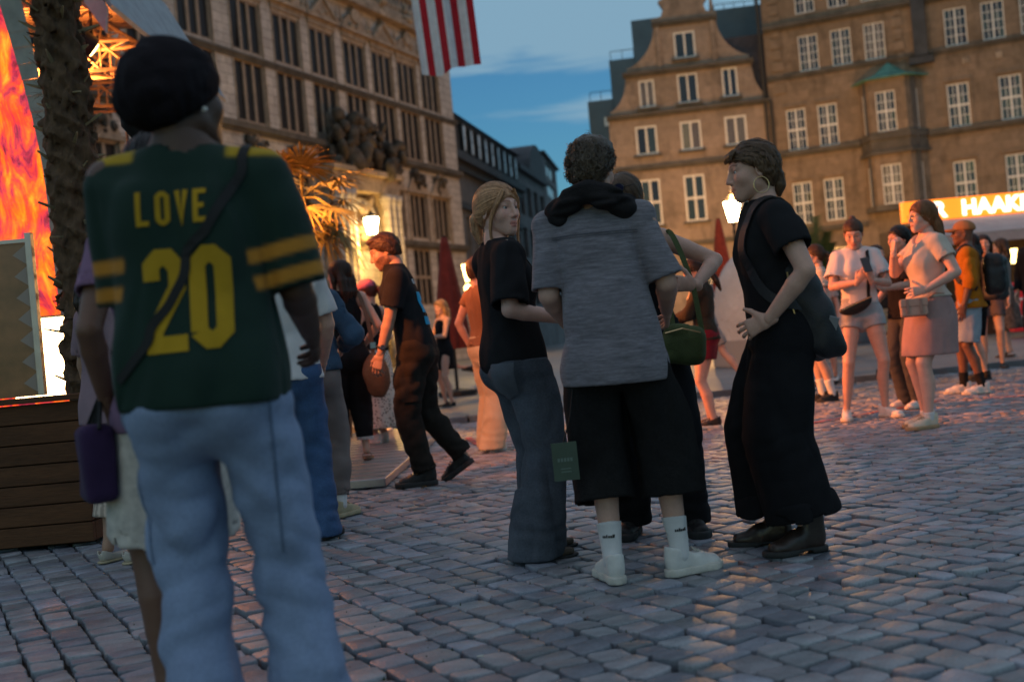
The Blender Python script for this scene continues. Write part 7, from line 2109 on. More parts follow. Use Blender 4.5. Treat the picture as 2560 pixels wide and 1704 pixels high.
sdf_obj('bag_body', lambda P: rbox(P, (-0.23, 0.04, 0.75), (0.05, 0.09, 0.115), 0.03) + 0.012 * folds(P, (8, 8, 5), 3), (-0.38, -0.16, 0.5), (-0.16, 0.24, 0.92), 0.01, cloth('purple_tote', (0.045, 0.024, 0.07), noise=(8, 0.2)), tb)
for y in (-0.03, 0.1): MB().tube([(-0.23, y - 0.03, 0.85), (-0.2, 0.035, 0.95), (-0.23, y + 0.03, 0.85)], 0.006, 6).build('handle', M_strap, tb)

# --- person with striped trousers and pale slippers
M_strp = mat('striped_linen', (0.33, 0.27, 0.22), 0.9, noise=(8, 0.1), attr=True)
a2 = Person((-2.16, 6.05), R(-40), 1.62, 'person in striped cropped trousers and pale slippers beside the planter', vox=CV, headvox=CH, skin='tan', feet={'R': (0.1, 0, R(-10)), 'L': (-0.1, -0.03, R(10))})
a2.make_body()
a2.top(cloth('mauve', (0.25, 0.17, 0.2)), hem=0.8, ease=0.035, sleeve=0.8, name='shirt', vox=CV)
def stripes(V):
    s_ = (np.sin(np.arctan2(V[:, 1], V[:, 0] - 0.1 * np.sign(V[:, 0])) * 14) > 0.2)
    C = np.ones((len(V), 3)); C[s_] = 1.7; return C
a2.pants(M_strp, [(0, .085, .1), (.2, .105, .112), (.5, .105, .11), (.85, .102, .108)], waist=1.0, hem=0.80, name='trousers', vox=0.009, col=stripes, fold=(0.012, (9, 9, 2)))
a2.shoes('flat', mat('pale_slipper', (0.5, 0.46, 0.4), 0.7), M_beigeS)
hair(a2, DK, 'down', n=200, h=0.008, locks=longhair(0.15), low=LOWD)

# --- man in white tee, back to us, blue jeans
a3 = Person((-1.24, 6.2), R(16), 1.78, 'man in plain white tee and blue jeans, back turned, behind the green jersey', sex=1, vox=0.010, headvox=CH, feet={'R': (0.13, -0.02, R(-25)), 'L': (-0.12, 0.1, R(15))}, hands={'R': dict(at=(0.23, 0.2, 0.98), pole=(0.4, -0.8, -0.3))}, head=(R(20), R(-8), 0))
a3.make_body()
a3.top(M_wht, hem=0.86, ease=0.03, sleeve=0.78, sl_r=(0.08, 0.08), name='t_shirt', vox=0.010, fold=(0.014, (7, 7, 6)))
a3.pants(M_jeanb, STRT, waist=1.02, hemz=0.02, seat=0.095, name='jeans', vox=0.010, fold=(0.02, (7, 7, 9)))
a3.shoes('sneaker', M_bshoe, M_bsole, 1.05)
hair(a3, (0.13, 0.07, 0.04), 'short', vol=0.012, n=350, bump=0.004, h=0.007)

# --- person with denim jacket, taupe trousers and cream sneakers
a4 = Person((-1.25, 7.0), R(10), 1.66, 'person in denim jacket, taupe trousers and cream sneakers beside the white tee', vox=CV, headvox=CH, feet={'R': (0.11, -0.03, R(-35)), 'L': (-0.1, 0.06, 0)}, hands={'R': dict(at=(0.2, 0.2, 1.02))})
a4.make_body()
a4.top(cloth('denim_jacket', (0.045, 0.085, 0.14), noise=(5, 0.35)), hem=0.95, ease=0.04, sleeve=1.75, sl_r=(0.08, 0.055), name='jacket', vox=CV, fold=(0.022, (9, 9, 7)))
a4.pants(M_taupe, [(0, .08, .095), (.15, .098, .108), (.3, .1, .11), (.5, .088, .094), (.75, .074, .08), (1, .062, .066)], waist=1.02, hem=0.93, seat=0.1, name='trousers', vox=CV, fold=(0.02, (7, 7, 6)))
a4.sock(M_sockw, 0.9)
a4.shoes('sneaker', M_beigeS, M_beigeS)
hair(a4, BR, 'short', n=200, h=0.008)

# --- dark-haired woman in black, brown leather bag
a5 = Person((-1.42, 9.75), R(28), 1.72, 'dark-haired woman in black top and cuffed black trousers with brown leather bag', vox=CV, headvox=CH, z0=0.07, feet={'R': (0.1, 0.0, R(-20)), 'L': (-0.1, 0.05, 0)}, hands={'R': dict(at=(0.22, 0.12, 1.0), pole=(0.5, -0.8, 0))}, head=(R(30), 0, 0), build=1.06)
a5.make_body()
a5.top(M_blk2, hem=0.93, ease=0.015, sleeve=0, strap=True, bust=0.07, name='tank_top', vox=CV)
a5.pants(M_blk2, [(0, .085, .1), (.15, .105, .115), (.3, .108, .116), (.5, .098, .104), (.75, .085, .09), (.9, .06, .064)], waist=1.05, hem=0.87, seat=0.1, name='trousers', vox=CV, fold=(0.02, (8, 8, 3)))
for sd in 'RL':
    for t in (0.855, 0.872): 
        c = a5.J['kne' + sd] + (a5.J['ank' + sd] - a5.J['kne' + sd]) * ((t - .5) / .5)
        MB().tube([(c[0] + 0.072 * math.cos(a), c[1] + 0.076 * math.sin(a), c[2]) for a in [2 * math.pi * i / 16 for i in range(17)]], 0.005, 5, cap=False).build('cuff_stripe', M_wht, a5.root)
a5.shoes('sandal', M_brownL, M_brownL)
hair(a5, (0.035, 0.016, 0.01), 'down', vol=0.012, n=260, h=0.008, locks=longhair(0.2), low=LOWD)
lb_ = thing_at(a5, 'leather_bag', 'slouchy brown leather shoulder bag hanging behind the woman in black', 'bag')
sdf_obj('bag_body', lambda P: ellip(P, (0.16, -0.22, 0.72), (0.11, 0.075, 0.2)) + 0.02 * folds(P, (9, 9, 4), 3), (0.0, -0.36, 0.45), (0.32, -0.08, 1.0), 0.011, M_brownL, lb_)
band([(0.16, -0.2, 0.9), (0.15, -0.18, 1.15), (0.12, -0.06, 1.44), (0.1, 0.1, 1.3)], 0.035, 0.005, None, n=24).build('strap', M_brownL, lb_)
MB().box(0.135, 0.185, -0.215, -0.205, 0.95, 1.0).build('buckle', M_steel, lb_)

# --- woman with pink cap and spotted skirt
a6 = Person((-1.40, 11.45), R(62), 1.64, 'woman with pink cap and long white spotted skirt', vox=CV, headvox=CH, z0=0.07, feet={'R': (0.09, 0.02, R(-20)), 'L': (-0.09, 0, 0)}, hands={'L': dict(at=(-0.16, 0.28, 1.08), pole=(-0.4, -0.8, -0.3)), 'R': dict(at=(0.16, 0.28, 1.08), pole=(0.4, -0.8, -0.3))}, head=(R(10), R(-8), 0), build=1.08)
a6.make_body()
a6.top(M_blk2, hem=1.0, ease=0.012, sleeve=0, strap=True, bust=0.07, name='tank_top', vox=CV)
mm = bpy.data.materials.new('spotted_cloth'); mm.use_nodes = True; _N, _L = mm.node_tree.nodes, mm.node_tree.links; _b = _N['Principled BSDF']; _b.inputs['Roughness'].default_value = 0.9
_t = _N.new('ShaderNodeTexCoord'); _v = _N.new('ShaderNodeTexVoronoi'); _v.inputs['Scale'].default_value = 42; _r = _N.new('ShaderNodeValToRGB'); _r.color_ramp.elements[0].position = 0.30; _r.color_ramp.elements[0].color = (0.05, 0.045, 0.04, 1); _r.color_ramp.elements[1].position = 0.40; _r.color_ramp.elements[1].color = (0.58, 0.54, 0.47, 1)
_L.new(_t.outputs['Object'], _v.inputs['Vector']); _L.new(_v.outputs['Distance'], _r.inputs['Fac']); _L.new(_r.outputs['Color'], _b.inputs['Base Color'])
a6.skirt(mm, [(0.16, .21, .21, .22), (0.5, .19, .18, .19), (0.8, .19, .14, .16), (0.93, .18, .12, .14), (1.03, .15, .105, .11)], vox=CV, fold=(0.035, (8, 8, 0.8)))
a6.shoes('sneaker', M_wshoe, M_wsole)
hair(a6, (0.10, 0.025, 0.018), 'tied', n=160, h=0.008, **TIE)
def capf(Q):
    d = ellip(Q, (0, -0.015, 0.05), (0.092, 0.112, 0.085)); d = smax(d, -(Q[:, 2] - 0.03), 0.006)
    b = smax(ellip(Q, (0, 0.10, 0.028), (0.075, 0.085, 0.02)), -(Q[:, 1] - 0.05), 0.01); return smin(d, b, 0.01)
M_pink = cloth('pink_cap', (0.55, 0.13, 0.22), noise=(10, 0.1))
hat(a6, 'cap', capf, M_pink, (-0.12, -0.15, -0.01), (0.12, 0.21, 0.16), 0.008)

# --- man with glasses in pale tee, facing us
a7 = Person((-1.74, 14.0), R(-165), 1.76, 'man with glasses in pale printed tee facing us behind the pink cap', sex=1, vox=0.014, headvox=CH, hands={'R': dict(at=(0.12, 0.28, 1.12), pole=(0.5, -0.6, -0.4), pose='pinch'), 'L': dict(at=(-0.12, 0.28, 1.12), pole=(-0.5, -0.6, -0.4), pose='pinch')}, head=(R(-20), R(-6), 0), skin='light')
a7.make_body()
a7.top(M_wht, hem=0.88, ease=0.03, sleeve=0.7, name='t_shirt', vox=0.014)
a7.pants(M_taupe, STRT, hemz=0.03, name='trousers', vox=0.014); a7.shoes('sneaker', M_wshoe, M_wsole)
hair(a7, (0.04, 0.022, 0.014), 'short', n=160, h=0.008); glasses(a7, M_steel)
surface_print('chest_print', [((-0.07, -0.08), (0.07, -0.08), (0.07, 0.07), (-0.07, 0.07))], a7.J['sc'] + vec(0, 0.1, -0.22), (-1, 0, 0), (0, 0, 1), (0, 1, 0), a7.sdfs['t_shirt'], cloth('grey_print', (0.4, 0.34, 0.3), noise=(25, 0.3)), a7.objs['t_shirt'], off=0.006)

# --- bearded man in black polo, walking left
a8 = Person((-0.67, 8.25), R(88), 1.86, 'bearded man in black polo and cargo trousers walking left with a wristwatch', sex=1, vox=0.0095, headvox=0.0048, pelvis=(0.0, 0.03), lean=(0.0, 0.10), hipyaw=R(-6), shyaw=R(6),
            feet={'L': (-0.08, 0.03, R(6)), 'R': (0.16, -0.24, R(-10), 0.075, R(32))}, hands={'L': dict(at=(-0.20, 0.26, 0.97), pole=(-0.4, -0.9, 0.1), pose='relaxed', n=(0.8, -0.3, -0.2)), 'R': dict(at=(0.22, 0.0, 0.95))},
            head=(R(6), R(-20), 0), skin='tan', neck_fwd=0.55, beard=((0.16, 0.10, 0.08), 0.9), brow=(0.16, 0.1, 0.08))
a8.make_body()
a8.top(M_blk, rings=[(0.86, .178, .13, .145), (0.95, .178, .13, .14), (1.08, .17, .125, .13), (1.22, .175, .13, .13), (1.34, .18, .13, .13), (1.42, .165, .095, .11), (1.475, .10, .075, .088), (1.515, .078, .07, .078)], sleeve=0.75, sl_r=(0.084, 0.08), name='polo_shirt', ease=0.028, fold=(0.013, (8, 8, 5)), vox=0.0095)
a8.pants(cloth('cargo_black', (0.022, 0.019, 0.016), noise=(6, 0.3)), [(0, .085, .1), (.15, .1, .112), (.3, .1, .11), (.5, .086, .092), (.75, .078, .084), (1, .072, .078)], waist=1.02, hem=0.97, seat=0.095, name='cargo_trousers', fold=(0.026, (7, 7, 9)), vox=0.0095)
a8.shoes('runner', M_bshoe, M_bsole, 1.1)
hair(a8, (0.06, 0.032, 0.018), 'short', vol=0.010, n=600, bump=0.003, h=0.0055, low=((-0.11, -0.06), (-0.05, -0.045), (-0.01, 0.0), (0.03, 0.02), (0.06, 0.05)), extra=lambda Q: ellip(Q, (0, 0.035, 0.10), (0.062, 0.055, 0.028)) + 0.006 * noise3(Q * 70))
w = a8.J['wriL']; f_ = nrm(a8.J['wriL'] - a8.J['elbL']); s1 = nrm(np.cross(f_, (1, 0, 0))); s2 = np.cross(f_, s1); wc = w - f_ * 0.045
wt_ = MB().tube([tuple(wc + (s1 * math.cos(a) * 0.034 + s2 * math.sin(a) * 0.034)) for a in [2 * math.pi * i / 20 for i in range(21)]], 0.009, 6, cap=False).build('wristwatch', M_strap, a8.root, smooth=True)
dl = wc + vec(-0.042, -0.008, 0.0); q_ = Vector((-1, -0.3, 0.3)).to_track_quat('Z', 'Y')
dd = MB().lathe([(0.021, 0), (0.021, 0.008), (0.017, 0.01)], n=18).build('dial', M_phone, wt_, loc=tuple(dl)); dd.rotation_mode = 'QUATERNION'; dd.rotation_quaternion = q_
q, w_ = text_quads('SA', 0.034, 0.024, 0.008, 0.007)
surface_print('staff_lettering', q, a8.J['sc'] + vec(-0.09, -0.1, -0.07), (1, 0, 0), (0, 0, 1), (0, -1, 0), a8.sdfs['polo_shirt'], cloth('white_print', (0.7, 0.7, 0.7)), a8.objs['polo_shirt'], off=0.005)
q, w_ = text_quads('S', 0.24, 0.2, 0.06, 0)
surface_print('back_emblem', q, a8.J['sc'] + vec(-w_ / 2, -0.1, -0.37), (1, 0, 0), (0, 0, 1), (0, -1, 0), a8.sdfs['polo_shirt'], cloth('cyan_print', (0.02, 0.32, 0.55)), a8.objs['polo_shirt'], off=0.005)
a8p = a8.sdfs['cargo_trousers']
surface_print('cargo_pocket', [((-0.07, -0.09), (0.07, -0.09), (0.07, 0.09), (-0.07, 0.09))], (a8.J['hipL'] + a8.J['kneL']) / 2 + vec(0, -0.01, -0.05), (0, 1, 0), (0, 0, 1), (-1, 0, 0), a8p, cloth('cargo_flap', (0.026, 0.023, 0.02), noise=(8, 0.3)), a8.objs['cargo_trousers'], off=0.012)

# --- background left: blonde woman in black dress, and sitters
a9 = Person((-1.02, 17.0), R(120), 1.58, 'small blonde woman in short black dress and heels beside the folded parasol', vox=0.015, headvox=0.009, z0=KH, hands={'L': dict(at=(-0.1, 0.28, 1.05), pole=(-.4, -.8, -.3)), 'R': dict(at=(0.1, 0.28, 1.1), pole=(.4, -.8, -.3))}, head=(R(20), 0, 0))
a9.make_body(); a9.skirt(M_blk2, [(0.60, .17, .13, .14), (0.8, .175, .13, .15), (0.93, .18, .12, .14), (1.08, .14, .105, .1), (1.25, .15, .12, .1), (1.38, .15, .1, .1), (1.43, .12, .08, .09)], name='dress', vox=0.015, fold=(0.012, (8, 8, 3)))
a9.shoes('pump', M_bshoe, M_bsole); hair(a9, (0.42, 0.26, 0.12), 'down', vol=0.018, n=160, h=0.009, locks=longhair(0.25, 0.034), low=LOWD)
hb = thing_at(a9, 'handbag', 'small pink handbag hanging left of the woman in the black dress', 'bag')
sdf_obj('bag_body', lambda P: ellip(P, (0.05, 0.42, 0.66), (0.05, 0.11, 0.09)), (-0.1, 0.28, 0.5), (0.2, 0.56, 0.8), 0.012, mat('pink_leather', (0.3, 0.08, 0.08), 0.5), hb)
MB().tube([(0.05, 0.36, 0.72), (0.06, 0.36, 1.0), (0.05, 0.46, 0.72)], 0.006, 5).build('strap', M_brownL, hb)
a10 = Person((-1.42, 16.2), R(150), 1.62, 'person in pale green skirt behind the man in the black polo', vox=0.015, headvox=0.009, z0=KH)
a10.make_body(); a10.top(M_wht, hem=0.95, ease=0.02, name='shirt', vox=0.015); a10.skirt(cloth('pale_green', (0.25, 0.25, 0.15)), [(0.45, .2, .18, .19), (0.8, .185, .14, .16), (1.03, .14, .1, .1)], vox=0.015); a10.shoes('flat', M_beigeS); hair(a10, BR, 'down', n=100, h=0.009, locks=longhair(0.2), low=LOWD)
for i, (x, y, yw, cc, lb) in enumerate(((-0.62, 20.6, 100, (0.03, 0.035, 0.04), 'person in dark clothes sitting on the ground behind the folded parasol'), (-0.2, 21.2, 70, (0.28, 0.04, 0.04), 'person in red sitting on the ground near the folded parasol'))):
    sp_ = Person((x, y), R(yw), 1.7, lb, vox=0.016, headvox=0.009, z0=KH, drop=0.70, lean=(0, -0.12), feet={'R': (0.12, 0.62, 0), 'L': (-0.12, 0.58, 0)}, hands={'R': dict(at=(0.2, 0.42, 0.5)), 'L': dict(at=(-0.2, 0.40, 0.5))})
    sp_.make_body(); sp_.top(cloth('sit_%d' % i, cc), hem=0.93, ease=0.03, sleeve=1.7, name='sweater', vox=0.016); sp_.pants(M_olived if i else M_taupe, STRT, waist=1.0, hem=0.95, name='trousers', vox=0.016); sp_.shoes('sneaker', M_wshoe, M_wsole); hair(sp_, DK, 'short', n=80, h=0.009)

# --- person in cream trousers behind the blonde woman
b1 = Person((-0.26, 10.3), R(-60), 1.76, 'person in cream trousers and pale sneakers behind the blonde woman in the black tee', vox=CV, headvox=CH, feet={'R': (0.1, -0.05, R(30)), 'L': (-0.12, 0.05, R(20))}, hands={'R': dict(at=(0.24, 0.15, 1.0)), 'L': dict(at=(-0.26, 0.0, 0.95))})
b1.make_body(); b1.top(cloth('rust', (0.25, 0.12, 0.06)), hem=0.95, ease=0.02, sleeve=0.4, name='t_shirt', vox=CV)
b1.pants(cloth('cream', (0.60, 0.47, 0.30), noise=(6, 0.06)), [(0, .085, .1), (.15, .105, .115), (.3, .11, .12), (.5, .108, .115), (.75, .115, .12), (1, .12, .125)], waist=1.04, hemz=0.03, name='trousers', vox=CV, fold=(0.035, (8, 8, 3))); b1.shoes('sneaker', M_wshoe, M_wsole); hair(b1, BR, 'short', n=120, h=0.008)
b1b = Person((0.08, 15.0), R(-100), 1.68, 'person in red jacket and teal jeans behind the grey shirt', vox=0.015, headvox=0.009)
b1b.make_body(); b1b.top(cloth('red_jacket', (0.38, 0.035, 0.045)), hem=0.9, ease=0.035, sleeve=1.7, name='jacket', vox=0.015); b1b.pants(cloth('teal', (0.04, 0.12, 0.15)), STRT, hemz=0.03, vox=0.015); b1b.shoes('sneaker', M_wshoe, M_wsole); hair(b1b, DK, 'short', n=80, h=0.009)

# --- woman in dark top and red shorts reading her phone
b2 = Person((1.80, 10.62), R(70), 1.60, 'woman in dark top and dark red shorts looking down at a phone', vox=0.011, headvox=0.006, feet={'R': (0.09, 0.03, R(-12)), 'L': (-0.08, -0.03, R(-2))}, hands={'L': dict(at=(-0.06, 0.32, 1.02), pole=(-0.5, -0.8, -0.2), pose='phone', n=(0.2, 0, 1)), 'R': dict(at=(0.06, 0.32, 1.0), pole=(0.5, -0.8, -0.2), pose='phone', n=(-0.2, 0, 1))}, head=(R(10), R(-30), 0), neck_fwd=0.3, build=1.05)
b2.make_body(); b2.top(M_olived, hem=0.90, ease=0.025, sleeve=1.85, sl_r=(0.072, 0.05), bust=0.075, name='sweater', vox=0.011, fold=(0.018, (8, 8, 6)))
b2.pants(cloth('dark_red', (0.16, 0.012, 0.02), noise=(6, 0.15)), [(0, .085, .1), (.12, .108, .118), (.25, .118, .126), (.4, .122, .13)], waist=1.03, hem=0.24, name='shorts', vox=0.011); b2.shoes('runner', M_bshoe, M_wsole, 1.05)
hair(b2, DK, 'tied', n=250, h=0.007, tie=(0, -0.10, -0.05), tail=[(0, -0.10, -0.04), (0, -0.13, -0.09), (0, -0.13, -0.2), (0, -0.11, -0.3)], tail_r=[0.025, 0.03, 0.03, 0.012])
phone(b2, 'L', 'phone held by the woman in dark red shorts')
band([(-0.1, 0.1, 1.2), (-0.09, 0.09, 1.3), (-0.06, 0.05, 1.38), (-0.02, -0.08, 1.32)], 0.03, 0.005, b2.sdfs['sweater'], 0.006, 24).build('cream_strap', M_beigeS, b2.root)
b3 = Person((2.55, 14.9), R(60), 1.68, 'person in grey shorts walking away between the red shorts and the black dress', vox=0.015, headvox=0.009, z0=KH, feet={'L': (-0.08, 0.15, 0), 'R': (0.1, -0.4, 0, 0.09, R(40))}, skin='light')
b3.make_body(); b3.top(cloth('grey_tee', (0.28, 0.26, 0.26)), hem=0.88, ease=0.03, name='t_shirt', vox=0.015); b3.pants(cloth('grey_shorts', (0.32, 0.29, 0.27)), SHRT, hem=0.4, name='shorts', vox=0.015); b3.shoes('sneaker', M_wshoe, M_wsole); hair(b3, BR, 'short', n=80, h=0.009)

# --- old man with glasses + woman with ponytail
b4 = Person((3.50, 14.2), R(-120), 1.72, 'grey-haired man with glasses facing the woman with the ponytail', sex=1, vox=0.014, headvox=CH, head=(R(0), R(-6), 0), skin='light')
b4.make_body(); b4.top(cloth('patterned', (0.42, 0.40, 0.38), noise=(30, 0.3)), hem=0.86, ease=0.03, sleeve=0.8, name='shirt', vox=0.014); b4.pants(M_jeanb, STRT, hemz=0.03, vox=0.014); b4.shoes('sneaker', M_bshoe); hair(b4, (0.33, 0.31, 0.3), 'short', vol=0.004, n=120, h=0.008); glasses(b4, M_gold)
b5 = Person((3.42, 12.55), R(80), 1.73, 'woman with brown ponytail, cream striped tee, white shorts and white socks in profile', vox=CV, headvox=0.006, feet={'R': (0.1, 0.05, R(-10)), 'L': (-0.08, -0.04, R(20))}, hands={'L': dict(at=(-0.2, 0.16, 0.98), pole=(-.3, -.9, 0))}, head=(R(6), R(-4), 0), neck_fwd=0.25)
b5.make_body()
def hstripe(V): C = np.ones((len(V), 3)); C[np.sin(V[:, 2] * 170) > 0.3] = 0.8; return C
b5.top(cloth('cream_tee', (0.56, 0.50, 0.42), attr=True), hem=0.93, ease=0.025, sleeve=0.6, bust=0.07, name='t_shirt', vox=CV, col=hstripe)
b5.pants(cloth('pale_shorts', (0.5, 0.46, 0.43)), SHRT, hem=0.2, name='shorts', vox=CV); b5.sock(M_sockw, 0.8)
b5.shoes('sneaker', M_bshoe, M_bsole); hair(b5, BR, 'tied', n=300, h=0.007, vol=0.01, **TIE)
# --- young people further back
for i, (x, y, yw, h_, tc, bc, lb, sh_) in enumerate(((4.0, 14.6, 150, 1.5, (0.5, 0.4, 0.37), (0.05, 0.035, 0.02), 'girl in pale pink top with dark bag behind the phone woman', 0.3),
                                                  (4.75, 14.6, 200, 1.7, (0.02, 0.02, 0.02), (0.48, 0.38, 0.24), 'person in black top and cream shorts right of the phone woman', 0.42),
                                                  (5.25, 15.2, 170, 1.72, (0.05, 0.045, 0.05), (0.03, 0.03, 0.03), 'person in dark clothes standing behind the woman in the pink skirt', 0.45),
                                                  (6.05, 14.4, 160, 1.7, (0.4, 0.2, 0.1), (0.12, 0.09, 0.09), 'bare-legged person in sandals behind the man in the mustard hoodie', 0.3))):
    q_ = Person((x, y), R(yw), h_, lb, vox=0.015, headvox=0.009, z0=KH, skin='light'); q_.make_body()
    q_.top(cloth('bt%d' % i, tc), hem=0.9, ease=0.028, sleeve=0.6, name='t_shirt', vox=0.015); q_.pants(cloth('bb%d' % i, bc), SHRT, hem=sh_, name='shorts', vox=0.015); q_.shoes('sneaker' if i < 3 else 'sandal', M_bshoe if i else M_wshoe, M_bsole); hair(q_, DK if i % 2 else BR, 'down', n=90, h=0.009, locks=longhair(0.15), low=LOWD)

# --- woman in white tee and denim shorts with phone, facing us
b6 = Person((3.14, 10.22), R(172), 1.80, 'woman in white tee and frayed denim shorts typing on a phone', vox=0.0105, headvox=0.005, feet={'R': (0.20, 0.03, R(-8)), 'L': (-0.14, 0.0, R(38))}, lean=(0.0, -0.01),
            hands={'R': dict(at=(0.045, 0.25, 1.22), pole=(0.75, -0.15, -0.85), pose='phone', f=(-0.55, 0.35, 0.7), n=(-0.3, -0.6, 0.3)), 'L': dict(at=(-0.075, 0.25, 1.22), pole=(-0.6, -0.15, -0.9), pose='phone', f=(0.2, 0.4, 0.8), n=(0.5, -0.6, 0.2))}, head=(R(-12), R(-24), 0), neck_fwd=0.3, skin='light', closed=False)
b6.make_body(); b6.top(M_wht, hem=1.0, ease=0.03, sleeve=0.72, sl_r=(0.085, 0.09), bust=0.07, name='t_shirt', vox=0.0105, fold=(0.018, (8, 8, 5)), hem_r=(0.155, 0.12, 0.125))
b6.pants(cloth('pale_denim', (0.36, 0.38, 0.40), noise=(5, 0.2), noise2=(100, 0.15)), [(0, .08, .095), (.1, .096, .108), (.2, .102, .112), (.4, .106, .114)], waist=1.06, hem=0.155, seat=0.095, name='denim_shorts', vox=0.0105, fold=(0.014, (9, 9, 12)))
b6.shoes('sneaker', M_wshoe, M_wsole, 1.02)
hair(b6, BR, 'tied', n=350, h=0.006, vol=0.006, tie=(0, -0.075, 0.11), low=((-0.11, -0.06), (-0.05, -0.05), (-0.01, 0.0), (0.03, 0.02), (0.06, 0.05)), extra=lambda Q: sphere(Q, (0, -0.075, 0.12), 0.028) + 0.004 * noise3(Q * 80))
ph = thing_at(b6, 'phone', 'dark phone in the hands of the woman in the white tee', 'phone')
MB().box(-0.036, 0.036, -0.004, 0.004, -0.075, 0.075).build('phone_body', M_phone, ph, loc=(-0.025, 0.36, 1.36), rot=(R(28), R(6), R(6)), bevel=0.006)
bb_ = thing_at(b6, 'belt_bag', 'black belt bag worn across the woman in the white tee', 'bag')
sdf_obj('bag_body', lambda P: smax(ellip(P, (0.07, 0.185, 1.03), (0.155, 0.05, 0.085), np.array(Euler((0, R(20), 0)).to_matrix(), dtype=f32)), (P[:, 2] - 1.065 + P[:, 0] * 0.36), 0.02), (-0.12, 0.1, 0.9), (0.26, 0.27, 1.16), 0.008, mat('black_bag', (0.02, 0.018, 0.016), 0.45, noise=(14, 0.25), bump=(60, 0.3)), bb_)
MB().tube([(-0.07, 0.235, 1.085), (0.07, 0.245, 1.035), (0.19, 0.22, 0.985)], 0.004, 5).build('zip', M_gold, bb_)
band([(-0.07, 0.17, 1.09), (-0.085, 0.2, 1.2), (-0.09, 0.17, 1.35), (-0.085, 0.08, 1.47), (-0.07, -0.06, 1.47)], 0.03, 0.004, b6.sdfs['t_shirt'], 0.006, 30).build('strap', M_strap, bb_)

# --- woman in pink skirt, profile left, hand on hip
b7 = Person((3.30, 9.05), R(98), 1.80, 'woman with long reddish hair, cream top and dusty pink skirt in profile', vox=0.0105, headvox=0.005, pelvis=(0, -0.02), lean=(0, -0.03), feet={'R': (0.10, 0.02, R(-4)), 'L': (-0.09, 0.10, R(4))},
            hands={'L': dict(at=(-0.215, 0.10, 1.09), pole=(-0.5, -0.9, 0.05), pose='hip', f=(0.25, 0.85, -0.1), n=(0.9, -0.2, -0.1)), 'R': dict(at=(0.02, 0.22, 1.40), pole=(0.5, 0.2, -0.8), pose='pinch', f=(-0.1, -0.05, 1), n=(0, -1, 0))}, head=(R(2), R(2), 0), neck_fwd=0.2, skin='fair', build=1.10)
b7.make_body(); b7.top(cloth('cream_top', (0.55, 0.47, 0.40), noise=(6, 0.06)), hem=1.0, ease=0.018, sleeve=0.55, sl_r=(0.075, 0.072), bust=0.082, name='top', vox=0.0105, neckline=((0, 0.05, 0.02), 0.10), fold=(0.014, (8, 8, 5)))
b7.skirt(cloth('dusty_pink', (0.36, 0.23, 0.22), noise=(7, 0.1)), [(0.56, .20, .20, .165), (0.7, .20, .185, .17), (0.85, .195, .15, .175), (0.95, .185, .12, .16), (1.06, .142, .105, .11)], vox=0.0105, fold=(0.010, (8, 8, 4)))
b7.sock(M_sockw, 0.94, r=0.006); b7.shoes('sneaker', mat('cream_leather', (0.62, 0.54, 0.42), 0.5, noise=(18, 0.1)), mat('gum_sole', (0.36, 0.25, 0.14), 0.7), 1.05)
hair(b7, AUB, 'down', n=420, h=0.006, vol=0.011, low=LOWD, seed=9, locks=[([(sx * 0.03, -0.07, 0.03), (sx * 0.045, -0.10, -0.06), (sx * 0.05, -0.115, -0.18), (sx * 0.045, -0.12, -0.33)], [0.035, 0.045, 0.04, 0.014]) for sx in (-1, 0, 1)])
glasses(b7, M_gold)
sb = thing_at(b7, 'satchel', 'small blush satchel with two buckled straps on the hip of the pink skirt', 'bag')
M_blush = mat('blush_leather', (0.42, 0.27, 0.21), 0.5, noise=(10, 0.12), bump=(60, 0.15))
sb_b = MB().box(-0.05, 0.05, -0.10, 0.10, -0.07, 0.06).build('bag_body', M_blush, sb, loc=(-0.17, 0.19, 0.96), rot=(0, R(6), R(-22)), bevel=0.012)
MB().box(-0.056, 0.052, -0.103, 0.103, 0.0, 0.066).build('flap', M_blush, sb_b, bevel=0.01)
for y in (-0.05, 0.05):
    MB().box(-0.062, -0.056, y - 0.011, y + 0.011, -0.05, 0.06).build('buckle_strap', mat('darker_blush', (0.30, 0.18, 0.14), 0.5), sb_b)
MB().tube([(-0.16, 0.1, 1.0), (-0.2, 0.02, 1.06), (-0.19, -0.06, 1.05)], 0.006, 5).build('strap', M_blush, sb)

# --- beer drinker behind her
b8 = Person((3.78, 10.9), R(110), 1.74, 'dark-haired person holding a foamy beer behind the woman in the pink skirt', vox=0.013, headvox=CH, hands={'L': dict(at=(-0.15, 0.36, 1.15), pole=(-.4, -.5, -.8), pose='grip', f=(0.1, 0.5, 0.4), n=(0.9, 0, 0)), 'R': dict(at=(0.2, 0.2, 1.0))}, skin='light')
b8.make_body(); b8.top(M_blk2, hem=0.86, ease=0.035, sleeve=0.9, name='t_shirt', vox=0.013); b8.pants(cloth('dk_sh', (0.06, 0.065, 0.07)), STRT, hemz=0.03, vox=0.013); b8.shoes('sneaker', M_wshoe, M_wsole); hair(b8, (0.014, 0.01, 0.009), 'short', n=160, vol=0.014, h=0.008)
be = thing_at(b8, 'beer_cup', 'plastic cup of beer with a white head held beside the satchel', 'cup')
bl_ = (b8.J['wriL'] + b8.hand['L']['f'] * 0.09 + vec(0.045, 0.02, 0)).tolist()
MB().lathe([(0.030, -0.09), (0.038, 0.03)], n=16).build('beer', mat('amber_beer', (0.55, 0.22, 0.02), 0.2, emit=((0.8, 0.3, 0.03), 0.15)), be, loc=bl_)
MB().lathe([(0.038, 0.031), (0.042, 0.06), (0.036, 0.078), (0.015, 0.085)], n=16).build('foam', mat('beer_foam', (0.75, 0.68, 0.55), 0.9), be, loc=bl_, smooth=True)

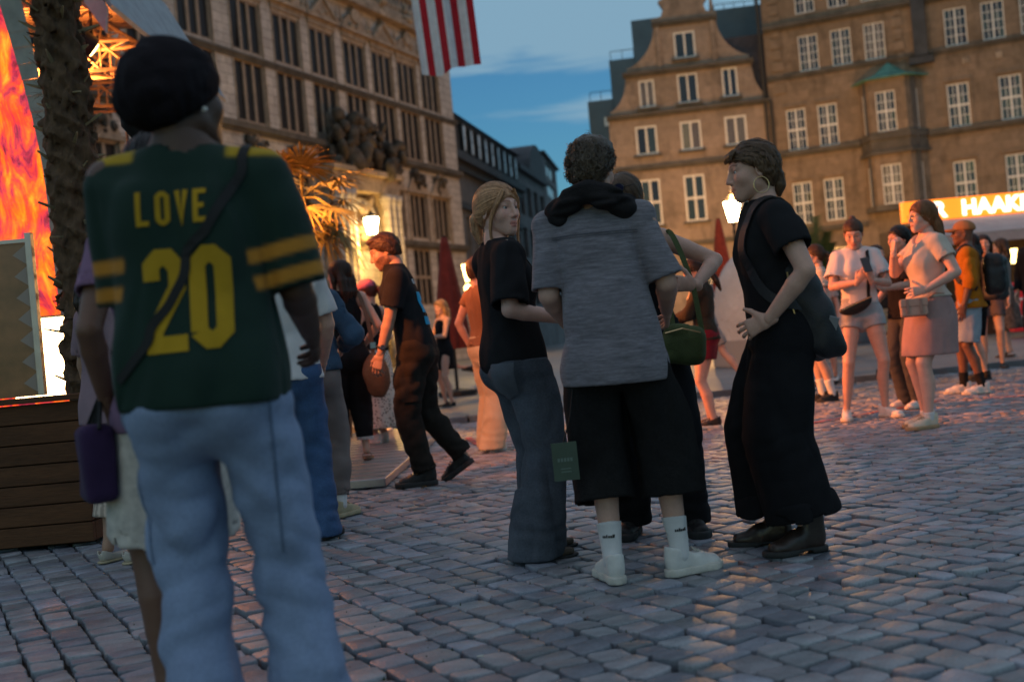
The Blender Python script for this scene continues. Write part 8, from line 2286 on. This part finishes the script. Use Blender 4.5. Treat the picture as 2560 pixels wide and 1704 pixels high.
# --- man in mustard hoodie with cap and backpack
b9 = Person((4.78, 11.85), R(70), 1.80, 'man in mustard hoodie, cap and pale denim shorts with one hand in his pocket', sex=1, vox=0.0115, headvox=0.006, feet={'R': (0.12, 0.12, R(10)), 'L': (-0.10, -0.05, R(14))}, hands={'L': dict(at=(-0.22, 0.06, 0.93), pole=(-.3, -.9, 0), pose='flat', f=(0.1, 0.3, -0.9)), 'R': dict(at=(0.22, 0.1, 0.95))}, head=(R(0), R(4), 0), skin='brown', beard=((0.4, 0.35, 0.33), 0.4))
b9.make_body(); b9.top(cloth('mustard', (0.42, 0.15, 0.012), noise=(6, 0.12)), hem=0.86, ease=0.032, sleeve=1.35, sl_r=(0.085, 0.062), name='hoodie', vox=0.0115, fold=(0.024, (9, 9, 9)))
b9.pants(cloth('pale_blue_denim', (0.28, 0.34, 0.40), noise=(5, 0.15)), [(0, .085, .1), (.15, .105, .115), (.3, .112, .12), (.5, .115, .122), (.6, .115, .122)], waist=1.02, hem=0.47, name='denim_shorts', vox=0.0115, fold=(0.016, (9, 9, 7))); b9.sock(cloth('black_sock', (0.02, 0.02, 0.02)), 0.84); b9.shoes('sneaker', M_wshoe, M_wsole, 1.06)
hat(b9, 'cap', lambda Q: capf(Q * vec(1, -1, 1)) if False else capf(Q), cloth('tan_cap', (0.33, 0.16, 0.07)), (-0.12, -0.15, -0.01), (0.12, 0.21, 0.16), 0.008)
glasses(b9, M_bshoe, sun=True)
b9b = thing_at(b9, 'backpack', 'dark backpack worn by the man in the mustard hoodie', 'backpack')
sdf_obj('pack_body', lambda P: rbox(P, (0, -0.26, 1.22), (0.15, 0.1, 0.22), 0.07) + 0.012 * folds(P, (9, 9, 9), 2), (-0.22, -0.42, 0.95), (0.22, -0.1, 1.5), 0.013, M_bp, b9b)
for sg in (-1, 1): band([(sg * 0.1, -0.18, 1.38), (sg * 0.12, -0.02, 1.50), (sg * 0.12, 0.1, 1.38), (sg * 0.14, 0.1, 1.2), (sg * 0.17, -0.08, 1.08)], 0.05, 0.008, b9.sdfs['hoodie'], 0.008, 30).build('shoulder_strap', M_bp, b9b)
# --- people at the right edge
c1 = Person((5.55, 13.6), R(40), 1.76, 'person with dark hair and black backpack right of the mustard hoodie', vox=0.014, headvox=CH, skin='light')
c1.make_body(); c1.top(M_blk2, hem=0.86, ease=0.035, sleeve=0.9, name='t_shirt', vox=0.014); c1.pants(M_blk2, SHRT, hem=0.45, name='shorts', vox=0.014); c1.shoes('sneaker', M_bshoe, M_bsole); hair(c1, (0.02, 0.012, 0.01), 'down', n=120, h=0.008, vol=0.014, locks=longhair(0.12), low=LOWD)
c1b = thing_at(c1, 'backpack', 'tall black backpack at the right edge of the crowd', 'backpack')
sdf_obj('pack_body', lambda P: rbox(P, (0, -0.27, 1.2), (0.17, 0.11, 0.26), 0.07) + 0.014 * folds(P, (8, 8, 8), 2), (-0.26, -0.44, 0.88), (0.26, -0.08, 1.52), 0.015, M_bp, c1b)
for sg in (-1, 1): band([(sg * 0.1, -0.18, 1.38), (sg * 0.12, -0.02, 1.48), (sg * 0.12, 0.1, 1.38), (sg * 0.16, -0.05, 1.1)], 0.05, 0.008, None, n=20).build('shoulder_strap', M_bp, c1b)
c2 = Person((7.35, 16.9), R(60), 1.76, 'woman in speckled brown skirt and sandals at the right edge', vox=0.015, headvox=0.009, z0=KH, skin='light')
c2.make_body(); c2.top(cloth('grey_vest', (0.2, 0.17, 0.16)), hem=0.98, ease=0.02, sleeve=0.4, name='top', vox=0.015); c2.skirt(mat('speckled', (0.13, 0.085, 0.07), 0.9, noise=(14, 0.6), noise2=(40, 0.4)), [(0.40, .22, .2, .21), (0.7, .2, .16, .18), (0.93, .18, .12, .14), (1.05, .14, .1, .1)], vox=0.015, fold=(0.025, (8, 8, 1))); c2.shoes('sandal', M_brownL, M_brownL); hair(c2, BR, 'down', n=100, h=0.009, locks=longhair(0.2), low=LOWD)
c3 = Person((7.05, 15.2), R(120), 1.80, 'person in long dark coat at the far right edge', sex=1, vox=0.015, headvox=0.009, z0=KH)
c3.make_body(); c3.top(M_blk2, hem=0.75, ease=0.045, sleeve=1.9, sl_r=(0.085, 0.06), name='coat', vox=0.015); c3.pants(cloth('navy', (0.02, 0.022, 0.03)), STRT, hemz=0.03, vox=0.015); c3.shoes('sneaker', M_bshoe, M_bsole); hair(c3, DK, 'short', n=80, h=0.009)
# ================================================================== small things dropped on the setts
M_butt = mat('cigarette_paper', (0.6, 0.55, 0.48), 0.8); M_leafl = mat('dry_leaf', (0.12, 0.06, 0.02), 0.8)
for i, (x, y, a, lb) in enumerate(((-1.35, 4.1, 0.5, 'thin white straw lying on the setts left of the jeans'), (2.02, 6.9, 1.2, 'small white paper scrap on the setts right of the black boots'), (0.9, 3.7, 2.2, 'cigarette end on the setts below the white sneakers'), (-0.2, 3.6, 0.2, 'cigarette end on the setts beside the light jeans'))):
    e = empty('litter', (x, y, 0.007), a); tag(e, lb, 'litter')
    if i == 0: MB().tube([(0, 0, 0), (0.03, 0.004, 0.003), (0.05, 0.02, 0.012), (0.055, 0.04, 0.02)], 0.003, 6).build('straw', M_butt, e)
    elif i == 1: MB().poly([(0, 0, 0), (0.05, 0.005, 0.006), (0.045, 0.035, 0.0), (0.005, 0.03, 0.008)]).poly([(0, 0, 0.001), (0.02, -0.02, 0.012), (0.05, 0.005, 0.007)]).build('scrap', M_butt, e)
    else: MB().tube([(0, 0, 0), (0.022, 0, 0)], 0.0035, 8).build('butt', M_butt, e)
